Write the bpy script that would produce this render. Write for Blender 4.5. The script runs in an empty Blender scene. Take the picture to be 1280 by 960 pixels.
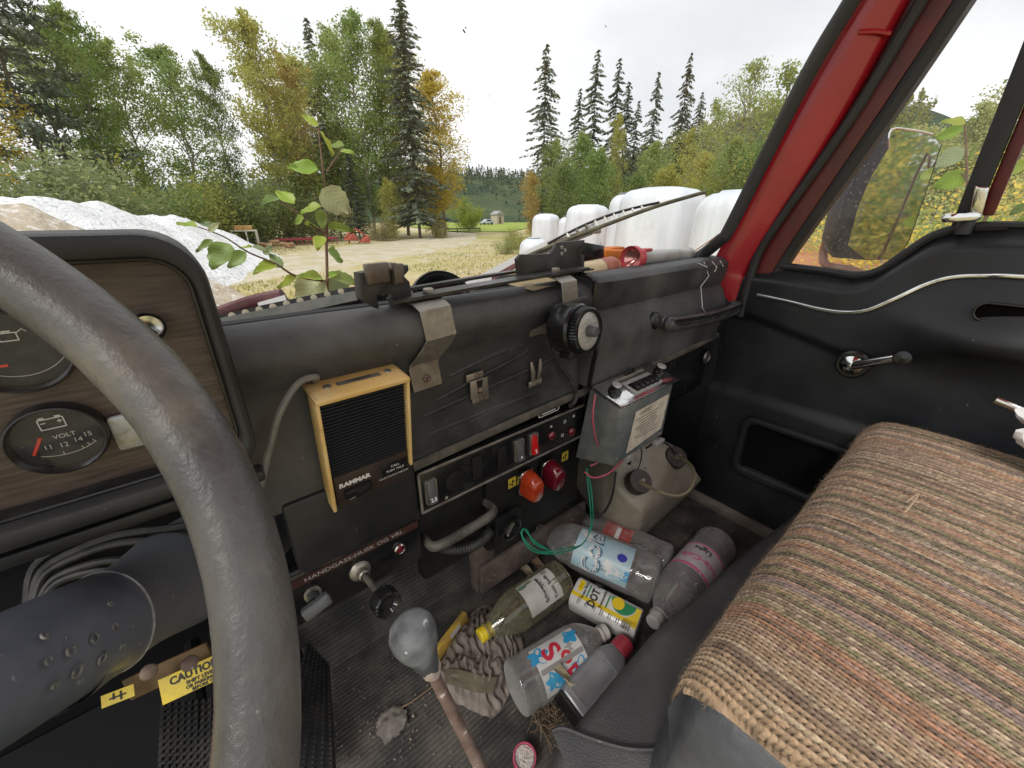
import bpy, bmesh, math, random
import numpy as np
from mathutils import Vector, Matrix, noise
SC = bpy.context.scene
COL = SC.collection
# ---------------------------------------------------------------- camera (truck frame: X to passenger side, Y forward, Z up, lens at origin)
F, CX, CY = 490.0, 640.0, 480.0
PITCH = math.atan(210/F); AZ = math.radians(39.4)
HV = Vector((math.sin(AZ), math.cos(AZ), 0)); RV = Vector((math.cos(AZ), -math.sin(AZ), 0)); ZV = Vector((0, 0, 1))
DV = HV*math.cos(PITCH) - ZV*math.sin(PITCH); UV = HV*math.sin(PITCH) + ZV*math.cos(PITCH)
cd = bpy.data.cameras.new("camera"); cam = bpy.data.objects.new("camera", cd); COL.objects.link(cam)
cam.matrix_world = Matrix((RV, UV, -DV)).transposed().to_4x4()
cd.sensor_width = 36; cd.lens = 36*F/1280; cd.clip_start = 0.01; cd.clip_end = 5000
SC.camera = cam
# ---------------------------------------------------------------- sky, sun, exposure
SUN_EL, SUN_AZ = math.radians(48), math.radians(250)     # azimuth measured clockwise from +Y
wd = bpy.data.worlds.new("World"); SC.world = wd; wd.use_nodes = True
nt = wd.node_tree; nt.nodes.clear()
sky = nt.nodes.new('ShaderNodeTexSky'); sky.sky_type = 'NISHITA'; sky.sun_disc = False
sky.sun_elevation = SUN_EL; sky.sun_rotation = SUN_AZ; sky.air_density = 1; sky.dust_density = 4
hs = nt.nodes.new('ShaderNodeHueSaturation'); hs.inputs['Saturation'].default_value = .12
tc = nt.nodes.new('ShaderNodeTexCoord'); mp = nt.nodes.new('ShaderNodeMapping'); mp.inputs['Scale'].default_value = (1, 1, 2.6)
nz = nt.nodes.new('ShaderNodeTexNoise'); nz.inputs['Scale'].default_value = 1.7; nz.inputs['Detail'].default_value = 5
cr = nt.nodes.new('ShaderNodeValToRGB'); cr.color_ramp.elements[0].position = .32; cr.color_ramp.elements[1].position = .68
cr.color_ramp.elements[0].color = (5.5, 5.7, 5.95, 1); cr.color_ramp.elements[1].color = (7.7, 7.7, 7.7, 1)
mx = nt.nodes.new('ShaderNodeMix'); mx.data_type = 'RGBA'; mx.inputs[0].default_value = .9
bg = nt.nodes.new('ShaderNodeBackground'); bg.inputs['Strength'].default_value = .1
out = nt.nodes.new('ShaderNodeOutputWorld')
L = nt.links.new
L(sky.outputs[0], hs.inputs['Color']); L(tc.outputs['Generated'], mp.inputs[0]); L(mp.outputs[0], nz.inputs['Vector'])
L(nz.outputs[0], cr.inputs[0]); L(hs.outputs[0], mx.inputs[6]); L(cr.outputs[0], mx.inputs[7])
L(mx.outputs[2], bg.inputs[0]); L(bg.outputs[0], out.inputs[0])
sd = bpy.data.lights.new("sun", 'SUN'); sd.energy = 1.5; sd.angle = math.radians(22); sd.color = (1, .96, .9)
sun = bpy.data.objects.new("sun", sd); COL.objects.link(sun)
sv = Vector((math.sin(SUN_AZ)*math.cos(SUN_EL), math.cos(SUN_AZ)*math.cos(SUN_EL), math.sin(SUN_EL)))
sun.rotation_euler = (-sv).to_track_quat('-Z', 'Y').to_euler()
SC.view_settings.view_transform = 'Standard'; SC.view_settings.look = 'None'
SC.view_settings.exposure = 0.74; SC.view_settings.gamma = 1.0
SC.cycles.max_bounces = 10; SC.cycles.transparent_max_bounces = 16; SC.cycles.caustics_reflective = False; SC.cycles.caustics_refractive = False
try: SC.cycles.use_denoising = True
except Exception: pass
GZ = -2.2                                                   # the yard lies 2.2 m below the lens
# ---------------------------------------------------------------- helpers
rnd = random.Random(7)
def ray(px, py): return RV*((px-CX)/F) + UV*((CY-py)/F) + DV
def P(px, py, X=None, Y=None, Z=None, T=None):
    v = ray(px, py)
    t = X/v.x if X is not None else Y/v.y if Y is not None else Z/v.z if Z is not None else T
    return v*t
def far(px, py, D):                                       # a point at horizontal distance D
    v = ray(px, py); return v*(D/math.hypot(v.x, v.y))
def V(*a): return Vector(a)
def fr(o, x, y):
    x = Vector(x).normalized(); y = Vector(y); y = (y - x*y.dot(x)).normalized(); z = x.cross(y)
    return Matrix(((x.x, y.x, z.x, o[0]), (x.y, y.y, z.y, o[1]), (x.z, y.z, z.z, o[2]), (0, 0, 0, 1)))
def frz(o, z, ref=(0, 0, 1)):
    z = Vector(z).normalized(); ref = Vector(ref)
    if abs(z.dot(ref.normalized())) > .98: ref = Vector((0, 1, 0))
    x = ref.cross(z).normalized(); return fr(o, x, z.cross(x))
def rrect(w, h, r, n=4):
    p = []
    for cx, cy, a in ((w/2-r, h/2-r, 0), (-w/2+r, h/2-r, 90), (-w/2+r, -h/2+r, 180), (w/2-r, -h/2+r, 270)):
        for k in range(n+1):
            t = math.radians(a+90*k/n); p.append((cx+r*math.cos(t), cy+r*math.sin(t)))
    return p
def smooth_path(pts, n=8, closed=False):
    pts = [Vector(p) for p in pts]; o = []; m = len(pts)
    for i in range(m if closed else m-1):
        g = lambda k: pts[k % m] if closed else pts[min(max(k, 0), m-1)]
        a, b, c, d = g(i-1), g(i), g(i+1), g(i+2)
        for k in range(n):
            t = k/n; o.append(.5*((2*b)+(c-a)*t+(2*a-5*b+4*c-d)*t*t+(3*b-a-3*c+d)*t**3))
    if not closed: o.append(pts[-1])
    return o
class B:
    def __init__(s): s.bm = bmesh.new()
    def merge(s, b, m=None):
        if m is not None: bmesh.ops.transform(b, matrix=m, verts=b.verts)
        me = bpy.data.meshes.new("tmp"); b.to_mesh(me); b.free(); s.bm.from_mesh(me); bpy.data.meshes.remove(me); return s
    def box(s, c, size, m=None, bev=0, seg=2):
        b = bmesh.new(); bmesh.ops.create_cube(b, size=1)
        for v in b.verts: v.co = Vector((v.co.x*size[0]+c[0], v.co.y*size[1]+c[1], v.co.z*size[2]+c[2]))
        if bev: bmesh.ops.bevel(b, geom=b.edges[:], offset=bev, segments=seg, profile=.5, affect='EDGES')
        return s.merge(b, m)
    def hull(s, pts, bev=0, seg=2):
        b = bmesh.new()
        for p in pts: b.verts.new(p)
        r = bmesh.ops.convex_hull(b, input=b.verts)
        bmesh.ops.dissolve_limit(b, angle_limit=.05, verts=b.verts, edges=b.edges)
        if bev: bmesh.ops.bevel(b, geom=b.edges[:], offset=bev, segments=seg, profile=.5, affect='EDGES')
        return s.merge(b)
    def prism(s, poly, m, z0, z1, bev=0, seg=2):
        b = bmesh.new(); vs = [b.verts.new((x, y, z0)) for x, y in poly]; f = b.faces.new(vs)
        e = bmesh.ops.extrude_face_region(b, geom=[f])
        for v in e['geom']:
            if isinstance(v, bmesh.types.BMVert): v.co.z = z1
        bmesh.ops.recalc_face_normals(b, faces=b.faces)
        if bev:
            ed = [x for x in b.edges if abs(x.verts[0].co.z-x.verts[1].co.z) < 1e-7]
            bmesh.ops.bevel(b, geom=ed, offset=bev, segments=seg, profile=.5, affect='EDGES')
        return s.merge(b, m)
    def ring(s, outer, inner, m, z0, z1, bev=0):              # frame with a hole, same point count
        b = bmesh.new(); n = len(outer)
        A = [[b.verts.new((x, y, z)) for x, y in poly] for poly, z in ((outer, z0), (outer, z1), (inner, z1), (inner, z0))]
        for k in range(4):
            for i in range(n):
                j = (i+1) % n; b.faces.new((A[k][i], A[k][j], A[(k+1) % 4][j], A[(k+1) % 4][i]))
        bmesh.ops.recalc_face_normals(b, faces=b.faces)
        if bev:
            ed = [e for e in b.edges if len(e.link_faces) == 2 and e.calc_face_angle(0) > 1.2]
            bmesh.ops.bevel(b, geom=ed, offset=bev, segments=2, profile=.5, affect='EDGES')
        return s.merge(b, m)
    def tube(s, pts, r, n=8, closed=False, caps=True, flat=1.0, up=None):
        pts = [Vector(p) for p in pts]; m = len(pts); rs = r if isinstance(r, (list, tuple)) else [r]*m
        bm = s.bm; rings = []; nrm = None
        for i, p in enumerate(pts):
            a = pts[(i-1) % m] if (closed or i > 0) else p; c = pts[(i+1) % m] if (closed or i < m-1) else p
            t = (c-a).normalized()
            if nrm is None:
                ref = Vector(up) if up else (Vector((0, 0, 1)) if abs(t.z) < .9 else Vector((0, 1, 0)))
                nrm = (ref - t*ref.dot(t)).normalized()
            else: nrm = (nrm - t*nrm.dot(t)).normalized()
            bn = t.cross(nrm)
            rings.append([bm.verts.new(p + nrm*(rs[i]*math.cos(2*math.pi*k/n)) + bn*(rs[i]*flat*math.sin(2*math.pi*k/n))) for k in range(n)])
        for i in range(m if closed else m-1):
            A, C = rings[i], rings[(i+1) % m]
            for k in range(n): bm.faces.new((A[k], A[(k+1) % n], C[(k+1) % n], C[k]))
        if caps and not closed:
            bm.faces.new(rings[0][::-1]); bm.faces.new(rings[-1])
        return s
    def lathe(s, prof, m, n=24, a0=0, a1=2*math.pi, wob=None):
        bm = s.bm; full = abs(a1-a0-2*math.pi) < 1e-6; rows = []
        for r, h in prof:
            row = []
            for k in range(n if full else n+1):
                a = a0+(a1-a0)*k/n; rr = r*(wob(a, h) if wob else 1)
                row.append(bm.verts.new(m @ Vector((rr*math.cos(a), rr*math.sin(a), h))))
            rows.append(row)
        for A, C in zip(rows, rows[1:]):
            q = len(A)
            for k in range(q if full else q-1):
                bm.faces.new((A[k], A[(k+1) % q], C[(k+1) % q], C[k]))
        return s
    def disc(s, m, r, n=24, h=0): return s.lathe([(r*.002, h), (r, h)], m, n)
    def grid(s, fn, nu, nv):
        bm = s.bm; g = [[bm.verts.new(fn(i/nu, j/nv)) for j in range(nv+1)] for i in range(nu+1)]
        for i in range(nu):
            for j in range(nv): bm.faces.new((g[i][j], g[i+1][j], g[i+1][j+1], g[i][j+1]))
        return s
    def ball(s, c, r, m=None, u=16, v=10):
        r = r if isinstance(r, (tuple, list)) else (r, r, r); b = bmesh.new(); bmesh.ops.create_uvsphere(b, u_segments=u, v_segments=v, radius=1)
        for q in b.verts: q.co = Vector((q.co.x*r[0]+c[0], q.co.y*r[1]+c[1], q.co.z*r[2]+c[2]))
        return s.merge(b, m)
    def strip(s, pts, wv, w, th):                              # bent flat metal strip: path, width vector
        pts = [Vector(p) for p in pts]; wv = Vector(wv).normalized(); bm = s.bm; R = []
        for i, p in enumerate(pts):
            t = (pts[min(i+1, len(pts)-1)]-pts[max(i-1, 0)]).normalized(); n = t.cross(wv).normalized()
            R.append([bm.verts.new(p+wv*(a*w/2)+n*(c*th/2)) for a, c in ((-1, -1), (1, -1), (1, 1), (-1, 1))])
        for A, C in zip(R, R[1:]):
            for k in range(4): bm.faces.new((A[k], A[(k+1) % 4], C[(k+1) % 4], C[k]))
        bm.faces.new(R[0][::-1]); bm.faces.new(R[-1]); return s
    def quad(s, *p):
        s.bm.faces.new([s.bm.verts.new(q) for q in p]); return s
    def build(s, name, m, parent=None, loc=None, sharp=35, fix=True):
        me = bpy.data.meshes.new(name); o = bpy.data.objects.new(name, me)
        base = Vector(loc) if loc is not None else Vector((0, 0, 0))
        if parent is not None:
            o.parent = parent; q = parent
            while q.parent: q = q.parent
            base = Vector(q.location)
        else: o.location = base
        if fix: bmesh.ops.recalc_face_normals(s.bm, faces=s.bm.faces)
        bmesh.ops.translate(s.bm, vec=-base, verts=s.bm.verts)
        s.bm.to_mesh(me); s.bm.free()
        me.polygons.foreach_set('use_smooth', [True]*len(me.polygons)); me.set_sharp_from_angle(angle=math.radians(sharp))
        me.materials.append(m); COL.objects.link(o); return o
def tag(o, label, cat, group=None, kind=None):
    o['label'] = label; o['category'] = cat
    if group: o['group'] = group
    if kind: o['kind'] = kind
    return o
def T(name, label, cat, loc, group=None):
    o = bpy.data.objects.new(name, None); o.empty_display_size = .05; o.location = loc; COL.objects.link(o); return tag(o, label, cat, group)
def struct(o): o['kind'] = 'structure'; return o
def copy_thing(root, loc, rz=0, sc=1, label=None, color=None):
    c = root.copy(); COL.objects.link(c); c.location = loc; c.rotation_euler = (0, 0, rz); c.scale = (sc, sc, sc) if not isinstance(sc, tuple) else sc
    if label: c['label'] = label
    if color: c.color = color
    for ch in list(root.children):
        d = ch.copy(); COL.objects.link(d); d.parent = c
        if color: d.color = color
        for g in ch.children:
            e = g.copy(); COL.objects.link(e); e.parent = d
    return c
FONT = {}
def text(b, s, m, size, bend=None, ax='CENTER', sx=1, bold=0):
    """letters as a mesh in the frame m (x reading direction, y up, z out); bend wraps x round a cylinder of that radius"""
    cu = bpy.data.curves.new("t", 'FONT'); cu.body = s; cu.size = size; cu.align_x = ax; cu.align_y = 'CENTER'; cu.resolution_u = 3; cu.offset = bold
    o = bpy.data.objects.new("t", cu); me = bpy.data.meshes.new_from_object(o)
    t = bmesh.new(); t.from_mesh(me)
    if bend:
        bmesh.ops.triangulate(t, faces=t.faces)
        for _ in range(2):
            lo = [e for e in t.edges if e.calc_length() > bend*.15]
            if lo: bmesh.ops.subdivide_edges(t, edges=lo, cuts=1)
    for v in t.verts:
        x, y = v.co.x*sx, v.co.y
        v.co = Vector((bend*math.sin(x/bend), y, bend*(math.cos(x/bend)))) if bend else Vector((x, y, 0))
    b.merge(t, m); bpy.data.objects.remove(o); bpy.data.curves.remove(cu); bpy.data.meshes.remove(me)
    return b
# ---------------------------------------------------------------- materials
def _nodes(name):
    m = bpy.data.materials.new(name); m.use_nodes = True; t = m.node_tree
    return m, t, t.nodes['Principled BSDF'], t.nodes.new, t.links.new
def ramp(new, link, src, lo, hi):
    r = new('ShaderNodeMapRange'); r.inputs[1].default_value = lo; r.inputs[2].default_value = hi; r.clamp = True; link(src, r.inputs[0]); return r.outputs[0]
def mixc(new, link, fac, a, b):
    x = new('ShaderNodeMix'); x.data_type = 'RGBA'
    for i, c in ((0, fac), (6, a), (7, b)):
        if hasattr(c, 'is_linked') or hasattr(c, 'links'): link(c, x.inputs[i])
        else: x.inputs[i].default_value = c if i == 0 else (*c, 1)
    return x.outputs[2]
def ntex(new, link, vec, sc, det=4, rough=.6, dist=0):
    n = new('ShaderNodeTexNoise'); n.inputs['Scale'].default_value = sc; n.inputs['Detail'].default_value = det; n.inputs['Roughness'].default_value = rough; n.inputs['Distortion'].default_value = dist
    link(vec, n.inputs['Vector']); return n.outputs[0]
def M(name, c, c2=None, sc=20, lo=.4, hi=.65, rough=.5, r2=None, metal=0, bump=0, bsc=300, bdet=3, spec=.5, speck=None, ssc=160, slo=.66, shi=.7, stretch=None, dust=None, dsc=9, dlo=.45, dhi=.75, coat=0, bdist=.002, bump2=0, b2sc=30, trans=0, emit=0):
    m, t, bs, new, link = _nodes(name)
    co = new('ShaderNodeTexCoord').outputs['Object']; vec = co
    if stretch:
        mp = new('ShaderNodeMapping'); mp.inputs['Scale'].default_value = stretch; link(co, mp.inputs[0]); vec = mp.outputs[0]
    col = None
    if c2:
        f = ramp(new, link, ntex(new, link, vec, sc, 6), lo, hi); col = mixc(new, link, f, c, c2)
        if r2 is not None:
            q = new('ShaderNodeMapRange'); link(f, q.inputs[0]); q.inputs[3].default_value = rough; q.inputs[4].default_value = r2; link(q.outputs[0], bs.inputs['Roughness'])
    if dust:
        f = ramp(new, link, ntex(new, link, co, dsc, 8, .7), dlo, dhi); col = mixc(new, link, f, col if col else c, dust)
    if speck:
        f = ramp(new, link, ntex(new, link, co, ssc, 2, .5), slo, shi); col = mixc(new, link, f, col if col else c, speck)
    if col: link(col, bs.inputs['Base Color'])
    else: bs.inputs['Base Color'].default_value = (*c, 1)
    if not (c2 and r2 is not None): bs.inputs['Roughness'].default_value = rough
    bs.inputs['Metallic'].default_value = metal; bs.inputs['Specular IOR Level'].default_value = spec; bs.inputs['Coat Weight'].default_value = coat
    if bump:
        b = new('ShaderNodeBump'); b.inputs['Strength'].default_value = bump; b.inputs['Distance'].default_value = bdist; link(ntex(new, link, vec, bsc, bdet), b.inputs['Height'])
        if bump2:
            b2 = new('ShaderNodeBump'); b2.inputs['Strength'].default_value = bump2; b2.inputs['Distance'].default_value = .01; link(ntex(new, link, co, b2sc, 3), b2.inputs['Height']); link(b2.outputs[0], b.inputs['Normal'])
        link(b.outputs[0], bs.inputs['Normal'])
    return m
def glass(name, tint, refl=.06, rough=.02, body=0.0, bodycol=(.8, .8, .8), bsc=30, blo=.45, bhi=.7, rim=None):
    """thin clear sheet or bottle wall: see-through, mirror-like at grazing angles, with a milky film of dirt"""
    m, t, bs, new, link = _nodes(name); t.nodes.remove(bs); o = t.nodes['Material Output']
    tr = new('ShaderNodeBsdfTransparent'); tr.inputs[0].default_value = (*tint, 1)
    gl = new('ShaderNodeBsdfGlossy'); gl.inputs['Roughness'].default_value = rough
    lw = new('ShaderNodeFresnel'); lw.inputs[0].default_value = 1.45
    a = new('ShaderNodeMath'); a.operation = 'MULTIPLY_ADD'; link(lw.outputs[0], a.inputs[0]); a.inputs[1].default_value = refl*16; a.inputs[2].default_value = 0; a.use_clamp = True
    x = new('ShaderNodeMixShader'); link(a.outputs[0], x.inputs[0]); link(tr.outputs[0], x.inputs[1]); link(gl.outputs[0], x.inputs[2]); res = x.outputs[0]
    if body:
        df = new('ShaderNodeBsdfDiffuse'); df.inputs[0].default_value = (*bodycol, 1)
        co = new('ShaderNodeTexCoord').outputs['Object']; f = ramp(new, link, ntex(new, link, co, bsc, 6, .65), blo, bhi)
        mu = new('ShaderNodeMath'); mu.operation = 'MULTIPLY'; link(f, mu.inputs[0]); mu.inputs[1].default_value = body
        if rim:
            lw2 = new('ShaderNodeLayerWeight'); lw2.inputs[0].default_value = .35
            ad = new('ShaderNodeMath'); ad.operation = 'MULTIPLY_ADD'; link(lw2.outputs['Facing'], ad.inputs[0]); ad.inputs[1].default_value = rim; link(mu.outputs[0], ad.inputs[2]); ad.use_clamp = True; mu = ad
        y = new('ShaderNodeMixShader'); link(mu.outputs[0], y.inputs[0]); link(res, y.inputs[1]); link(df.outputs[0], y.inputs[2]); res = y.outputs[0]
    link(res, o.inputs[0]); return m
def leafmat(name, var=.45, sat2=(.42, .34, .07), yel=.25, nsc=.35, thr=(.5, .7), trans=.5):
    """foliage: the object's own colour, mottled, with turning leaves"""
    m, t, bs, new, link = _nodes(name); o = t.nodes['Material Output']
    oi = new('ShaderNodeObjectInfo'); co = new('ShaderNodeTexCoord').outputs['Object']
    f = ramp(new, link, ntex(new, link, co, nsc, 3), *thr)
    mu = new('ShaderNodeMath'); mu.operation = 'MULTIPLY'; link(f, mu.inputs[0]); mu.inputs[1].default_value = yel
    c1 = mixc(new, link, mu.outputs[0], oi.outputs['Color'], sat2)
    n2 = ntex(new, link, co, 2.6, 2); mr = new('ShaderNodeMapRange'); link(n2, mr.inputs[0]); mr.inputs[1].default_value = .3; mr.inputs[2].default_value = .7; mr.inputs[3].default_value = 1-var; mr.inputs[4].default_value = 1+var
    vm = new('ShaderNodeVectorMath'); vm.operation = 'SCALE'; link(c1, vm.inputs[0]); link(mr.outputs[0], vm.inputs['Scale'])
    link(vm.outputs[0], bs.inputs['Base Color']); bs.inputs['Roughness'].default_value = .6; bs.inputs['Specular IOR Level'].default_value = .25
    tl = new('ShaderNodeBsdfTranslucent'); link(vm.outputs[0], tl.inputs[0])
    x = new('ShaderNodeMixShader'); x.inputs[0].default_value = trans; link(bs.outputs[0], x.inputs[1]); link(tl.outputs[0], x.inputs[2]); link(x.outputs[0], o.inputs[0]); return m
m_vinyl = M("black_vinyl", (.012, .0125, .014), (.02, .02, .021), sc=14, rough=.42, r2=.55, bump=.25, bsc=900, speck=(.12, .115, .1), ssc=110, slo=.73, shi=.78)
m_dash = M("worn_dash_vinyl", (.022, .0228, .0245), (.125, .123, .118), sc=5, spec=.4, lo=.38, hi=.72, rough=.4, r2=.62, bump=.3, bsc=800, speck=(.16, .15, .13), ssc=90, slo=.72, shi=.77, bump2=.12, b2sc=40)
m_pad = M("dash_pad_vinyl", (.011, .0118, .0135), (.030, .0305, .031), sc=7, spec=.5, rough=.36, r2=.5, bump=.25, bsc=1000, speck=(.14, .13, .11), ssc=120, slo=.74, shi=.79)
m_door = M("door_vinyl", (.014, .0158, .0185), (.027, .0295, .033), sc=6, spec=.42, rough=.36, r2=.5, bump=.2, bsc=1100, speck=(.16, .15, .14), ssc=75, slo=.75, shi=.79, bump2=.05, b2sc=12)
m_black = M("matt_black", (.009, .009, .009), (.017, .016, .015), sc=30, spec=.25, rough=.6, bump=.1, bsc=300)
m_blackgloss = M("gloss_black_plastic", (.01, .01, .011), (.03, .03, .03), sc=25, lo=.5, hi=.8, rough=.22, r2=.4)
m_void = M("dark_lining_shade", (.006, .006, .007), rough=.8, spec=.15)  # dark hidden parts; also stands in for shade on driver's floor and door pocket
def add_cracks(m, sc, strength, dist=.0015):
    t = m.node_tree; new, link = t.nodes.new, t.links.new; bs = t.nodes['Principled BSDF']; co = new('ShaderNodeTexCoord').outputs['Object']
    n = new('ShaderNodeTexNoise'); n.inputs['Scale'].default_value = sc*.8; link(co, n.inputs['Vector']); ad = new('ShaderNodeVectorMath'); ad.operation = 'MULTIPLY_ADD'; link(n.outputs['Color'], ad.inputs[0]); ad.inputs[1].default_value = (.6/sc,)*3; link(co, ad.inputs[2])
    v = new('ShaderNodeTexVoronoi'); v.feature = 'DISTANCE_TO_EDGE'; v.inputs['Scale'].default_value = sc; link(ad.outputs[0], v.inputs['Vector'])
    r = ramp(new, link, v.outputs['Distance'], 0, .07); k = ramp(new, link, ntex(new, link, co, sc*.12, 3), .42, .6); q = new('ShaderNodeMath'); q.operation = 'MAXIMUM'; link(r, q.inputs[0]); inv = new('ShaderNodeMath'); inv.operation = 'SUBTRACT'; inv.inputs[0].default_value = 1; link(k, inv.inputs[1]); link(inv.outputs[0], q.inputs[1])
    b = new('ShaderNodeBump'); b.inputs['Strength'].default_value = strength; b.inputs['Distance'].default_value = dist; link(q.outputs[0], b.inputs['Height'])
    old = bs.inputs['Normal'].links
    if old: link(old[0].from_socket, b.inputs['Normal'])
    link(b.outputs[0], bs.inputs['Normal'])
m_rubber = M("seal_rubber", (.014, .014, .015), (.03, .03, .03), sc=18, rough=.5, r2=.7, bump=.2, bsc=200)
m_wheel = M("worn_wheel_rubber", (.058, .057, .056), (.145, .141, .134), sc=16, lo=.35, hi=.75, rough=.24, r2=.4, bump=.3, bsc=260, bdet=8, bdist=.002, bump2=.10, b2sc=60, stretch=(1.0, 1.0, .55), dust=(.21, .19, .145), dsc=11, dlo=.55, dhi=.76, speck=(.4, .38, .33), ssc=60, slo=.74, shi=.76)
add_cracks(m_wheel, 330, .14, .0006)
m_floor = M("dusty_floor_rubber", (.032, .030, .028), (.14, .122, .102), sc=9, lo=.42, hi=.72, rough=.8, bump=.4, bsc=250, speck=(.16, .13, .1), ssc=150, slo=.66, shi=.74)
m_wood = M("walnut_veneer", (.058, .040, .031), (.14, .104, .082), sc=22, lo=.35, hi=.7, rough=.42, stretch=(1, 12, 14), bump=.12, bsc=60, dust=(.16, .13, .11), dsc=12, dlo=.6, dhi=.85)
m_red = M("red_paint", (.42, .012, .026), (.34, .011, .022), sc=6, rough=.22, r2=.34, coat=.4, speck=(.5, .35, .33), ssc=28, slo=.765, shi=.775, bump=.03, bsc=60)
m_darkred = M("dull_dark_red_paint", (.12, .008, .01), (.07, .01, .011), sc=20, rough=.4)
m_zinc = M("dull_zinc_steel", (.3, .28, .25), (.42, .4, .36), sc=40, rough=.42, r2=.55, metal=.85, bump=.15, bsc=150, dust=(.22, .18, .13), dsc=30, dlo=.5, dhi=.8)
m_chrome = M("pitted_chrome", (.75, .75, .74), (.5, .49, .46), sc=60, lo=.5, hi=.75, rough=.12, r2=.35, metal=1)
m_alu = M("scuffed_aluminium", (.42, .41, .39), (.58, .57, .54), sc=50, rough=.35, r2=.5, metal=.35, stretch=(1, 6, 6), dust=(.3, .25, .2), dsc=40, dlo=.55, dhi=.8)
m_grey_box = M("galvanised_grey", (.16, .18, .18), (.24, .25, .24), sc=25, rough=.5, metal=.4, bump=.08, bsc=80, speck=(.4, .38, .33), ssc=80, slo=.72, shi=.77)
m_cream = M("yellowed_plastic", (.70, .45, .15), (.80, .61, .30), sc=11, rough=.38, r2=.48, bump=.06, bsc=260, dust=(.4, .27, .1), dsc=30, dlo=.6, dhi=.85)
m_white = M("white_print", (.78, .77, .74), rough=.6)
m_paint_grey = M("blue_grey_painted_steel", (.13, .148, .185), (.185, .203, .24), sc=14, coat=.15, rough=.28, r2=.4, bump=.05, bsc=120, speck=(.4, .42, .45), ssc=130, slo=.72, shi=.76)
m_boot = M("grey_plastic_cover", (.13, .135, .15), (.17, .175, .188), sc=10, rough=.45, bump=.1, bsc=500, speck=(.3, .3, .3), ssc=120, slo=.72, shi=.76)
m_wire_green = M("green_wire", (.02, .28, .16), rough=.4)
m_wire_red = M("faded_red_wire", (.5, .1, .14), rough=.45)
m_cable = M("grey_cable_sheath", (.16, .155, .14), (.22, .21, .19), sc=60, rough=.5)
m_blackcable = M("black_cable_sheath", (.018, .018, .018), (.05, .048, .045), sc=40, rough=.5)
m_brown_plate = M("rusty_brown_steel", (.09, .05, .02), (.16, .09, .03), sc=25, rough=.6, bump=.2, bsc=120)
m_rustplate = M("rusty_kick_plate", (.1, .075, .06), (.2, .15, .125), sc=18, rough=.7, bump=.3, bsc=140, speck=(.32, .26, .22), ssc=90, slo=.66, shi=.74)
m_yellow = M("yellow_sticker", (.62, .47, .04), (.5, .38, .06), sc=60, rough=.5)
m_yellow2 = M("yellow_plastic", (.8, .6, .03), rough=.3)
m_rust = M("rusty_pipe", (.12, .075, .06), (.22, .16, .13), sc=45, rough=.55, r2=.75, bump=.35, bsc=200, speck=(.5, .44, .4), ssc=90, slo=.67, shi=.7)
m_knob = M("worn_grey_knob", (.075, .08, .088), (.22, .23, .24), sc=22, lo=.42, hi=.62, rough=.5, r2=.65, speck=(.5, .5, .49), ssc=110, slo=.70, shi=.73, bump=.15, bsc=60)
m_tank = M("dirty_white_plastic_tank", (.38, .335, .255), (.5, .455, .37), sc=7, rough=.4, r2=.5, dust=(.2, .17, .105), dsc=6, dlo=.48, dhi=.72, speck=(.12, .1, .07), ssc=60, slo=.7, shi=.75, bump=.1, bsc=40)
m_browncap = M("brown_cap_plastic", (.05, .032, .026), (.075, .05, .04), sc=40, rough=.45)
m_redglass = M("red_plastic_lens", (.12, .006, .014), rough=.14, coat=.5, spec=.6)
m_orglass = M("amber_plastic_lens", (.36, .035, .012), (.44, .055, .016), sc=70, rough=.14, coat=.5, bump=.3, bsc=90)
m_switchred = M("red_switch", (.5, .01, .012), rough=.3)
m_switchgrey = M("grey_switch_lens", (.09, .095, .1), rough=.2)
m_label = M("grubby_paper_label", (.66, .64, .6), (.5, .47, .42), sc=18, rough=.6)
m_clear = glass("clear_bottle_plastic", (.86, .86, .85), refl=.12, rough=.06, body=.34, bodycol=(.74, .72, .69), bsc=14, blo=.1, bhi=.95, rim=.32)
m_clear2 = glass("yellowed_bottle_plastic", (.78, .76, .58), refl=.12, rough=.05, body=.34, bodycol=(.5, .47, .32), bsc=24, blo=.3, bhi=.75, rim=.38)
m_window = glass("window_glass", (.97, .975, .97), refl=.05, rough=.01, body=.07, bodycol=(.85, .84, .82), bsc=6, blo=.35, bhi=.95)
m_doorglass = glass("dirty_door_glass", (.96, .965, .96), refl=.05, rough=.02, body=.14, bodycol=(.85, .84, .81), bsc=7, blo=.3, bhi=.95)
m_lens = glass("gauge_glass", (.95, .95, .95), refl=.05, rough=.04, body=.05, bsc=40)
m_ply = leafmat("broad_leaf")
# ================================================================ the place outside
rng = np.random.default_rng(5)
def quads_mesh(name, verts, nq):
    me = bpy.data.meshes.new(name); me.vertices.add(len(verts)); me.vertices.foreach_set('co', np.asarray(verts, dtype=np.float32).ravel())
    me.loops.add(nq*4); me.loops.foreach_set('vertex_index', np.arange(nq*4, dtype=np.int32)); me.polygons.add(nq)
    me.polygons.foreach_set('loop_start', np.arange(0, nq*4, 4, dtype=np.int32)); me.update(calc_edges=True); return me
def unit(a): return a/np.maximum(np.linalg.norm(a, axis=1, keepdims=True), 1e-9)
def leaf_cards(c, size, along=None, aspect=.62):
    """one rhombic leaf per centre, tilted at random (or along a given direction)"""
    n = len(c); a = unit(rng.normal(0, 1, (n, 3)) if along is None else along + rng.normal(0, .25, (n, 3)))
    b = unit(np.cross(a, rng.normal(0, 1, (n, 3)))); s = (np.asarray(size)*rng.uniform(.6, 1.35, n))[:, None]
    return np.stack([c-a*s*.5, c+b*s*aspect*.5, c+a*s*.5, c-b*s*aspect*.5], 1).reshape(-1, 3)
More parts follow.
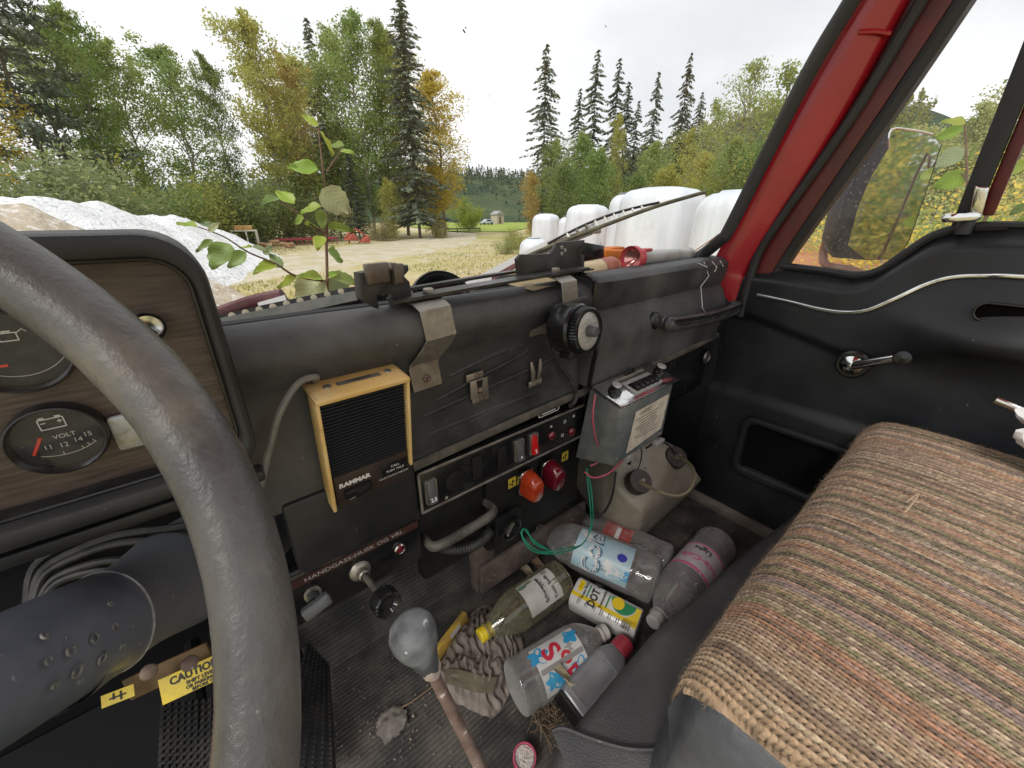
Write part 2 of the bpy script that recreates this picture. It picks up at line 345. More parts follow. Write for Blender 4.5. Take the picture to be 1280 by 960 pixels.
m_bark = M("birch_bark", (.16, .14, .12), (.34, .32, .28), sc=3, rough=.8)
m_bark2 = M("conifer_bark", (.07, .055, .045), (.13, .1, .08), sc=4, rough=.85)
m_leaf = leafmat("birch_foliage", yel=.34, thr=(.5, .68), var=.28, sat2=(.5, .42, .08))
m_needle = leafmat("conifer_needles", yel=.12, trans=.15, var=.5)
def trunk_bm(h, r, bends, limbs):
    b = B(); b.tube(bends, [r*(1-.9*k/(len(bends)-1)) for k in range(len(bends))], n=7)
    for a, c, rr in limbs: b.tube([a, (Vector(a)+Vector(c))/2+Vector((0, 0, .15)), c], [rr, rr*.6, rr*.2], n=4, caps=False)
    return b
def make_birch(seed, h=17, w=3.5, nl=11500, low=.22, open_=1.0, nlimb=36, leaf=.21):
    g = random.Random(seed); bends = [Vector((g.uniform(-.25, .25)*k/4, g.uniform(-.25, .25)*k/4, h*k/8*.97)) for k in range(9)]
    limbs = []; cs = []
    for k in range(nlimb):
        t = low+(.97-low)*(k+.5)/nlimb; p = bends[min(7, int(t*8))].lerp(bends[min(8, int(t*8)+1)], t*8-int(t*8)); a = k*2.4+g.uniform(-.5, .5)
        prof = math.sin(math.pi*min(1, (t-low+.12)/(1.08-low)))**.8
        ln = w*prof*g.uniform(.55, 1.15); e = p+Vector((math.cos(a)*ln, math.sin(a)*ln, ln*g.uniform(.5, 1.2)))
        limbs.append((p, e, .045+.03*(1-t))); m = 5
        for q in range(m):
            s = .3+.75*(q/(m-1)); c = p.lerp(e, s)+Vector((g.gauss(0, .25), g.gauss(0, .25), g.gauss(0, .25)))
            cs.append((c, (.20+.27*prof)*open_))
    cs = [x for x in cs if g.random() < .80]
    cen = np.array([c for c, _ in cs]); rad = np.array([r for _, r in cs]); i = rng.integers(0, len(cs), nl)
    pts = cen[i]+rng.normal(0, 1, (nl, 3))*rad[i][:, None]*np.array([1, 1, .8])
    me = quads_mesh("birch_crown", leaf_cards(pts, leaf), nl); me.materials.append(m_leaf)
    return trunk_bm(h, .17, bends, limbs), me, m_bark
def make_spruce(seed, h=22, w=2.9, low=.08, whorls=52, dens=1.0, sparse=0.0):
    g = random.Random(seed); bends = [Vector((g.uniform(-.05, .05), g.uniform(-.05, .05), h*k/6)) for k in range(7)]; limbs = []; C = []; A = []; S = []
    for k in range(whorls):
        t = low+(1-low)*(k/(whorls-1))**.92; z = h*t
        for j in range(g.randint(4, 6)):
            if g.random() < sparse: continue
            a = g.uniform(0, 6.28); ln = (w*(1-t)**.72+.30)*g.uniform(.5, 1.12); d = Vector((math.cos(a), math.sin(a), 0))
            tip = Vector((0, 0, z))+d*ln+Vector((0, 0, -ln*.30+ln*ln*.03)); p0 = Vector((0, 0, z))
            if ln > .6: limbs.append((p0, tip, .03))
            m = max(4, int(ln*8*dens))
            for q in range(m):
                s = (q+.6)/m; c = p0.lerp(tip, s)+Vector((g.gauss(0, .07), g.gauss(0, .07), g.gauss(0, .05)-.08)); side = d.cross(ZV)*g.choice((-1, 1))*g.uniform(.2, 1)
                C.append(c+side*.12); A.append(d+side*.9+Vector((0, 0, -.45))); S.append(.52+.16*g.random())
    for q in range(14): C.append(Vector((0, 0, h-.12*q))); A.append(Vector((g.gauss(0, .5), g.gauss(0, .5), .8))); S.append(.3)
    me = quads_mesh("spruce_crown", leaf_cards(np.array(C), np.array(S), np.array(A), .42), len(C)); me.materials.append(m_needle)
    return trunk_bm(h, .16, bends, limbs), me, m_bark2
def make_pine(seed, h=20, w=3.6):
    g = random.Random(seed); bends = [Vector((g.uniform(-.15, .15)*k/3, g.uniform(-.15, .15)*k/3, h*k/8)) for k in range(9)]; limbs = []; C = []
    for k in range(34):
        t = .25+.74*k/33; z = h*t; a = k*2.4+g.uniform(-.4, .4); ln = w*(1-.75*max(0, t-.3))*g.uniform(.45, 1.05)
        p0 = Vector((0, 0, z)); e = p0+Vector((math.cos(a)*ln, math.sin(a)*ln, ln*.25)); limbs.append((p0, e, .05))
        for q in range(4):
            c = p0.lerp(e, .4+.65*q/3); C += [c+Vector((g.gauss(0, .34), g.gauss(0, .34), g.gauss(0, .2))) for _ in range(32)]
    n = len(C); me = quads_mesh("pine_crown", leaf_cards(np.array(C), .42, rng.normal(0, 1, (n, 3))+np.array([0, 0, .5]), .35), n); me.materials.append(m_needle)
    return trunk_bm(h, .2, bends, limbs), me, m_bark2
def make_bush(seed, h=3.6, w=2.0, nl=6000, leaf=.125):
    g = random.Random(seed); limbs = []; cs = []
    for k in range(16):
        a = g.uniform(0, 6.28); r = w*math.sqrt(g.random()); top = Vector((math.cos(a)*r, math.sin(a)*r, h*g.uniform(.45, 1.0)*(1-.35*(r/w)**2)))
        limbs.append((Vector((math.cos(a)*r*.3, math.sin(a)*r*.3, 0)), top, .03)); cs += [Vector((math.cos(a)*r*.3, math.sin(a)*r*.3, 0)).lerp(top, s) for s in (.3, .5, .7, .85, 1)]
    cen = np.array(cs); i = rng.integers(0, len(cs), nl); pts = cen[i]+rng.normal(0, 1, (nl, 3))*np.array([.34, .34, .28]); pts[:, 2] = np.maximum(pts[:, 2], .03)
    me = quads_mesh("bush_crown", leaf_cards(pts, leaf, None, .5), nl); me.materials.append(m_leaf)
    b = B()
    for a, c, r in limbs: b.tube([a, a.lerp(c, .5)+Vector((0, 0, .1)), c], [r, r*.7, r*.25], n=4, caps=False)
    return b, me, m_bark
PROTO = {}
def plant(kind, key, maker, name, loc, rz, sc, color, label, cat, group):
    if key not in PROTO:
        b, me, bm_ = maker(); tr = b.build("trunk", bm_, None); PROTO[key] = (tr.data, me); bpy.data.objects.remove(tr)
    tme, cme = PROTO[key]
    o = T(name, label, cat, loc, group); o.rotation_euler = (0, 0, rz); o.scale = sc if isinstance(sc, tuple) else (sc,)*3
    for nm, me in (("trunk", tme), ("crown", cme)):
        c = bpy.data.objects.new(nm, me); COL.objects.link(c); c.parent = o; c.color = (*color, 1)
    return o
BIR = [lambda s=s: make_birch(s) for s in (1, 2, 3)]
MK = {'airy0': lambda: make_birch(71, 18, 3.3, 12000, .26, .9, 34, .22), 'airy1': lambda: make_birch(72, 18, 3.0, 11000, .28, .9, 32, .22), 'birch0': BIR[0], 'birch1': BIR[1], 'birch2': BIR[2], 'tall0': lambda: make_birch(11, 20, 2.7, 15000, .10, 1.0, 46, .21), 'tall1': lambda: make_birch(12, 20, 2.5, 13000, .16, 1.0, 44, .21),
      'wispy0': lambda: make_birch(21, 15, 2.9, 2600, .3, .85, 32, .22), 'wispy1': lambda: make_birch(22, 14, 2.5, 2800, .25, .85, 28, .22), 'dense': lambda: make_birch(31, 10, 2.8, 11500, .03, 1.15, 38, .2),
      'spruce0': lambda: make_spruce(41, 22, 4.0, .08, 60), 'spruce1': lambda: make_spruce(42, 22, 3.1, .1, 50, 1, .06), 'bare': lambda: make_spruce(43, 22, 5.6, .14, 44, .95, .16), 'bare1': lambda: make_spruce(44, 22, 5.0, .2, 42, .95, .18),
      'pine': lambda: make_pine(51), 'bush0': lambda: make_bush(61), 'bush1': lambda: make_bush(62, 3.2, 2.4, 7500), 'bush2': lambda: make_bush(63, 2.4, 1.7, 5000, .11), 'round': lambda: make_bush(64, 4.2, 2.4, 9000, .18), 'near0': lambda: make_bush(65, 3.4, 2.2, 9000, .085), 'near1': lambda: make_bush(66, 3.0, 2.0, 8000, .09)}
H0 = {'b': 17, 't': 20, 'w': 15, 'd': 10, 's': 22, 'p': 20}
def heightof(k): return {'birch': 17.6, 'airy': 18.5, 'tall': 20.5, 'wispy': 15.3, 'dense': 11, 'spruce': 22, 'bare': 22, 'pine': 20.6, 'bush': 3.6, 'near': 3.5, 'round': 4.4}[k.rstrip('0123456789')]
def at(px, D, py=285, z=GZ): q = far(px, py, D); return Vector((q.x, q.y, z))
def tree(key, px, D, top, color, name, label, cat='tree', group=None, z=GZ, wide=1.0, pxtop=None):
    base = at(px, D, 285, z); hz = far(px if pxtop is None else pxtop, top, D).z; s = (hz-z)/heightof(key)
    o = plant(None, key, MK[key], name, base, rnd.uniform(0, 6.28), (s*wide, s*wide, s), color, label, cat, group); return o
G1, G2, G3, YG, YE, DK, DK2, OR = (.19, .27, .09), (.24, .345, .105), (.33, .41, .14), (.43, .43, .12), (.62, .50, .09), (.09, .12, .085), (.135, .165, .115), (.5, .38, .13)
gl, gc, gr, gh = "trees behind the gravel heap", "tall trees beside the track", "trees behind the white bales", "birches on the right slope"
for a in (
 ('birch0', 12, 34, 8, YE, 'birch_tree', 'yellow autumn birch at the far left, left of the dark leaning pine', gl, 1.1),
 ('pine', 88, 36, -40, DK, 'pine_tree', 'dark pine with two visible trunks between the yellow birch and green birch', gl, 1.5),
 ('pine', 118, 40, -10, DK2, 'pine_tree', 'dark pine just right of the tallest dark pine, reddish lower trunk', gl, 1.2),
 ('airy0', 168, 39, 2, G2, 'birch_tree', 'light green birch rising directly right of the dark pines', gl, .85),
 ('airy1', 205, 41, 45, G3, 'birch_tree', 'yellow green birch with a few bright yellow leaves at mid height', gl, .95),
 ('birch0', 262, 43, 48, G2, 'birch_tree', 'rounded mid green birch behind the blue crate', gl, 1.1),
 ('airy1', 304, 45, 60, G1, 'birch_tree', 'slender dark green birch left of the golden topped birch', gl, .7),
 ('airy0', 360, 44, 4, YG, 'birch_tree', 'tall birch with green top and golden brown lower leaves', gl, 1.0),
 ('airy1', 388, 47, 55, OR, 'birch_tree', 'thin orange brown birch left of the big green clump', gl, .8),
 ('spruce1', 425, 50, 30, DK2, 'spruce_tree', 'narrow dark spruce left of the big green clump of birches', gc, .8),
 ('airy1', 145, 50, 28, G3, 'birch_tree', 'pale birch filling the gap right behind the dark pines', gl, 1.3),
 ('airy0', 402, 55, 58, YG, 'birch_tree', 'yellowish birch in the second row above the sapling', gl, 1.2),
 ('dense', 378, 48, 150, G3, 'birch_tree', 'pale leafy low birch above the red harrow', gl, 1.2),
 ('dense', 440, 52, 140, G2, 'birch_tree', 'leafy low birch behind the red machine', gc, 1.2),
 ('tall0', 442, 49, 12, G3, 'birch_tree', 'pale tall birch at the left side of the big green clump', gc, 1.1),
 ('tall1', 510, 53, 22, YG, 'birch_tree', 'yellow green tall birch directly behind the tall spruce', gc, 1.2),
 ('dense', 545, 49, 190, YE, 'birch_tree', 'yellow leafy low tree at the foot of the yellow maple', gc, .9),
 ('tall0', 468, 46, -10, G2, 'birch_tree', 'broad bright green birch reaching above the picture beside the spruce', gc, 1.0),
 ('tall1', 492, 48, 2, (.28, .34, .09), 'birch_tree', 'light green birch leaning into the tall dark spruce', gc, .9),
 ('spruce0', 524, 45, -4, DK2, 'spruce_tree', 'tall dark spruce with a clean pale trunk beside the gravel track', gc, 1.15),
 ('tall1', 556, 50, 70, YE, 'maple_tree', 'yellow leaved tree right of the tall spruce at the track bend', gc, 1.5),
 ('spruce1', 448, 44, 190, DK, 'spruce_tree', 'small dark spruce below the birches behind the red machine', gc, 1.5),
 ('dense', 490, 44, 215, YG, 'birch_tree', 'low yellow green birch in front of the tall birches', gc, .7),
 ('bare', 677, 47, 56, DK2, 'spruce_tree', 'thin topped spruce standing alone at the left end of the bales', gr, 0.85),
 ('bare1', 733, 50, 64, DK2, 'spruce_tree', 'first of the close pair of thin spruces behind the bales', gr, 0.81),
 ('bare1', 757, 53, 75, DK, 'spruce_tree', 'second of the close pair of thin spruces, with yellow birch below', gr, 0.72),
 ('bare1', 782, 55, 128, DK2, 'spruce_tree', 'shortest spruce in the row, between the pair and the tall pale one', gr, 0.77),
 ('bare1', 801, 54, 93, DK2, 'spruce_tree', 'spruce with a long bare trunk above the biggest bale', gr, 0.68),
 ('bare1', 716, 54, 112, DK2, 'spruce_tree', 'short thin spruce between the lone spruce and the close pair', gr, .8),
 ('bare1', 769, 58, 104, DK, 'spruce_tree', 'thin spruce half hidden behind the yellow birch between the spruces', gr, .8),
 ('bare', 852, 58, 118, DK2, 'spruce_tree', 'small thin spruce right of the pale green spruce', gr, .7),
 ('dense', 690, 46, 160, G3, 'birch_tree', 'pale green birch between the lone spruce and the bales', gr, .7),
 ('dense', 722, 48, 150, G2, 'birch_tree', 'green birch below the short thin spruce', gr, .7),
 ('dense', 806, 46, 165, G3, 'birch_tree', 'pale green birch around the bare spruce trunk', gr, .8),
 ('wispy1', 846, 45, 140, YG, 'birch_tree', 'thin yellow green birch left of the bale gap', gr, .9),
 ('bare', 833, 56, 70, (.07, .085, .045), 'spruce_tree', 'pale green thin spruce, last in the row before the wispy birches', gr, 0.59),
 ('dense', 664, 44, 205, OR, 'birch_tree', 'rust coloured birch below the lone thin spruce', gr, .6),
 ('dense', 702, 42, 190, G1, 'birch_tree', 'full green birch behind the leftmost bales', gr, .95),
 ('dense', 742, 44, 172, G2, 'birch_tree', 'mid green birch under the pair of spruces', gr, .8),
 ('birch2', 762, 47, 130, YG, 'birch_tree', 'yellow birch standing between two thin spruces', gr, .5),
 ('dense', 790, 40, 205, G1, 'birch_tree', 'dark green low birch left of the bare spruce trunk', gr, .9),
 ('dense', 826, 42, 196, YG, 'birch_tree', 'yellow green low birch above the biggest bale', gr, .9),
 ('wispy0', 905, 46, 66, G3, 'birch_tree', 'wispy birch whose fine twigs show against the sky', gh, 1.0),
 ('wispy1', 940, 44, 50, G3, 'birch_tree', 'tallest wispy birch above the ridge', gh, 1.1),
 ('wispy0', 985, 42, 42, G2, 'birch_tree', 'wispy birch touching the windscreen pillar', gh, .9),
 ('wispy1', 870, 50, 100, G3, 'birch_tree', 'sparse small birch left of the wispy birches', gh, 1.0),
 ('dense', 868, 40, 178, YG, 'birch_tree', 'bushy yellow green birch above the gap of the bales', gh, .9),
 ('dense', 902, 37, 160, G2, 'birch_tree', 'bushy green birch with pale stems behind the right bales', gh, 1.0),
 ('dense', 945, 35, 150, G1, 'birch_tree', 'dense green birch against the red pillar', gh, 1.0),
 ('dense', 990, 33, 110, YG, 'birch_tree', 'dense yellow green birch hidden partly by the red pillar', gh, 1.1),
):
    tree(a[0], a[1], a[2], a[3], a[4], a[5], a[6], 'tree', a[7], wide=a[8])
gw = "trees seen through the door window"
for a in (('birch0', 1120, 28, 150, (.5, .52, .22), 'pale green birch behind the wing mirror'), ('wispy1', 1090, 32, 135, G2, 'thin birch right of the red pillar, seen in the door glass'),
          ('birch1', 1175, 24, 120, (.42, .47, .18), 'green birch above the ventilator post'), ('birch2', 1230, 22, 70, (.5, .52, .22), 'tallest birch in the door window'),
          ('birch0', 1290, 20, 30, G2, 'birch cut off by the right edge of the picture'), ('dense', 1150, 21, 165, (.44, .48, .18), 'low bushy birch behind the mirror glass'), ('dense', 1240, 18, 180, (.5, .52, .2), 'low bushy birch right of the ventilator post'),
          ('dense', 1060, 25, 160, (.48, .5, .2), 'low bushy birch between pillar and mirror')):
    tree(a[0], a[1], a[2], a[3], a[4], 'birch_tree', a[5], 'tree', gw, wide=1.2)
gb = "bushes along the left edge of the yard"
for i, (k, px, D, top, col, lab) in enumerate((
  ('bush1', -5, 25, 142, (.25, .30, .15), 'grey green willow bush at the far left above the gravel heap'), ('bush0', 40, 26, 165, (.25, .31, .13), 'grey green willow bush below the dark pine'),
  ('bush1', 85, 27, 190, (.23, .29, .12), 'low grey green willow bush under the pine trunks'), ('bush0', 130, 29, 198, (.24, .30, .12), 'willow bush behind the top of the white heap'),
  ('bush1', 175, 31, 205, G1, 'green bush right of the pine trunks'), ('bush0', 225, 34, 195, (.3, .32, .08), 'yellowish bush behind the end of the heap'),
  ('bush2', 262, 37, 190, (.12, .16, .06), 'dark green bush behind the blue crate'), ('bush0', 322, 39, 205, (.24, .3, .1), 'light green bush behind the white frame'),
  ('bush1', 352, 41, 215, (.13, .16, .06), 'dark bush between the white frame and the red harrow'), ('bush2', 405, 42, 225, (.2, .22, .08), 'low bush behind the red harrow'),
  ('bush2', 300, 41, 225, (.12, .15, .06), 'dark bush just left of the white frame'), ('bush2', 475, 42, 255, (.28, .25, .1), 'dry brownish bush behind the red machine'),
  ('bush2', 550, 44, 268, (.28, .25, .1), 'scrub at the foot of the tall spruce'), ('round', 582, 72, 246, (.3, .36, .07), 'round bright green bush in the field beyond the track'),
  ('bush2', 632, 26, 285, (.32, .35, .12), 'low pale green weeds at the left end of the bales'), ('bush2', 648, 30, 272, (.32, .33, .1), 'yellowish weeds beside the first bale'),
  ('near0', 1190, 8, 195, (.75, .62, .12), 'bright yellow bush outside the door window'), ('near1', 1125, 11, 210, (.38, .48, .16), 'green bush behind the wing mirror glass'),
  ('near0', 1240, 13, 195, (.5, .52, .17), 'yellow green bush right of the bright yellow bush'), ('near1', 1285, 9, 272, (.36, .42, .15), 'low dark bush on the orange bank'),
  ('near1', 1085, 14, 240, (.48, .5, .24), 'grey green bush behind the rusty mirror arm'))):
    z = GZ if D > 15 else GZ+.7; tree(k, px, D, top, col, 'bush', lab, 'bush', gb if px < 640 else "bushes on the right", z=z, wide=1.25 if D < 35 else 1.0)
for k, (x, y, key, sc, col, lab) in enumerate(((5.2, -6.4, 'near0', 1.0, (.5, .45, .12), "bright yellow bush beside the truck, seen in the mirror glass"), (6.6, -7.2, 'near1', 1.2, G2, "green bush beside the truck, seen in the mirror glass"), (4.6, -8.6, 'near1', 1.0, G3, "pale green bush farther back along the truck, seen in the mirror glass"), (8.6, -11.5, 'dense', .8, G2, "bushy birch behind the truck, seen in the mirror glass"), (10.5, -16, 'birch1', .8, G3, "tall birch behind the truck, seen in the mirror glass"), (6.4, -15, 'dense', .9, YG, "yellow green birch behind the truck, seen in the mirror glass"))):
    plant(None, key, MK[key], "bush" if 'near' in key else "birch_tree", Vector((x, y, GZ+.9)), k*1.3, sc, col, lab, "bush" if 'near' in key else "tree", "plants reflected in the wing mirror")
# ground, track, field, hills ------------------------------------------------------------------------------------------------
def terrain_z(x, y):
    r = math.hypot(x, y); a = math.degrees(math.atan2(x, y)); z = 0
    z += .10*noise.noise((x*.25, y*.25, 0))*min(1, r/6)+.05*noise.noise((x*.9, y*.9, 3))
    if x > 3:                                                    # orange earth bank on the passenger side
        q = min(1, max(0, (x-3.2)/7)); q = q*q*(3-2*q); z += q*1.45*min(1, max(0, 1-(y-4)/9))
    if r > 70: z += 0
    return z+GZ
m_ground, _t, _bs, _new, _link = _nodes("dry_grass_yard")
_co = _new('ShaderNodeTexCoord').outputs['Object']
g1 = ramp(_new, _link, ntex(_new, _link, _co, .35, 8, .65), .42, .62); g2 = ramp(_new, _link, ntex(_new, _link, _co, 2.2, 8, .7), .45, .62)
c1 = mixc(_new, _link, g1, (.48, .40, .23), (.54, .48, .36)); c1 = mixc(_new, _link, g2, c1, (.42, .37, .14)); g3 = ramp(_new, _link, ntex(_new, _link, _co, .12, 3), .55, .68)
c1 = mixc(_new, _link, g3, c1, (.36, .35, .12)); g4 = ramp(_new, _link, ntex(_new, _link, _co, 9, 5, .7), .56, .72); c1 = mixc(_new, _link, g4, c1, (.30, .25, .15))
_sx = _new('ShaderNodeSeparateXYZ'); _link(_co, _sx.inputs[0]); _r = ramp(_new, _link, _sx.outputs[0], 2.6, 4.2)
_nz2 = ramp(_new, _link, ntex(_new, _link, _co, 1.5, 6, .7), .3, .7); _oc = mixc(_new, _link, _nz2, (.40, .16, .07), (.5, .27, .15))
_sy = ramp(_new, _link, _sx.outputs[1], 15, 8); _ml = _new('ShaderNodeMath'); _ml.operation = 'MULTIPLY'; _link(_r, _ml.inputs[0]); _link(_sy, _ml.inputs[1]); c1 = mixc(_new, _link, _ml.outputs[0], c1, _oc)
_link(c1, _bs.inputs['Base Color']); _bs.inputs['Roughness'].default_value = .95; _bs.inputs['Specular IOR Level'].default_value = .1
_b = _new('ShaderNodeBump'); _b.inputs['Strength'].default_value = .6; _b.inputs['Distance'].default_value = .06; _link(ntex(_new, _link, _co, 8, 8, .7), _b.inputs['Height']); _link(_b.outputs[0], _bs.inputs['Normal'])
b = B(); rs = [0, 1, 2, 3, 4, 5, 6, 7, 8, 9, 10, 11, 12, 13, 14, 15, 16.5, 18, 20, 22, 25, 28, 32, 36, 40, 46, 54, 64, 80, 110, 160, 260, 500, 1000, 2500]
NA = 160
rows = [[b.bm.verts.new((r_*math.sin(2*math.pi*k/NA), r_*math.cos(2*math.pi*k/NA), terrain_z(r_*math.sin(2*math.pi*k/NA), r_*math.cos(2*math.pi*k/NA)))) for k in range(NA)] for r_ in rs[1:]]
for A_, C_ in zip(rows, rows[1:]):
    for k in range(NA): b.bm.faces.new((A_[k], C_[k], C_[(k+1) % NA], A_[(k+1) % NA]))
b.bm.faces.new(rows[0]); struct(b.build("ground", m_ground, sharp=180))
m_gravel = M("pale_track_gravel", (.47, .42, .32), (.56, .51, .41), sc=1.2, rough=.95, bump=.5, bsc=12, bdist=.03, dust=(.42, .36, .19), dsc=.9, dlo=.46, dhi=.62)
m_field = M("mown_field_grass", (.2, .28, .03), (.3, .34, .05), sc=.15, rough=.95)
def ground_strip(name, pts, m, lift):                          # a sheet that follows the ground
    b = B(); R = []
    for (x, y, w_) in pts: R.append((x, y, w_))
    V_ = []
    for i, (x, y, w_) in enumerate(R):
        a, c = R[max(i-1, 0)], R[min(i+1, len(R)-1)]; t = Vector((c[0]-a[0], c[1]-a[1], 0)).normalized(); n = Vector((-t.y, t.x, 0)); row = []
        for k in range(9):
            f = -1+k/4; wob = w_*(1+.18*noise.noise((x*.4, y*.4, f*2))); p = Vector((x, y, 0))+n*f*wob; row.append(b.bm.verts.new((p.x, p.y, terrain_z(p.x, p.y)+(lift if 0 < k < 8 else -.08))))
        V_.append(row)
    for A_, C_ in zip(V_, V_[1:]):
        for k in range(8): b.bm.faces.new((A_[k], A_[k+1], C_[k+1], C_[k]))
    o = b.build(name, m, sharp=180); return struct(o)
tr_pts = []
for px, D, w_ in ((120, 16, 1.6), (240, 19, 2.6), (330, 22, 4.0), (420, 26, 4.6), (490, 32, 5.0), (540, 40, 4.6), (566, 50, 3.2), (572, 58, 2.4), (552, 66, 2.0), (520, 74, 2.0)):
    q = at(px, D); tr_pts.append((q.x, q.y, w_))
tr = smooth_path([(x, y, w_) for x, y, w_ in tr_pts], 5); ground_strip("gravel_track", [(p.x, p.y, p.z) for p in tr], m_gravel, .04)
b = B(); fp = [at(560, 62), at(640, 62), at(690, 180), at(470, 180)]
b.grid(lambda u, v: (lambda p: Vector((p.x, p.y, GZ+.10)))(fp[0].lerp(fp[1], u).lerp(fp[3].lerp(fp[2], u), v)), 6, 6); struct(b.build("field", m_field))
m_hill = M("wooded_hillside", (.05, .075, .05), (.09, .11, .06), sc=.03, rough=1, spec=0, bump=1, bsc=.12, bdist=4)
def hill(name, prof, D0, D1, n=26):
    """ridge seen at distance D1 that slopes down to D0; prof lists the skyline"""
    b = B(); xs = [p[0] for p in prof]
    def fn(u, v):
        px = xs[0]+(xs[-1]-xs[0])*u; py = float(np.interp(px, xs, [p[1] for p in prof])); top = far(px, py, D1); k = math.sin(v*math.pi*.5) if v < .75 else 1
        k = min(1, v/.8)**1.1; D = D0+(D1-D0)*v; q = far(px, 270, D); z = GZ+(top.z-GZ)*k+3*noise.noise((px*.03, v*3, 1))*k
        return Vector((q.x, q.y, z))
    b.grid(fn, n, 10); return struct(b.build(name, m_hill, sharp=180))
SK1 = [(150, 250), (420, 235), (500, 226), (560, 222), (600, 225), (640, 229), (700, 226), (800, 228)]; SK2 = [(700, 250), (760, 224), (830, 190), (900, 170), (960, 156), (1060, 150), (1200, 175), (1400, 185)]
hill("far_hill", SK1, 150, 420)
hill("right_hill", SK2, 75, 170)
def forest(name, label, px0, px1, skyline, D0, D1, n, hs, cols, seed):
    """a far wood that reads as one mass: many small crowns made of a few dozen leaf cards"""
    g = np.random.default_rng(seed); V_ = []; 
    for k in range(n):
        v = g.random()**.8; px = g.uniform(px0, px1); D = D0+(D1-D0)*v; py = float(np.interp(px, [p[0] for p in skyline], [p[1] for p in skyline])); top = far(px, py, D1).z
        q = far(px, 270, D); z = GZ+(top-GZ)*min(1, v/.8)**1.1; h = hs*g.uniform(.6, 1.15); con = g.random() < cols; m = 46
        t = g.random(m); r = (h*.2*(1-t)+.2) if con else h*.26*np.sqrt(np.maximum(.02, 1-(2*t-1)**2)); a = g.uniform(0, 6.28, m)
        c = np.stack([q.x+np.cos(a)*r*g.random(m)**.5, q.y+np.sin(a)*r*g.random(m)**.5, z-1+h*(.12+.88*t)], 1); V_.append(leaf_cards(c, h*.13))
    V_ = np.concatenate(V_); me = quads_mesh(name, V_, len(V_)//4); me.materials.append(m_leaf); o = bpy.data.objects.new(name, me); COL.objects.link(o)
    o['kind'] = 'stuff'; o['label'] = label; o['category'] = 'woodland'; return o
o = forest("woodland", "dark green conifer wood covering the far hill behind the round bush", 150, 790, SK1, 200, 415, 1900, 9, .85, 3); o.color = (.085, .125, .095, 1)
o = forest("woodland", "yellow green wood covering the ridge behind the right bales", 710, 1120, SK2, 84, 168, 620, 6, .3, 4); o.color = (.27, .28, .10, 1)
# grass tufts -----------------------------------------------------------------------------------------------------------------
n = 26000; D = 6+rng.random(n)**1.3*34; a = np.radians(rng.uniform(-16, 48, n)); x = D*np.sin(a); y = D*np.cos(a)
tr_np = np.array([(p.x, p.y, p.z) for p in tr]); dd = np.min(np.hypot(x[:, None]-tr_np[None, :, 0], y[:, None]-tr_np[None, :, 1])-tr_np[None, :, 2]*.9, axis=1)
keep = (dd > 0) & (np.array([noise.noise((p*.22, q*.22, 5)) for p, q in zip(x, y)]) > -.12); x, y = x[keep], y[keep]
cz = np.array([terrain_z(p, q) for p, q in zip(x, y)]); c = np.stack([x, y, cz+.03], 1); n = len(c)
me = quads_mesh("grass", leaf_cards(c, .15, np.stack([rng.normal(0, .5, n), rng.normal(0, .5, n), np.ones(n)], 1), .25), n)
me.materials.append(leafmat("grass_blades", yel=.8, sat2=(.52, .44, .22), nsc=.3, thr=(.35, .6))); o = bpy.data.objects.new("grass", me); COL.objects.link(o); o.color = (.36, .36, .12, 1); o['kind'] = 'stuff'
# white gravel heap -----------------------------------------------------------------------------------------------------------
m_heap = M("white_marble_gravel", (.80, .81, .825), (.88, .88, .88), sc=2, rough=.9, bump=.8, bsc=9, bdet=8, bdist=.1, speck=(.48, .5, .54), ssc=7, slo=.55, shi=.68)
m_heap2 = M("tan_gravel", (.46, .38, .28), (.58, .5, .4), sc=2.5, rough=.95, bump=.8, bsc=10, bdet=8, bdist=.08, speck=(.72, .68, .62), ssc=5, slo=.55, shi=.66)
def heap(name, pk, m, label, slope=.66, seed=0):
    xs = [p.x for p in pk]; ys = [p.y for p in pk]; R_ = max(p.z-GZ for p in pk)/slope+.5; x0, x1, y0, y1 = min(xs)-R_, max(xs)+R_, min(ys)-R_, max(ys)+R_
    pts = smooth_path(pk, 8)
    def fn(u, v):
        x = x0+(x1-x0)*u; y = y0+(y1-y0)*v; z = -9
        for p in pts: z = max(z, p.z-math.hypot(x-p.x, y-p.y)*slope-.0)
        z += .22*noise.fractal((x*.55, y*.55, seed), 1, 2, 4)+.05*noise.noise((x*3, y*3, seed)); return Vector((x, y, max(z, GZ-.25)))
    b = B(); b.grid(fn, 90, 90); o = b.build(name, m, loc=(sum(xs)/len(xs), sum(ys)/len(ys), GZ), sharp=180); return tag(o, label, 'gravel heap')
heap("gravel_heap", [far(-60, 246, 18), far(45, 243, 18.5), far(105, 249, 20), far(170, 262, 22), far(240, 276, 25), far(300, 296, 28)], m_heap, "big heap of white crushed stone behind the instrument housing")
heap("gravel_heap", [far(-120, 240, 13.0), far(-40, 248, 13.2), far(25, 256, 13.6), far(70, 279, 14.2)], m_heap2, "smaller tan gravel heap in front of the white heap at the far left", seed=9)
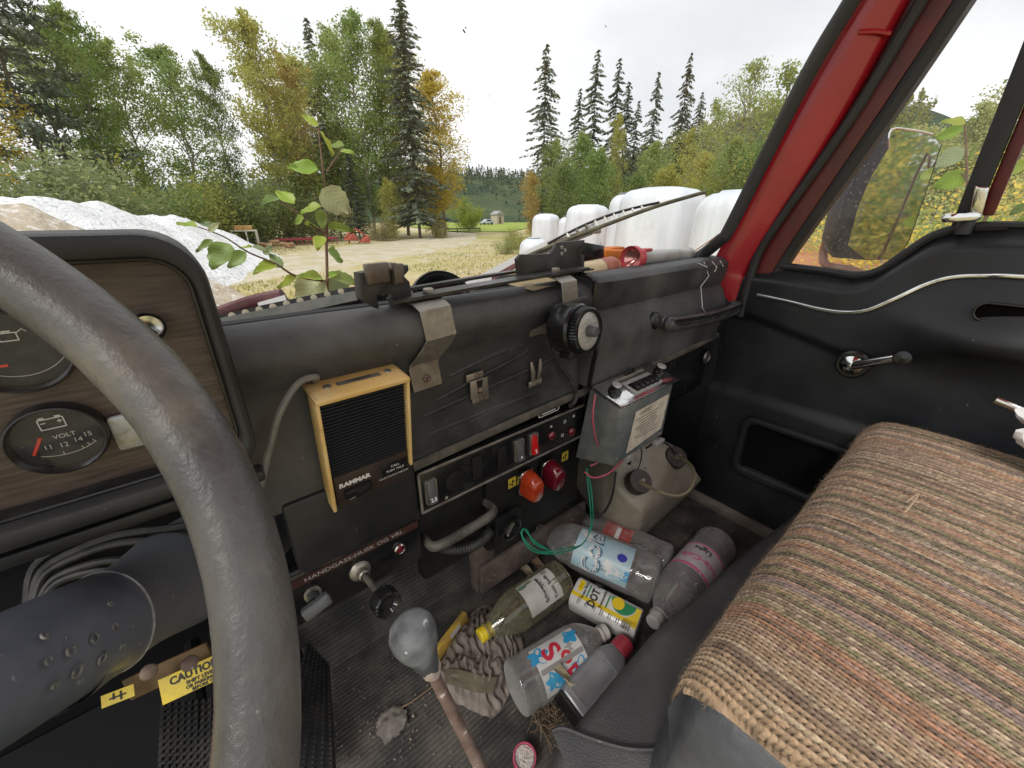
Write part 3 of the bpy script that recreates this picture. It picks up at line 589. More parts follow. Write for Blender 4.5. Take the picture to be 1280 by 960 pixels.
# wrapped bales ---------------------------------------------------------------------------------------------------------------
m_wrap = M("white_bale_wrap", (.56, .60, .65), (.66, .69, .72), sc=2.2, rough=.3, r2=.45, bump=.38, bsc=3.2, bdist=.05, bdet=6, stretch=(1.6, 1.6, .22), speck=(.16, .16, .15), ssc=7, slo=.762, shi=.772, dust=(.45, .44, .40), dsc=1.4, dlo=.56, dhi=.8, bump2=.4, b2sc=4)
def bale(px, D, top, wpx, label, low=False):
    c = far(px, 285, D); tz = far(px, top, D).z; w_ = wpx*math.hypot(*far(px, 285, D).xy)/math.hypot((px-640), 533)*math.hypot((px-640), 533)/520*.5
    w_ = wpx/533*D*.5*.93; h = 1.45
    def wob(a, hh): return 1+.035*math.sin(a*2+px)+.02*math.sin(a*5+hh*1.3+px)+.012*math.sin(a*11+px+hh)+.012*noise.noise((math.cos(a)*3, math.sin(a)*3, hh*2+px))-sum(.016*math.exp(-(((a-c0+s*.08*hh+3.1416) % 6.2832-3.1416)/w0)**2) for c0, w0, s in CRE)
    CRE = [(rnd.uniform(0, 6.28), rnd.uniform(.02, .05), rnd.uniform(-1, 1)) for _ in range(10)]
    for k in range(max(1, int((tz-GZ)/h+.6))):
        z1 = tz-k*h-.015*k; z0 = max(z1-h, GZ+.0)
        if z1-z0 < .4: break
        hh = z1-z0; r_ = .24; arc = [(w_-r_+r_*math.sin(q*math.pi/10), r_-r_*math.cos(q*math.pi/10)) for q in range(6)]; prof = [(.01, 0), (w_*.5, 0)]+arc+[(w_*1.025, hh*.4), (w_*1.015, hh*.62)]+[(x*.985, hh-y) for x, y in reversed(arc)]+[(w_*.45, hh+.025), (.01, hh+.03)]
        b = B(); b.lathe(prof, fr((c.x, c.y, z0), (1, .3*k, 0), (0, 1, 0)), 160, wob=wob)
        o = b.build("wrapped_bale", m_wrap, loc=(c.x, c.y, z0), sharp=60)
        tag(o, label if k == 0 else "lower bale under the "+label.replace(' on top of its stack', ''), 'bale', 'white wrapped bales stacked beside the truck')
bale(682, 16.5, 268, 36, "farthest white wrapped bale on top of its stack beside the weeds"); bale(707, 14.6, 271, 20, "narrow looking white bale between two wider bales")
bale(733, 11.6, 257, 56, "white bale behind the middle of the wiper blade"); bale(822, 7.4, 237, 104, "largest white bale with small dark specks behind the wiper"); bale(918, 5.9, 241, 96, "white bale nearest the red pillar")
bale(778, 9.2, 243, 40, "white bale half hidden behind the largest bale")
bale(668, 10.5, 298, 40, "low white bale behind the black phone holder plate")
# things standing about the yard ------------------------------------------------------------------------------------------------
m_ypl = M("weathered_white_metal", (.62, .6, .56), rough=.5); m_blue = M("blue_plastic", (.03, .07, .14), rough=.45); m_ply2 = M("orange_plywood", (.55, .3, .1), (.6, .36, .14), sc=2, rough=.7)
m_redm = M("faded_red_machine_paint", (.42, .08, .05), (.3, .07, .05), sc=4, rough=.6); m_redh = M("dark_red_harrow_paint", (.24, .03, .04), rough=.6); m_log = M("split_firewood", (.3, .17, .09), (.45, .32, .2), sc=5, rough=.9)
c = at(303, 35); t = T("frame_table", "white tubular frame with an orange board on top at the wood edge", "frame", c); b = B()
for i_, (dx, dy) in enumerate(((-.75, -.3), (.75, -.3), (-.75, .3), (.75, .3), (.1, -.3))): bb = B(); bb.tube([(c.x+dx, c.y+dy, GZ-.05), (c.x+dx, c.y+dy, GZ+1.25)], .05, 6); bb.build("leg", m_ypl, t)
for dy in (-.3, .3): b.tube([(c.x-.8, c.y+dy, GZ+1.25), (c.x+.8, c.y+dy, GZ+1.25)], .05, 6)
b.build("top_rail", m_ypl, t); b = B(); b.box((c.x, c.y, GZ+1.45), (1.1, .6, .3), bev=.03); b.build("board", m_ply2, t)
c = at(276, 37); b = B(); b.ring(rrect(1.15, .7, .1), rrect(1.0, .56, .08), fr((c.x, c.y, GZ+.35), (1, .2, 0), (0, 1, 0)), 0, .75); b.prism(rrect(1.12, .68, .1), fr((c.x, c.y, GZ+.3), (1, .2, 0), (0, 1, 0)), 0, .06); b.box((c.x, c.y, GZ+.14), (.9, .6, .3)); tag(b.build("crate", m_blue, loc=(c.x, c.y, GZ)), "dark blue crate left of the white frame", "crate")
c = at(193, 30); b = B(); b.box((0, 0, .9), (.5, .5, 1.8), Matrix.Translation((c.x, c.y, GZ)), .03); b.box((0, 0, 1.85), (.56, .56, .06), Matrix.Translation((c.x, c.y, GZ)), .01); tag(b.build("concrete_post", M("grey_concrete", (.3, .29, .28), rough=.9), loc=(c.x, c.y, GZ)), "grey concrete post behind the top of the white heap", "post")
c = at(222, 31); b = B()
for k in range(3): b.box((c.x+k*.1, c.y, GZ+1.0+.12*k), (2.4-.3*k, 1.0, .05), bev=.01)
for dx in (-.9, .9): b.box((c.x+dx, c.y, GZ+.48), (.1, .8, .96))
tag(b.build("plank_stack", M("pale_teal_boards", (.28, .36, .36), rough=.6), loc=(c.x, c.y, GZ)), "pale boards lying behind the white heap", "boards")
gl_ = "firewood logs beside the white frame"
for k in range(16):
    px = 318+rnd.uniform(0, 42); c = at(px, 35+rnd.uniform(-1, 1)); b = B(); a = rnd.uniform(0, 3.1); d_ = Vector((math.cos(a), math.sin(a), rnd.uniform(-.1, .15)))*.32; p = Vector((c.x, c.y, GZ+.12+.22*(k % 3)*(1-abs(px-335)/40)))
    b.tube([p-d_, p+d_], rnd.uniform(.08, .13), 7); tag(b.build("log", m_log, loc=p), "split firewood log in the scatter beside the white frame", "log", gl_)
c = at(380, 38); t = T("harrow", "dark red farm harrow lying at the wood edge", "harrow", c); b = B()
for k in range(3): b.tube([(c.x-2.2, c.y-.8+.8*k, GZ+.5), (c.x+2.2, c.y-.8+.8*k, GZ+.5)], .07, 6)
for k in range(5): b.tube([(c.x-2+k, c.y-.9, GZ+.52), (c.x-2+k, c.y+.9, GZ+.52)], .06, 6)
b.build("frame", m_redh, t)
for k in range(12): bb = B(); x_ = c.x-2.1+.38*k; bb.tube([(x_, c.y-.8, GZ+.5), (x_+.1, c.y-.95, GZ+.2), (x_-.05, c.y-.8, GZ-.02)], .035, 5); bb.build("tine", m_redh, t)
c = at(443, 38); t = T("plough", "red farm machine beside the grass left of the tall trees", "farm machine", c); b = B()
b.hull([(c.x-1.0, c.y-.4, GZ+.35), (c.x-.2, c.y-.4, GZ+.9), (c.x+.1, c.y-.4, GZ+.25), (c.x-1.0, c.y+.4, GZ+.35), (c.x-.2, c.y+.4, GZ+.8), (c.x+.1, c.y+.4, GZ+.25)], .05); b.build("mouldboard", m_redm, t)
b = B(); b.hull([(c.x+.2, c.y-.4, GZ+.1), (c.x+1.0, c.y-.4, GZ+.65), (c.x+1.1, c.y-.4, GZ+.08), (c.x+.2, c.y+.3, GZ+.1), (c.x+1.0, c.y+.3, GZ+.7), (c.x+1.1, c.y+.3, GZ+.08)], .05); b.build("mouldboard", m_redm, t)
b = B(); b.tube(smooth_path([(c.x-.9, c.y, GZ+.5), (c.x, c.y, GZ+1.15), (c.x+.9, c.y, GZ+.6)], 5), .08, 6); b.tube([(c.x-.6, c.y, GZ), (c.x-.6, c.y, GZ+.5)], .06, 6); b.build("beam", m_redm, t)
c = at(622, 125); t = T("cabin", "small grey wooden cabin with pale gable far down the field", "cabin", c); b = B(); b.box((c.x, c.y, GZ+1.3), (2.6, 3, 2.6)); b.build("wall", M("weathered_boards", (.38, .33, .28), (.46, .4, .33), sc=3, rough=.9), t)
b = B(); b.prism([(-1.6, 0), (1.6, 0), (0, 1.0)], fr((c.x, c.y-1.7, GZ+2.6), (1, 0, 0), (0, 0, 1)), -3.4, 0); b.build("roof", M("grey_roof", (.28, .27, .27), rough=.8), t); b = B(); b.box((c.x-.2, c.y-1.52, GZ+1.0), (.8, .06, 1.9)); b.build("door", M("brown_door", (.16, .1, .07), rough=.7), t)
c = at(608, 112); t = T("parked_car", "small silver car parked at the far end of the field track", "car", c); mcar = M("silver_paint", (.45, .47, .5), rough=.3, metal=.5); b = B()
b.hull([(c.x-1.9, c.y-.8, GZ+.35), (c.x+1.9, c.y-.8, GZ+.35), (c.x-1.9, c.y+.8, GZ+.35), (c.x+1.9, c.y+.8, GZ+.35), (c.x-1.8, c.y-.75, GZ+.9), (c.x+1.9, c.y-.75, GZ+.95), (c.x-1.8, c.y+.75, GZ+.9), (c.x+1.9, c.y+.75, GZ+.95)], .12)
b.hull([(c.x-.9, c.y-.75, GZ+.9), (c.x+1.6, c.y-.75, GZ+.92), (c.x-.9, c.y+.75, GZ+.9), (c.x+1.6, c.y+.75, GZ+.92), (c.x-.3, c.y-.6, GZ+1.42), (c.x+1.2, c.y-.6, GZ+1.42), (c.x-.3, c.y+.6, GZ+1.42), (c.x+1.2, c.y+.6, GZ+1.42)], .06); b.build("body", mcar, t)
for dx in (-1.2, 1.2):
    for dy in (-.78, .78): bb = B(); bb.tube([(c.x+dx, c.y+dy-.1, GZ+.32), (c.x+dx, c.y+dy+.1, GZ+.32)], .32, 12); bb.build("wheel", m_rubber, t)
b = B(); b.box((c.x+.4, c.y-.72, GZ+1.15), (1.3, .06, .3)); b.build("window", m_blackgloss, t)
c0, c1_ = at(540, 57), at(600, 62); b = B()
b.tube([c0+Vector((0, 0, .55)), c1_+Vector((0, 0, .55))], .09, 5); b.tube([c0+Vector((0, 0, .25)), c1_+Vector((0, 0, .25))], .06, 5); t = T("rail_fence", "low dark rail fence along the near edge of the bright field", "fence", c0); b.build("rail", M("dark_wood", (.07, .06, .05), rough=.9), t)
for k in range(5): bb = B(); p = c0.lerp(c1_, k/4); bb.tube([p, p+Vector((0, 0, .7))], .07, 5); bb.build("post", m_bark2, t)
SHADE_ROOF = (-.7, 1.14, -.36, .28)  # extent of the unseen roof strip, sized for the light it blocks
# ================================================================ the truck cab
FZ = -.82
cab = T("truck_cab", "red truck cab shell with black rubber window seals and ribbed dark floor", "truck cab", (.5, .2, FZ))
# ribbed rubber floor: ridges run across the cab
b = B(); Y0, Y1, N_ = -.1, .80, 118; bm = b.bm
NX = 60; cols = []
for j in range(N_*4+1):
    y = Y0+(Y1-Y0)*j/(N_*4); ph = j % 4; row = []
    for i in range(NX+1):
        x = -.45+1.55*i/NX; wear = .5+.5*noise.noise((x*6, y*6, 2)); z = FZ+(.0022*wear if ph in (1, 2) else 0)+.004*noise.noise((x*4, y*4, 9)); 
        if y > .60: z += (y-.60)*.55
        row.append(bm.verts.new((x, y, z)))
    cols.append(row)
for A_, C_ in zip(cols, cols[1:]):
    for i in range(NX): bm.faces.new((A_[i], A_[i+1], C_[i+1], C_[i]))
b.build("floor_mat", m_floor, cab, sharp=60)
b = B(); b.box((.33, .2, FZ-.03), (1.62, 1.3, .04)); b.build("floor_pan", m_black, cab)
b = B(); b.grid(lambda u, v: (lambda y: Vector((-.46+.44*u, y, FZ+.012+max(0, y-.59)*.58)))(.0+.72*v), 8, 24); b.build("driver_shade_mat", m_void, cab, fix=False)  # added near-black mat: shade of the driver's footwell put into its colour
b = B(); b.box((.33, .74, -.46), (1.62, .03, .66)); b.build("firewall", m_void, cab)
b = B(); b.box((1.118, .585, -.47), (.03, .37, .72), None, .004); b.build("kick_side", m_door, cab)
b = B(); b.box((1.085, .15, FZ+.012), (.035, 1.1, .03), bev=.006); b.build("door_sill", M("dusty_sill_metal", (.16, .14, .115), (.26, .23, .19), sc=25, rough=.6, bump=.2, bsc=120), cab)
b = B(); b.box((.51, .523, -.735), (.34, .012, .075), bev=.003); b.build("kick_plate", m_rustplate, cab)
b = B(); b.box((.36, .545, -.70), (.05, .03, .16), bev=.004); b.build("kick_bracket", m_rustplate, cab)
def Yb(x): return .60-(.10*((x-.1)/.9)**2 if x > .1 else 0)
b = B(); b.grid(lambda u, v: (lambda X, z: Vector((X, Yb(X)-.44*(z+.1)+.004, z)))(-.9+1.95*u, -.135+.78*v), 24, 4); b.build("windscreen", m_window, cab, fix=False)
gp = [Vector((x, Yb(x)+.012, -.138+.034*max(0, (x-.45)/.5)**1.5)) for x in (-.9, -.5, -.1, .2, .45, .65, .8, .9)]+[P(x, y, X=1.02) for x, y in ((870, 322), (900, 300), (915, 280), (1003, 105), (1065, 0), (1135, -115))]
gp = smooth_path(gp, 6); b = B(); b.tube(gp, .0145, 10, flat=.8); b.build("windscreen_seal", m_rubber, cab)
gp2 = [p+Vector((-.006, -.004, .0)) for p in gp]
Lp = [P(x, y, X=1.045) for x, y in ((856, 375), (880, 343), (897, 316), (993, 138), (1077, -2), (1148, -118))]; Rp = [P(x, y, X=1.095) for x, y in ((925, 385), (934, 352), (943, 328), (1048, 163), (1140, -2), (1215, -118))]
Lp, Rp = smooth_path(Lp, 5), smooth_path(Rp, 5)
def pillar(L_, R_, bul, back, name, m):
    b = B(); rows = []
    for l, r in zip(L_, R_):
        w = r-l; nrm = Vector((-1, -.75, .1)).normalized(); pr = [l+Vector((back, .0, 0)), l]
        for k in range(1, 8): t = k/8; pr.append(l+w*t+nrm*bul*math.sin(math.pi*t)**.7)
        pr += [r, r+Vector((back, 0, 0))]; rows.append([b.bm.verts.new(p) for p in pr])
    for A_, C_ in zip(rows, rows[1:]):
        q = len(A_)
        for k in range(q): b.bm.faces.new((A_[k], A_[(k+1) % q], C_[(k+1) % q], C_[k]))
    return b.build(name, m, cab)
pillar(Lp, Rp, .014, .05, "pillar", m_red)
a_, c_ = P(1074, 40, X=1.052), P(1112, 42, X=1.078); b = B(); b.tube([a_, a_.lerp(c_, .5)+Vector((-.005, -.004, 0)), c_], .0045, 8); b.build("pillar_seam", m_red, cab)
sp = smooth_path([P(x, y, X=1.088) for x, y in ((925, 395), (938, 345), (960, 296), (1062, 150), (1153, -2), (1225, -118))], 6); b = B(); b.tube(sp, .0105, 10); b.build("pillar_beading", m_rubber, cab)
L2 = smooth_path([P(x, y, X=1.1) for x, y in ((925, 380), (942, 335), (1054, 160), (1152, -2), (1224, -118))], 5); R2 = smooth_path([P(x, y, X=1.108) for x, y in ((955, 380), (968, 335), (1085, 160), (1192, -2), (1262, -118))], 5)
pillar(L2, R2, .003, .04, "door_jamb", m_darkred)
b = B(); b.box((SHADE_ROOF[0]/2+SHADE_ROOF[1]/2, SHADE_ROOF[2]/2+SHADE_ROOF[3]/2, .66), (SHADE_ROOF[1]-SHADE_ROOF[0], SHADE_ROOF[3]-SHADE_ROOF[2], .05), None, .02); b.build("roof", m_red, cab)  # short out-of-view strip of cab roof, added to shade the interior
for px, py, r_ in ((580, 39, .0018), (582, 35, .001), (757, 33, .0011), (612, 120, .0007), (480, 70, .0006)):
    v_ = ray(px, py); t_ = 1.0
    for _ in range(12): t_ = (Yb(v_.x*t_)-.044+.001)/(v_.y+.44*v_.z)
    b = B(); b.lathe([(r_, 0), (r_*.8, .0004), (.0002, .0005)], frz(v_*t_, (0, -.9, .4)), 8, wob=lambda a, h: 1+.4*math.sin(a*2+r_*9000)); b.build("dirt_speck", m_black, cab)
# cowl outside below the glass
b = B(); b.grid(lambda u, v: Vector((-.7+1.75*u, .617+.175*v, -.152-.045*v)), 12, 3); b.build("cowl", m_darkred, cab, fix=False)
b = B(); b.box((.2, .79, -.66), (1.8, .03, 1.0)); b.build("front_panel", m_red, cab)
# ---------------------------------------------------------------- dashboard
dash = T("dashboard", "worn black vinyl dashboard running across the cab under the windscreen", "dashboard", (.55, .5, -.3))
def extrude_profile(prof, x0, x1, nx, fn=None):
    b = B(); pr = prof
    def f(u, v):
        i = v*(len(pr)-1); k = min(int(i), len(pr)-2); t = i-k; y = pr[k][0]*(1-t)+pr[k+1][0]*t; z = pr[k][1]*(1-t)+pr[k+1][1]*t; x = x0+(x1-x0)*u
        p = Vector((x, y, z)); return fn(p, u, v) if fn else p
    b.grid(f, nx, (len(pr)-1)); return b
def sp2(prof, n=5): return [(p.x, p.y) for p in smooth_path([(a, c, 0) for a, c in prof], n)]
profL = sp2([(.565, -.175), (.52, -.135), (.478, -.102), (.448, -.105), (.433, -.119), (.430, -.137), (.440, -.158), (.450, -.180), (.4535, -.22), (.452, -.27), (.449, -.318)])
wob = lambda p, u, v: p+Vector((0, .0015*noise.noise((p.x*9, p.z*14, 3)), .0015*noise.noise((p.x*7, 5, p.z*9))))
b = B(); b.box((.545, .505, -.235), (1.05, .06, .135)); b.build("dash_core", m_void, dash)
extrude_profile(profL, .0, .534, 40, wob).build("left_pad", m_dash, dash, sharp=50)
profR = sp2([(.565, -.135), (.515, -.100), (.462, -.093), (.440, -.096)], 4)+sp2([(.430, -.105), (.433, -.135), (.440, -.156)], 4)+sp2([(.432, -.165), (.416, -.205), (.420, -.245), (.426, -.292)], 5)
def endround(p, u, v):
    p = wob(p, u, v); q = max(0, (p.x-1.03)/.04); p.y += .045*q*q; 
    if u < .02: p.y += .008
    return p
bR = extrude_profile(profR, .534, 1.07, 44, endround); bR.build("right_pad", m_dash, dash, sharp=40)
b = B(); b.prism([(y, z) for y, z in profR]+[(.50, -.29), (.56, -.15)], Matrix(((0, 0, 1, .534), (1, 0, 0, .002), (0, 1, 0, 0), (0, 0, 0, 1))), -.004, .004); b.build("pad_end", m_dash, dash)
b = B(); b.tube([Vector((.533, y-.0015, z)) for y, z in profR], .004, 6); b.build("pad_seam", m_blackgloss, dash)
# embossed ridges on the left face
def onface(px, py, off=.0032): p = P(px, py, Y=.4515+off); return p
for pts in (((528, 520), (600, 488), (680, 452), (700, 436), (697, 425)), ((520, 560), (600, 520), (668, 490)), ((560, 470), (620, 442), (660, 432)), ((528, 545), (570, 528), (640, 500)), ((545, 500), (600, 470), (655, 440), (648, 432), (600, 448))):
    b = B(); rq_ = smooth_path([onface(*p) for p in pts], 6); b.tube(rq_, [.0034+.0013*math.sin(math.pi*i/(len(rq_)-1))**.5 for i in range(len(rq_))], 8); b.build("embossed_ridge", m_dash, dash)
# lip, lower left face, under panels
b = B(); b.tube(smooth_path([(.185, .446, -.326), (.36, .446, -.318), (.53, .440, -.309), (.8, .425, -.298), (1.06, .432, -.29)], 5), .008, 8, flat=.6); b.build("lower_lip", M("dusty_lip", (.06, .052, .042), (.13, .115, .09), sc=22, rough=.7, bump=.15, bsc=200), dash)
b = B(); b.box((.105, .4585, -.365), (.166, .03, .115), bev=.006); b.build("left_lower_panel", m_pad, dash)
b = B(); b.box((.445, .475, -.50), (.25, .03, .185), bev=.008); b.build("console_panel", m_black, dash)
b = B(); b.box((.255, .48, -.49), (.13, .03, .17), bev=.008); b.build("console_panel", m_black, dash)
b = B(); b.box((.805, .458, -.368), (.51, .03, .145), bev=.012); b.build("glove_panel", m_blackgloss, dash)
b = B(); b.tube([(.56, .440, -.299), (.8, .438, -.302), (1.05, .436, -.297)], .0022, 6); b.build("panel_edge_trim", m_chrome if False else m_zinc, dash)
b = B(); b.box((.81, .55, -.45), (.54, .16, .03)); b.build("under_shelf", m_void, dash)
# cigarette lighter
c = P(882, 446, Y=.441); m = frz(c, (-.05, -1, .0)); b = B(); b.lathe([(.020, 0), (.021, .003), (.018, .0045), (.016, .003), (.014, .002)], m, 28); lt = b.build("lighter_socket", m_blackgloss, dash)
b = B(); b.lathe([(.0165, .0035), (.0150, .0052), (.0138, .0035)], m, 24); b.build("ring", m_zinc, lt); b = B(); b.lathe([(.011, .002), (.010, .006), (.005, .0065), (.0005, .0065)], m, 20); b.build("knob", m_zinc, lt)
# grab handle
a, c = P(838, 406, Y=.385), P(922, 384, Y=.390); gh_ = smooth_path([a+Vector((-.004, .04, .002)), a+Vector((0, .012, 0)), a+Vector((.012, -.004, 0)), a.lerp(c, .5)+Vector((0, -.008, -.004)), c+Vector((-.012, -.004, 0)), c+Vector((0, .012, 0)), c+Vector((.004, .04, .002))], 6)
b = B(); b.tube(gh_, [.0145 if 4 < i < len(gh_)-5 else .010 for i in range(len(gh_))], 14, flat=.72); gho = b.build("grab_handle", M("worn_grey_handle", (.035, .035, .035), (.09, .088, .085), sc=30, rough=.28, r2=.45), dash)
for off in (-.0045, 0, .0045): bb = B(); bb.tube([p+Vector((0, -.0092, .006+off)) for p in gh_[7:-7]], .0018, 5); bb.build("fluting", m_blackgloss, gho)
for q in (a, c): bb = B(); bb.lathe([(.019, 0), (.019, .006), (.014, .011), (.012, .012)], frz(q+Vector((0, .040, 0)), (0, -1, 0)), 20); bb.build("mount", m_blackgloss, gho)
# white drips and scratches at the right end of the pad
m_drip = M("white_paint_drip", (.6, .6, .58), rough=.6)
for pts in (((873, 329), (884, 334)), ((880, 328), (886, 345), (876, 358), (878, 385), (882, 392)), ((890, 327), (896, 334), (893, 340)), ((900, 326), (904, 333))):
    b = B(); pp = []
    for x, y in pts:
        yy = .4275 if y > 331 else .437
        if y > 358: yy = .4125
        pp.append(P(x, y, Y=yy))
    b.tube(pp, .0011, 5); b.build("paint_drip", m_drip, dash)
# data plate
m_blackplate = M("black_data_plate", (.012, .012, .013), rough=.3)
c = P(686, 511, Y=.4445); mpl = fr(c, (1, 0, .02), (0, -.1, 1)); b = B(); b.prism(rrect(.052, .022, .004), mpl, 0, .0012); dp = b.build("data_plate", m_blackplate, dash)
b = B(); b.ring(rrect(.051, .021, .004), rrect(.0485, .0185, .003), mpl, .0012, .0016)
for k, w_ in enumerate((.03, .038, .034)): b.box((-.001, .005-.005*k, .0016), (w_, .0016, .0005), mpl)
b.build("print", m_white, dp)
# ---------------------------------------------------------------- switch panel
SPY = .440
sw = T("switch_panel", "black switch strip with rocker switches and round lamps below the dashboard lip", "switch panel", (.365, .455, -.405))
b = B(); b.box((.365, .4525, -.371), (.355, .026, .070), bev=.003); b.build("panel", m_blackgloss, sw)
b = B(); b.tube([(.189, .4385, -.405), (.541, .4385, -.405)], .0022, 6); b.tube([(.189, .4385, -.3365), (.541, .4385, -.3365)], .0022, 6); b.tube([(.189, .4385, -.405), (.189, .4385, -.3365)], .0022, 6); b.build("trim", m_zinc, sw)
def spt(px, py): return P(px, py, Y=SPY-.001)
def rocker(px, py, w, h, m_, txt=None, col=None):
    c = spt(px, py); m = fr(c, (1, 0, 0), (0, 0, 1)); b = B(); b.ring(rrect(w, h, .003), rrect(w-.005, h-.005, .002), m, -.002, .005, .0008); s_ = b.build("rocker_switch", m_zinc, sw)
    b = B(); ww, hh = (w-.006)/2, (h-.006)/2; b.hull([m @ Vector(p) for p in ((-ww, -hh, -.004), (ww, -hh, -.004), (-ww, hh, -.004), (ww, hh, -.004), (-ww, hh, .003), (ww, hh, .003), (-ww, -hh, .011), (ww, -hh, .011), (-ww, -hh*.4, .006), (ww, -hh*.4, .006))], .0008); b.build("rocker", m_, s_)
    if txt: b = B(); text(b, txt, m @ Matrix.Translation((0, -hh*.62, .0100)) @ Matrix.Rotation(-.32, 4, 'X'), .008, bold=.0002); b.build("lettering", m_white, s_)
rocker(538, 613, .019, .042, m_switchgrey, "2.5"); rocker(648, 562, .020, .042, m_switchgrey, "≡"); rocker(666, 554, .019, .042, m_switchred, "||")
c = spt(568, 600); b = B(); b.lathe([(.017, 0), (.017, .003), (.015, .004), (.0004, .004)], frz(c, (0, -1, 0)), 28); b.build("blanking_disc", m_black, sw)
for px, py in ((596, 584), (627, 572)): b = B(); b.prism(rrect(.019, .043, .003), fr(spt(px, py), (1, 0, 0), (0, 0, 1)), 0, .003, .001); b.build("blanking_plate", m_black, sw)
for px, py in ((689, 544), (714, 539)): c = spt(px, py); b = B(); b.lathe([(.0085, 0), (.0085, .003), (.007, .005), (.0035, .0065), (.0003, .007)], frz(c, (0, -1, 0)), 20); b.build("indicator_lamp", m_redglass, sw)
b = B()
for px, py, w_ in ((689, 533, .004), (706, 527, .006), (717, 520, .005), (703, 544, .006), (558, 622, .004)): c = spt(px, py); m = fr(c, (1, 0, 0), (0, 0, 1)); b.ring(rrect(w_, w_, .0005, 1), rrect(w_-.002, w_-.002, .0004, 1), m, 0, .0006)
b.build("symbol", m_label, sw)
# marker lamps below, with yellow stickers and the socket
for px, py, m_, lab in ((655, 600, m_orglass, "amber ribbed marker lamp under the switch strip beside the yellow sticker"), (682, 587, m_redglass, "dark red marker lamp right of the amber one")):
    c = P(px, py, Y=.455); t = T("marker_lamp", lab, "lamp", c); m = fr(c, (1, 0, 0), (0, -.12, 1))
    b = B(); b.prism(rrect(.036, .062, .017, 8), m, .0, .008, .002); b.build("base_ring", m_chrome, t)
    b = B(); rows = []
    for k in range(7):
        s = math.cos(k/6*1.35); h_ = .008+.034*math.sin(k/6*1.45); rows.append([b.bm.verts.new(m @ Vector((x*(.6+.4*s), y*(.62+.38*s), h_))) for x, y in rrect(.032, .058, .0155, 8)])
    for A_, C_ in zip(rows, rows[1:]):
        for i in range(len(A_)): b.bm.faces.new((A_[i], A_[(i+1) % len(A_)], C_[(i+1) % len(A_)], C_[i]))
    b.bm.faces.new(rows[-1]); b.build("lens", m_, t, sharp=50)
for px, py, lab in ((640, 603, "yellow sticker with a black symbol left of the amber marker lamp"), (706, 570, "yellow sticker with a black symbol right of the dark red marker lamp")):
    c = P(px, py, Y=.4585); m = fr(c, (1, 0, .03), (0, 0, 1)); t = T("warning_sticker", lab, "sticker", c); b = B(); b.box((0, 0, .0005), (.018, .021, .001), m); b.build("label", m_yellow, t)
    b = B(); b.box((0, 0, .0014), (.0018, .014, .0006), m); b.box((.0035, .002, .0014), (.005, .0018, .0006), m); b.box((-.0035, -.003, .0014), (.005, .0018, .0006), m); b.box((-.0055, 0, .0014), (.0014, .007, .0006), m); b.build("symbol", m_blackplate, t)
c = P(632, 655, Y=.456); m = fr(c, (1, 0, 0), (0, -.05, 1)); t = T("power_socket", "black flanged power socket under the amber marker lamp", "socket", c); b = B(); b.prism(rrect(.062, .068, .006), m, 0, .010, .002); b.build("flange", m_black, t)
b = B(); b.lathe([(.024, .010), (.024, .018), (.020, .019), (.019, .012), (.0004, .011)], m, 28); b.build("socket_ring", m_blackgloss, t); b = B(); b.box((.0, 0, .014), (.007, .024, .004), m @ Matrix.Rotation(-.6, 4, 'Z')); b.ball((-.005, -.014, .014), .003, m, 8, 6); b.build("contact", m_zinc, t)
a, c = P(545, 683, Y=.43), P(617, 640, Y=.435); b = B(); b.tube(smooth_path([a+Vector((-.004, .03, -.004)), a, a.lerp(c, .5)+Vector((0, -.006, .002)), c, c+Vector((.004, .03, 0))], 6), .0085, 10, flat=.8); tag(b.build("pull_handle", M("dusty_handle", (.05, .045, .04), (.13, .12, .1), sc=40, rough=.65, bump=.2, bsc=150), loc=a.lerp(c, .5)), "dusty black pull handle under the switch strip left of the socket", "handle")
pa = smooth_path([P(553, 684, Y=.452), P(575, 686, Y=.446), P(598, 678, Y=.448), P(613, 664, Y=.455)], 14); b = B(); b.tube(pa, [.0085+.0014*(1 if i % 2 else -1) for i in range(len(pa))], 10); tag(b.build("corrugated_hose", m_blackcable, loc=pa[len(pa)//2]), "short corrugated black hose below the dusty pull handle", "hose")
# ---------------------------------------------------------------- control panel with pull knobs
cp = T("control_panel", "black lower panel with a white printed hand throttle strip and pull knobs", "control panel", (.09, .44, -.5))
b = B(); b.box((.092, .455, -.452), (.186, .024, .085), bev=.006); b.build("panel", m_blackgloss, cp)
m = fr(Vector((.0915, .4425, -.4225)), (1, 0, .0), (0, 0, 1)); b = B(); b.box((0, 0, .0006), (.178, .012, .0012), m); ls = b.build("label_strip", M("brown_label_tape", (.05, .022, .018), rough=.4), cp)
b = B(); text(b, "HANDGASS-HUSK OG VRI..", m @ Matrix.Translation((0, 0, .0014)), .0088, sx=1.27); b.build("lettering", M("grey_print", (.4, .37, .35), rough=.6), ls)
c = P(499, 685, Y=.4425); b = B(); b.lathe([(.0085, 0), (.0085, .003), (.007, .005), (.0062, .0045)], frz(c, (0, -1, 0)), 20); lp = b.build("indicator_lamp", m_chrome, cp); b = B(); b.lathe([(.0062, .003), (.005, .006), (.0003, .007)], frz(c, (0, -1, 0)), 16); b.build("lens", m_redglass, lp)
c = P(450, 713, Y=.4425); e = P(482, 752, Y=.36); ax = (e-c).normalized(); b = B(); b.lathe([(.015, -.004), (.0145, .002), (.011, .006), (.008, .007), (.0075, .016), (.0055, .018)], frz(c, ax), 20); kn = b.build("throttle_knob", m_zinc, cp); L_ = (e-c).length
b = B(); b.tube([c, e], .0042, 8); b.build("rod", m_zinc, kn)
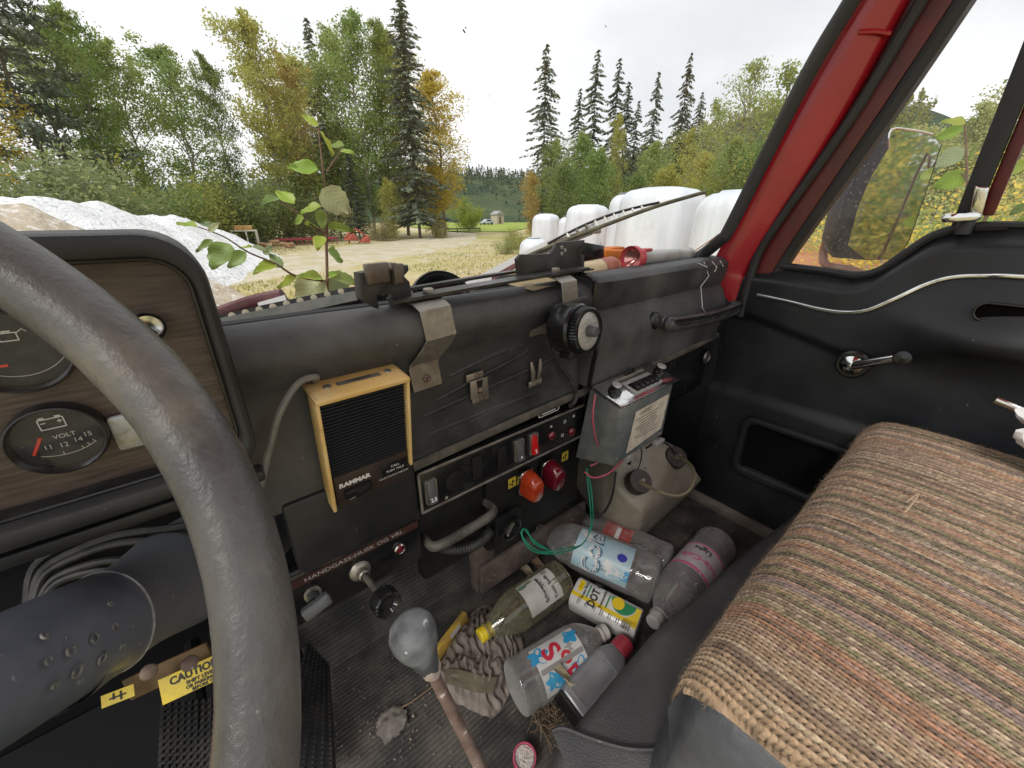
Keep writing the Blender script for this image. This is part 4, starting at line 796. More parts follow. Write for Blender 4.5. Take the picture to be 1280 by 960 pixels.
b = B(); b.lathe([(.006, L_-.022), (.009, L_-.018), (.012, L_-.010), (.0165, L_-.009), (.0165, L_+.009), (.0145, L_+.011), (.011, L_+.010), (.008, L_+.006), (.0003, L_+.006)], frz(c, ax), 40, wob=lambda a, h: 1+.035*(1 if int(a*20/math.pi) % 2 else -1) if True else 1); b.build("knob", m_blackgloss, kn, sharp=25)
c = P(391, 742, Y=.4425); e = P(396, 758, Y=.405); ax = (e-c).normalized(); b = B(); b.lathe([(.011, -.003), (.0105, .003), (.0085, .005), (.007, .008)], frz(c, ax), 20); k2 = b.build("pull_knob", m_zinc, cp); b = B(); b.lathe([(.0065, .004), (.0065, .03), (.0095, .032)], frz(c, ax), 16); b.box((0, 0, .040), (.034, .016, .014), frz(c, ax) @ Matrix.Rotation(.25, 4, 'Z'), .004); b.build("knob", m_switchgrey, k2)
# ---------------------------------------------------------------- instrument housing
ins = T("instrument_cluster", "wood veneer instrument panel in a deep black housing left of the dashboard", "instrument panel", (-.17, .42, -.225))
x0_, x1_, z0_, z1_ = -.36, .016, -.222, -.0105; W_, Hh = x1_-x0_, z1_-z0_; mi = fr(((x0_+x1_)/2, .40, (z0_+z1_)/2), (1, 0, 0), (0, 0, 1))
b = B(); b.ring(rrect(W_, Hh, .036, 8), rrect(W_-.020, Hh-.034, .026, 8), mi, -.10, .010, .005); b.build("housing", m_pad, ins)
b = B(); b.ring(rrect(W_-.018, Hh-.032, .027, 8), rrect(W_-.027, Hh-.041, .023, 8), mi, -.024, -.004, .002); b.build("inner_bezel", m_blackgloss, ins)
b = B(); b.prism(rrect(W_-.022, Hh-.036, .025, 6), mi, -.03, -.020); b.build("wood_panel", m_wood, ins)
m_gface = M("gauge_black", (.012, .013, .016), (.02, .021, .025), sc=30, rough=.5, speck=(.12, .12, .12), ssc=120, slo=.7, shi=.74); m_needle_r = M("red_needle", (.75, .06, .03), rough=.4); m_bez = M("black_gauge_bezel", (.016, .016, .016), (.07, .07, .07), sc=50, lo=.5, hi=.75, rough=.3, r2=.45)
GY = .416; m_dialp = M("dial_print", (.6, .6, .55), rough=.6)
def gauge(px, py, r, label, volt):
    c = P(px, py, Y=GY); g = fr(c, (1, 0, 0), (0, 0, 1)); b = B(); b.lathe([(r, -.004), (r*1.0, .006), (r*.97, .009), (r*.93, .0095), (r*.88, .006), (r*.86, .002)], g, 48); o = b.build("gauge", m_bez, ins); o['label'] = label
    b = B(); b.lathe([(.0003, .0015), (r*.88, .0015)], g, 40); b.build("dial", m_gface, o); b = B()
    if volt:
        for k, (s_, a) in enumerate((("11", .17), ("12", .085), ("14", -.02), ("15", -.115))): pass
        for s_, dx, dy in (("11", -.0075, -.0055), ("12", .0005, -.0062), ("14", .0085, -.0045), ("15", .0145, -.0018)): text(b, s_, g @ Matrix.Translation((dx, dy, .0022)), .0052)
        text(b, "VOLT", g @ Matrix.Translation((.003, .0012, .0022)), .0046, sx=1.05)
        b.tube([g @ Vector((.032*math.sin(a), .018-.032*math.cos(a), .0022)) for a in [(-.42+.11*k) for k in range(10)]], .00025, 4)
        for a in (-.05, .3, .43, .56): b.tube([g @ Vector((rr*math.sin(a), .018-rr*math.cos(a), .0023)) for rr in (.0295, .032)], .0003, 4)
        b.build("print", m_dialp, o)
        b = B(); b.ring(rrect(.0135, .0085, .0004, 1), rrect(.0122, .0072, .0003, 1), g @ Matrix.Translation((0, .0125, 0)), .0018, .0024)
        for dx in (-.0042, .0042): b.box((dx, .0175, .0021), (.003, .0012, .0006), g); b.box((dx, .0135, .0021), (.0026, .0006, .0006), g)
        b.box((.0042, .0135, .0021), (.0006, .0026, .0006), g); b.build("battery_symbol", m_white, o)
        b = B(); b.tube([g @ Vector((-.0155, -.0085, .003)), g @ Vector((-.0085, .0035, .003))], .0011, 6); b.build("needle", m_needle_r, o)
    else:
        b.tube([g @ Vector((.03*math.sin(a), .016-.034*math.cos(a), .0022)) for a in [(-.5+.14*k) for k in range(10)]], .00028, 4); b.build("print", m_dialp, o)
        b = B(); b.ring(rrect(.009, .006, .0004, 1), rrect(.0078, .0048, .0003, 1), g @ Matrix.Translation((.0, .010, 0)), .0018, .0024); b.tube([g @ Vector((-.0045, .010, .002)), g @ Vector((-.0085, .0125, .002))], .0005, 4); b.tube([g @ Vector((.004, .012, .002)), g @ Vector((.0075, .0145, .002)), g @ Vector((.009, .0125, .002))], .0004, 4); b.box((0, .0138, .002), (.004, .001, .0006), g); b.build("oil_symbol", m_white, o)
        b = B(); b.tube([g @ Vector((-.0165, -.0075, .003)), g @ Vector((-.0095, .0035, .003))], .0011, 6); b.box((-.009, -.0088, .0024), (.006, .0018, .0008), g); b.build("needle", m_needle_r, o)
    b = B(); b.lathe([(.0003, .0062), (r*.88, .0058)], g, 32); b.build("cover_glass", m_lens, o)
gauge(20, 438, .0295, "oil pressure gauge with a red needle, partly behind the wheel rim", False)
gauge(75, 546, .0272, "battery voltage gauge with figures 11 to 15 and a red needle", True)
c = P(183, 408, Y=.417); g = frz(c, (.15, -1, .1)); b = B(); b.lathe([(.011, -.002), (.011, .011), (.009, .013), (.0085, .008), (.0004, .006)], g, 24); kl = b.build("ignition_lock", m_chrome, ins); b = B(); b.box((0, 0, .010), (.002, .013, .008), g @ Matrix.Rotation(.6, 4, 'Z')); b.build("slot", m_blackgloss, kl)
c = P(168, 535, Y=.418); b = B(); b.prism(rrect(.026, .030, .003), fr(c, (1, 0, 0), (0, 0, 1)), 0, .006, .002); b.build("warning_lens", M("clear_grey_lens", (.42, .46, .47), (.3, .28, .2), sc=60, rough=.12, coat=.5), ins)
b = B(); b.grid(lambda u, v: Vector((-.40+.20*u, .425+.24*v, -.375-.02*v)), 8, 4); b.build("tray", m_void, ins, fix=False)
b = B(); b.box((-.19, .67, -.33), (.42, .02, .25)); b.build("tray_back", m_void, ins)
b = B(); b.box((-.19, .412, -.236), (.41, .02, .012), bev=.003); b.build("tray_lip", m_pad, ins)
# coil of black cable in the tray
b = B()
for k in range(5):
    o_ = (0, 7, 11, 19, 24)[k]; pts = [P(34+o_*.9, 755-o_*.3, T=.43), P(44+o_*1.3, 708+o_*.8, T=.435), P(90+o_*1.0, 676+o_*1.6, T=.44), P(150, 650+o_*2.6, T=.445), P(215, 636+o_*3.4, T=.45), P(290, 625+o_*3.6, T=.455)]
    b.tube(smooth_path(pts, 6), .0042, 8)
tag(b.build("cable_coil", m_blackcable, loc=P(120, 690, T=.44)), "coil of thick black cable lying under the instrument housing", "cable")
# ---------------------------------------------------------------- steering wheel and column
TH = math.radians(40); wa = Vector((0, -math.cos(TH), math.sin(TH))); WC = Vector((-.2495, .178, -.129)); WR = .24
stw = T("steering_wheel", "large steering wheel with a worn grey rubber rim in the lower left", "steering wheel", WC)
e1 = Vector((1, 0, 0)); e2 = wa.cross(e1); n_ = 120
b = B(); b.tube([WC+(e1*math.cos(2*math.pi*k/n_)+e2*math.sin(2*math.pi*k/n_))*WR for k in range(n_)], [.0149+.0004*noise.noise((k*.5, 1, 1)) for k in range(n_)], 22, closed=True); b.build("rim", m_wheel, stw, sharp=180)
hub = WC-wa*.035; b = B(); b.lathe([(.0004, .03), (.035, .028), (.045, .015), (.045, -.02)], frz(hub, wa), 28); b.build("hub", m_black, stw)
for a in (math.radians(160), math.radians(200)): b = B(); e = e1*math.cos(a)+e2*math.sin(a); b.tube([hub+e*.03, hub+e*.12+wa*.01, WC+e*WR], [.011, .009, .008], 8); b.build("spoke", m_zinc, stw)
A0 = P(0, 848, T=.262); B0 = P(150, 769, T=.372); dr = (B0-A0).normalized(); ca = A0-dr*.085; cl = (B0-ca).length-.018; B0 = ca+dr*cl
stc = T("steering_column", "blue grey painted steering column sleeve with small dimples below the wheel", "steering column", B0)
mcol = frz(ca, dr); b = B(); b.lathe([(.029, .0), (.0375, .003), (.041, cl*.5), (.0452, cl-.004), (.0440, cl)], mcol, 64)
for v_ in b.bm.verts:
    w_ = v_.co-ca; h_ = w_.dot(dr)
    if h_ > cl*.6: rad_ = (w_-dr*h_).normalized(); v_.co -= dr*(.036*max(0, rad_.dot((-B0).normalized())**1.0 if rad_.dot(-B0) > 0 else 0))
b.build("sleeve", m_paint_grey, stc)
e1_ = dr.orthogonal().normalized(); e2_ = dr.cross(e1_); rp_ = []
for k in range(64):
    n__ = e1_*math.cos(k*math.pi/32)+e2_*math.sin(k*math.pi/32); rp_.append(ca+dr*(cl-.0012-.036*max(0, n__.dot((-B0).normalized())))+n__*.0452)
b = B(); b.tube(rp_, .0011, 6, closed=True); b.build("sleeve_edge", M("worn_bare_edge", (.4, .4, .4), (.1, .11, .13), sc=60, rough=.5), stc)
q = P(232, 703, T=.47); e_ = (q-B0); e_n = e_.normalized(); b = B(); b.lathe([(.0418, -.06), (.0422, -.03), (.0426, .0), (.0430, .006), (.0438, .02), (.0455, .040), (.051, .07), (.060, .11), (.066, .20), (.07, .32)], frz(B0, (dr*.55+e_n*.45)), 48); b.build("boot", m_boot, stc)
import numpy as _n
def on_col(px, py, rr=.0437):
    """where a sight line meets the sleeve"""
    o = Vector((0, 0, 0)); v = ray(px, py).normalized(); w = o-ca; dv = v-dr*v.dot(dr); dw = w-dr*w.dot(dr); a_ = dv.dot(dv); b_ = 2*dv.dot(dw); c_ = dw.dot(dw)-rr*rr; D_ = b_*b_-4*a_*c_
    if D_ < 0: return None
    p = v*((-b_-math.sqrt(D_))/(2*a_)); ax = ca+dr*(p-ca).dot(dr); return p, (p-ax).normalized()
b = B()
for px, py, r_ in ((57, 794, .0042), (62, 826, .0040), (70, 856, .0038), (90, 813, .0058), (98, 839, .0065), (120, 797, .0060), (129, 823, .0062), (139, 754, .0036), (145, 783, .0040), (154, 809, .0045), (85, 797, .0015)):
    h_ = on_col(px, py)
    if h_: r_ *= .66; b.lathe([(r_, -.001), (r_*.97, .0003), (r_*.74, .0003), (r_*.66, -.0006)], frz(h_[0], h_[1]), 16)
b.build("dimples", M("chipped_primer", (.12, .12, .11), (.34, .335, .32), sc=300, rough=.6), stc)
b = B(); b.box((0, 0, 0), (.085, .024, .004), fr(P(212, 838, T=.43), P(255, 822, T=.44)-P(190, 852, T=.43), UV), .001); b.build("bracket", m_brown_plate, stc)
for px, py in ((186, 840), (237, 829)): b = B(); c = P(px, py, T=.405); b.lathe([(.0075, 0), (.007, .003), (.004, .005), (.0003, .0055)], frz(c, -ray(px, py)), 12); b.build("bolt", m_rust, stc)
def plate(pxs, T_, name, m, label, cat):
    pts = [P(x, y, T=t) for (x, y), t in zip(pxs, T_)]; x_ = (pts[1]-pts[0]); y_ = (pts[3]-pts[0]); c = (pts[0]+pts[2])/2; mm = fr(c, x_, y_); w, h = x_.length, y_.length
    t = T(name, label, cat, c); b = B(); b.box((0, 0, 0), (w, h, .0012), mm); b.build("label", m, t); return t, mm, w, h
t, mm, w, h = plate([(206, 880), (296, 838), (286, 811), (186, 858)], (.412, .435, .435, .412), "caution_sticker", m_yellow, "yellow caution sticker on the brown bracket under the steering column", "sticker")
b = B(); text(b, "CAUTION", mm @ Matrix.Translation((-w*.02, h*.22, .001)), h*.42, sx=.95, bold=.0004); text(b, "SHIFT LEVER IN", mm @ Matrix.Translation((w*.1, -h*.08, .001)), h*.2, bold=.0002); text(b, "OR PARKING BRAKE", mm @ Matrix.Translation((w*.14, -h*.26, .001)), h*.18, bold=.0002); text(b, "BEFORE TILTING", mm @ Matrix.Translation((w*.14, -h*.42, .001)), h*.17, bold=.0002); b.build("lettering", m_blackplate, t)
t, mm, w, h = plate([(130, 884), (171, 868), (165, 856), (121, 873)], (.40, .41, .41, .40), "arrow_sticker", m_yellow, "small yellow sticker with a black arrow symbol under the column sleeve", "sticker")
b = B(); b.box((0, 0, .001), (w*.5, h*.12, .0008), mm); b.box((w*.1, 0, .001), (w*.05, h*.7, .0008), mm); b.box((-w*.12, h*.12, .001), (w*.05, h*.5, .0008), mm); b.build("symbol", m_blackplate, t)
# pedals
m_tread = M("pedal_rubber", (.02, .02, .021), (.045, .042, .038), sc=25, rough=.7)
for pxs, lab in (((P(384, 800, Z=-.76), P(412, 830, Z=-.775), P(420, 965, Z=-.77), P(335, 965, Z=-.74)), "long black accelerator pedal with a fine grid tread right of the wheel rim"), ((P(200, 880, Z=-.62), P(300, 868, Z=-.62), P(300, 980, Z=-.62), P(195, 985, Z=-.62)), "dark brake pedal with a dotted tread under the caution sticker")):
    t = T("pedal", lab, "pedal", sum(pxs, Vector())/4); b = B(); dn = Vector((0, .006, -.014)); b.hull(list(pxs)+[p+dn for p in pxs], .004); b.build("plate", m_tread, t); b = B(); nu, nv = (7, 26) if 'accel' in lab else (12, 12)
    for i in range(nu):
        for j in range(nv): p = pxs[0].lerp(pxs[1], (i+.5)/nu).lerp(pxs[3].lerp(pxs[2], (i+.5)/nu), (j+.5)/nv); b.box(p+Vector((0, -.001, .0022)), (.004, .004, .004))
    o = b.build("tread_studs", m_tread, t); o['kind'] = 'stuff'
    b = B(); b.tube([sum(pxs, Vector())/4+Vector((0, .01, -.01)), sum(pxs, Vector())/4+Vector((0, .16, .0))], .01, 8); b.build("arm", m_black, t)
# ---------------------------------------------------------------- gear lever
kc = P(521, 803, Z=-.40); gb_ = P(600, 958, Z=-.585); ax = (gb_-kc).normalized(); ge = kc+ax*(.82-.40+.02)/abs(ax.z)
t = T("gear_lever", "rusty bent gear lever with a worn grey egg shaped knob", "gear lever", ge)
b = B(); b.tube([kc+ax*.03, kc+ax*.12, kc+ax*.2, ge], [.0062, .0066, .0072, .009], 12); b.build("shaft", m_rust, t)
km = frz(kc, -ax); b = B(); b.lathe([(.0078, -.040), (.0094, -.039), (.0112, -.032), (.0150, -.018), (.0207, -.004), (.0238, .008), (.0233, .0175), (.019, .0255), (.011, .030), (.0003, .0315)], km, 32, wob=lambda a, h: 1+.03*math.sin(a)+.015*math.sin(2*a+1)); b.build("knob", m_knob, t, sharp=180)
p_ = kc+ax*.04; b = B(); b.lathe([(.0082, -.006), (.0108, 0), (.0105, .018), (.008, .022)], frz(p_, -ax), 14, wob=lambda a, h: 1+.12*math.sin(3*a+h*300)); b.build("torn_tape", M("torn_pale_tape", (.5, .42, .36), (.35, .28, .24), sc=60, rough=.8), t)
# ================================================================ passenger door
door = T("passenger_door", "black vinyl padded passenger door with a bright trim strip and window crank", "door", (1.12, .0, -.8))
SILL = [(.44, -.113), (.34, -.114), (.25, -.118), (.20, -.121), (.165, -.108), (.135, -.072), (.105, -.038), (.07, -.024), (.02, -.020), (-.1, -.018), (-.5, -.018)]
def sill(y): return float(np.interp(-y, [-p[0] for p in SILL], [p[1] for p in SILL]))
TRIM = [(.368, -.178), (.30, -.183), (.235, -.190), (.19, -.189), (.155, -.178), (.12, -.149), (.09, -.121), (.06, -.103), (.02, -.095), (-.05, -.091), (-.4, -.089)]
CRE = [(.43, -.232), (.36, -.236), (.25, -.262), (.16, -.282), (.11, -.279), (.06, -.252), (.01, -.23), (-.1, -.222), (-.5, -.22)]
def itp(t, y): return float(np.interp(-y, [-p[0] for p in t], [p[1] for p in t]))
def sst(a, b_, x): t = min(1, max(0, (x-a)/(b_-a))); return t*t*(3-2*t)
def door_x(y, z):
    s, c = sill(y), itp(CRE, y); d = s-z
    top = 1.122-.040*sst(-.002, .032, d)                             # rolled upper edge
    arm = .050*math.exp(-((y+.02)/.12)**2)*math.exp(-((z+.20)/.05)**2) if y < .3 else 0
    arm += .03*sst(.10, -.15, y)*sst(c-.03, c+.03, z)*sst(.02, .10, d)
    low = .016*sst(c+.012, c-.014, z)                                # set back under the crease
    x = top-arm+low
    if z < -.43: x -= .014*sst(-.43, -.455, z-.10*max(0, .1-y))
    x += .0018*noise.noise((y*6, z*6, 4))+.0012*noise.noise((y*17, z*17, 1))
    return x
def fnd(u, v):
    y = .435-.86*u; s = sill(y); d = (v**1.5)*(s+.80); z = s-d; return Vector((door_x(y, z), y, z))
b = B(); b.grid(fnd, 90, 100); b.build("panel", m_door, door, sharp=60)
b = B(); b.grid(lambda u, v: (lambda y: Vector((1.122+.03*v, y, sill(y)+.001)))(.435-.86*u), 60, 2); b.build("sill_cap", m_rubber, door, fix=False)
tp = smooth_path([Vector((door_x(y, z)-.003, y, z)) for y, z in TRIM], 8); b = B(); b.tube(tp, .0042, 8, flat=.7); b.build("trim_strip", m_chrome, door)
# crease line screw, pocket, crank, handles
c = Vector((door_x(.395, -.15), .395, -.15)); b = B(); b.lathe([(.006, 0), (.005, .002), (.0003, .003)], frz(c+Vector((-.001, 0, 0)), (-1, 0, 0)), 14); b.build("screw", m_blackgloss, door)
pc = [(.303, -.505), (.095, -.513), (.085, -.634), (.303, -.646)]; cy = sum(p[0] for p in pc)/4; cz_ = sum(p[1] for p in pc)/4; mp_ = fr((1.083, cy, cz_), (0, -1, 0), (0, 0, 1))
b = B(); b.ring(rrect(.262, .178, .030, 6), rrect(.222, .140, .022, 6), mp_, -.01, .018, .006); po = b.build("pocket_frame", m_door, door); po['label'] = "raised rounded frame of the dark door pocket"
b = B(); b.prism(rrect(.23, .148, .02, 6), mp_, .0012, .0022); b.build("pocket_shade", m_void, po)  # flat near-black sheet: shade inside the pocket put into the colour
b = B(); b.tube([mp_ @ Vector((x, -.072, .008)) for x in (-.1, 0, .1)], .011, 8); b.build("pocket_lip", m_door, po)
c = P(1066, 455, X=1.07); m = frz(c, (-1, 0, 0)); b = B(); b.lathe([(.030, 0), (.030, .006), (.026, .010), (.022, .010)], m, 32); cr_ = b.build("window_crank", m_blackgloss, door); b = B(); b.lathe([(.021, .008), (.020, .014), (.015, .019), (.008, .022), (.0003, .023)], m, 28); b.build("boss", m_chrome, cr_)
e = P(1128, 446, X=1.030); s_ = c+Vector((-.016, 0, 0)); b = B(); b.tube([s_, s_.lerp(e, .35)+Vector((-.004, 0, 0)), e], [.0095, .0085, .007], 12, flat=.6, up=(0, 0, 1)); b.build("arm", m_chrome, cr_)
b = B(); b.lathe([(.009, -.004), (.0125, 0), (.014, .008), (.0145, .016), (.0125, .022), (.0003, .024)], frz(e+Vector((.004, 0, 0)), (-1, -.1, .1)), 24); b.build("knob", m_blackgloss, cr_)
a = P(1245, 500, X=1.045); b = B(); b.tube(smooth_path([a, a+Vector((-.004, -.025, -.006)), a+Vector((-.008, -.08, -.022)), a+Vector((.0, -.13, -.03))], 5), [.0075]*14+[.0085, .008], 12, flat=.65); b.build("door_handle", m_chrome, door)
c = Vector((door_x(-.03, -.155)-.001, -.035, -.150)); m = fr(c, (0, -1, .0), (0, 0, 1)); b = B(); b.ring([(x*1.0, y) for x, y in rrect(.10, .034, .0165, 8)], rrect(.092, .026, .0125, 8), m, -.004, .003, .0012); rc = b.build("latch_recess", m_blackgloss, door); b = B(); b.prism(rrect(.093, .027, .013, 8), m, -.006, -.0025); b.build("recess_cup", M("dark_recess", (.004, .003, .003), rough=.9, spec=.05), rc)
# glass, frame and ventilator
DX = 1.135
b = B(); b.grid(lambda u, v: (lambda y: Vector((DX, y, sill(y)-.01+.62*v)))(.36-.8*u), 30, 2); b.build("window_glass", m_doorglass, door, fix=False)
L3 = smooth_path([P(x, y, X=1.112) for x, y in ((950, 372), (963, 338), (1082, 165), (1190, -2), (1262, -120))], 5); R3 = smooth_path([P(x, y, X=1.118) for x, y in ((975, 372), (981, 335), (1099, 170), (1216, -2), (1292, -120))], 5)
b = B(); rows = [[b.bm.verts.new(p) for p in (l+Vector((.03, 0, 0)), l, l.lerp(r, .5)+Vector((-.006, 0, 0)), r, r+Vector((.03, 0, 0)))] for l, r in zip(L3, R3)]
for A_, C_ in zip(rows, rows[1:]):
    for k in range(5): b.bm.faces.new((A_[k], A_[(k+1) % 5], C_[(k+1) % 5], C_[k]))
b.build("window_frame", m_rubber, door)
b = B(); b.tube(smooth_path([Vector((1.118, y, sill(y)+.004)) for y in (.345, .30, .25, .20, .165, .135, .105, .07, .02)], 5), .0085, 8); b.build("window_seal", m_rubber, door)
b = B(); b.tube([Vector((1.12, y, -.014)) for y in (.04, -.1, -.4)], .006, 6); b.build("window_seal", m_rubber, door)
v0, v1 = P(1200, 292, X=1.120), P(1330, -30, X=1.120); v1 = v0+(v1-v0)*1.3; dn = Vector((0, -.026, 0)); b = B(); b.hull([v0+Vector((dx, dy, 0)) for dx in (-.008, .018) for dy in (.015, -.012)]+[v1+Vector((dx, dy, 0)) for dx in (-.008, .018) for dy in (.015, -.012)], .003); b.build("vent_post", m_rubber, door)
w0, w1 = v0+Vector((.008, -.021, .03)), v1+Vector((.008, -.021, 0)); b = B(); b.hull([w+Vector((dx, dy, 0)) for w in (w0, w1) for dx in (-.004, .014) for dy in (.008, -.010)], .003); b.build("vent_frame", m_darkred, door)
a = P(1212, 262, X=1.098); c = P(1226, 236, X=1.092); b = B(); b.hull([P(1212, 268, X=1.10), P(1228, 268, X=1.10), P(1219, 232, X=1.094), P(1237, 234, X=1.094), P(1212, 268, X=1.112), P(1228, 268, X=1.112), P(1219, 232, X=1.106), P(1237, 234, X=1.106)], .003, 3); vl = b.build("vent_latch", m_chrome, door)
b = B(); b.tube(smooth_path([P(1178, 273, X=1.085), P(1192, 272, X=1.083), P(1213, 271, X=1.095), P(1226, 271, X=1.105)], 5), [.0052, .0068, .0072, .0075, .0075, .0075, .0075, .0075, .007, .007, .007, .007, .007, .007, .006, .005], 10, flat=.6); b.build("lever", m_chrome, vl)
b = B(); b.lathe([(.012, -.012), (.011, .012), (.008, .016)], frz(P(1206, 284, X=1.107), (0, 0, 1)), 14); b.build("pivot", m_rubber, vl)
# ---------------------------------------------------------------- wing mirror
MX = 1.42
MN = Vector((-.45, -.9, 0)).normalized(); MO = P(1110, 245, X=MX)
def mp2(px, py, X=None):
    v = ray(px, py); return P(px, py, X=X) if X else v*(MO.dot(MN)/v.dot(MN))
wm = T("wing_mirror", "speckled dark purple wing mirror on a rusty arm outside the door window", "wing mirror", mp2(1040, 330))
oc = [(1046, 322), (1041, 305), (1052, 262), (1072, 214), (1098, 172), (1112, 161), (1140, 162), (1164, 167), (1176, 180), (1160, 230), (1136, 300), (1122, 324), (1080, 325)]
fp_ = [mp2(x, y) for x, y in oc]; mc = sum(fp_, Vector())/len(fp_); nrm = Vector((-.45, -.9, 0)).normalized()
b = B(); bm = b.bm
def loop(s, off): return [bm.verts.new(mc+(p-mc)*s+nrm*off) for p in fp_]
mrows = [loop(1.0, .0), loop(1.0, -.012), loop(.90, -.045), loop(.6, -.062)]
for A_, C_ in zip(mrows, mrows[1:]):
    for k in range(len(A_)): bm.faces.new((A_[k], A_[(k+1) % len(A_)], C_[(k+1) % len(A_)], C_[k]))
bm.faces.new(mrows[-1]); b.build("housing", M("speckled_purple_plastic", (.032, .027, .034), (.055, .048, .058), sc=40, rough=.55, speck=(.26, .24, .25), ssc=130, slo=.62, shi=.68), wm, sharp=50)
b = B(); bm = b.bm
A_ = [bm.verts.new(p+nrm*.001) for p in fp_]; ins_ = [bm.verts.new(mc+(p-mc)*(.80 if i in (0, 1, 2, 3, 4) else .985)+(Vector((.0, -.012, 0)) if i in (1, 2, 3, 4) else Vector())+nrm*.004) for i, p in enumerate(fp_)]
for k in range(len(A_)): bm.faces.new((A_[k], A_[(k+1) % len(A_)], ins_[(k+1) % len(A_)], ins_[k]))
gpts = [v.co.copy() for v in ins_]; b.build("rim", bpy.data.materials["speckled_purple_plastic"], wm)
b = B(); b.tube(smooth_path(gpts[4:8], 4), .0022, 6); b.build("chrome_edge", m_chrome, wm)
m_mirror = M("mirror_glass", (.86, .87, .87), rough=.03, metal=1); b = B(); b.bm.faces.new([b.bm.verts.new(p-nrm*.001) for p in gpts]); b.build("mirror_glass", m_mirror, wm, fix=False)
b = B(); b.tube(smooth_path([mp2(1055, 205, 1.45), mp2(1050, 240, 1.46), mp2(1036, 290, 1.44), mp2(1029, 318, 1.42), mp2(1034, 332, 1.38), mp2(1065, 338, 1.28), mp2(1085, 352, 1.16)], 6), .0105, 10); b.build("arm", M("rusty_mirror_arm", (.30, .11, .06), (.42, .27, .2), sc=14, rough=.7, bump=.3, bsc=90), wm)
# ---------------------------------------------------------------- wipers outside the glass
def wpt(px, py, off=.03):                                  # a point just outside the glass plane
    v = ray(px, py); t = 1.0
    for _ in range(12): X = v.x*t; yb = Yb(X)+off; t = (yb-.044)/(v.y+.44*v.z)
    return v*t
wp = T("windscreen_wiper", "long dirty windscreen wiper raised across the view of the white bales", "wiper", wpt(600, 352, .05))
m_wipe = M("grimy_wiper_metal", (.10, .095, .06), (.2, .19, .12), sc=50, rough=.6, bump=.2, bsc=200, speck=(.3, .08, .05), ssc=40, slo=.68, shi=.74)
blade = [wpt(x, y, .045) for x, y in ((655, 322), (700, 303), (760, 280), (820, 258), (882, 240))]
b = B(); b.tube(smooth_path(blade, 4), .0042, 8, flat=.8); b.build("blade_rubber", m_wipe, wp)
spine = [p+Vector((0, .012, .012*math.sin(math.pi*k/12))) for k, p in enumerate([wpt(690+(830-690)*k/12, 305-(305-253)*k/12, .05) for k in range(13)])]
b = B(); b.tube(spine, .0028, 6); b.build("blade_spine", m_blackgloss, wp)
for k in range(2, 11): b = B(); p = spine[k]; q_ = wpt(690+(830-690)*k/12, 308-(308-255)*k/12, .047); b.tube([p, q_], .003, 6); b.build("bridge", m_white if k not in (3, 4) else m_wipe, wp)
m_wht = M("white_wiper_arm", (.75, .75, .73), rough=.35); b = B(); b.strip(smooth_path([wpt(560, 372, .09), wpt(610, 346, .085), wpt(672, 314, .08), wpt(742, 285, .065)], 4), (.3, .2, .9), .026, .006); b.build("arm", m_wht, wp)
b = B(); b.strip(smooth_path([wpt(590, 362, .082), wpt(640, 334, .078), wpt(700, 302, .068), wpt(742, 288, .06)], 4), (.3, .2, .9), .010, .008); b.build("arm_spring", M("dull_maroon_steel", (.13, .035, .045), (.2, .08, .08), sc=40, rough=.55), wp)
b = B(); b.box((0, 0, 0), (.03, .02, .016), Matrix.Translation(wpt(742, 287, .06)), .003); b.build("clip", m_alu, wp)
w2 = T("windscreen_wiper", "parked wiper with white plates and round holes at the windscreen foot", "wiper", wpt(360, 385, .05))
b = B(); b.strip([wpt(x, y, .05) for x, y in ((262, 404), (330, 388), (400, 373), (455, 362))], (0, .5, .87), .014, .006); b.build("blade_spine", m_blackgloss, w2)
for k in range(9): b = B(); x = 290+k*17; c = wpt(x, 398.5-(x-290)*.222-3.5, .046); b.lathe([(.0045, .0), (.0044, .003), (.0003, .0035)], frz(c, (0, -.9, .4)), 14); b.build("hole_bush", M("pale_bush", (.5, .45, .33), rough=.5) if k == 0 else bpy.data.materials["pale_bush"], w2)
b = B(); b.strip([wpt(x, y, .065) for x, y in ((325, 388), (359, 378))], (0, .45, .9), .022, .005); b.build("plate", m_wht, w2)
b = B(); b.strip([wpt(x, y, .07) for x, y in ((385, 376), (432, 366))], (0, .45, .9), .010, .004); b.build("plate", m_wht, w2)
b = B(); b.lathe([(.005, 0), (.004, .003), (.0003, .004)], frz(wpt(343, 383, .058), (0, -.9, .4)), 12); b.build("bolt", m_rust, w2)
b = B(); b.tube(smooth_path([wpt(262, 400, .1), wpt(300, 386, .11), wpt(325, 378, .11), wpt(355, 372, .09)], 4), .014, 10, flat=.6); b.build("arm", M("maroon_arm", (.1, .03, .035), (.16, .07, .07), sc=30, rough=.4), w2)
b = B(); b.tube([wpt(335, 375, .12), wpt(336, 370, .12)], .009, 12); b.build("pivot_cap", m_white, w2)
b = B(); b.strip([wpt(x, y, .035) for x, y in ((278, 405), (350, 390), (445, 370))], (0, .6, .8), .016, .004); b.build("channel", M("dull_green_grey_channel", (.1, .105, .09), (.16, .16, .14), sc=30, rough=.6), w2)
pw = smooth_path([wpt(866, 320, .02), wpt(885, 316, .03), wpt(897, 303, .03), wpt(905, 288, .025), wpt(912, 280, .02)], 6); b = B(); b.tube(pw, .003, 6); tag(b.build("washer_hose", m_blackcable, loc=pw[8]), "thin black hose outside the lower right corner of the windscreen", "hose")
pw = [wpt(862, 318, .03), wpt(912, 284, .03)]; b = B(); b.tube(pw, .0014, 5); tag(b.build("orange_wire", M("orange_wire", (.6, .25, .05), rough=.5), loc=pw[0]), "straight orange wire outside the lower right corner of the windscreen", "wire")
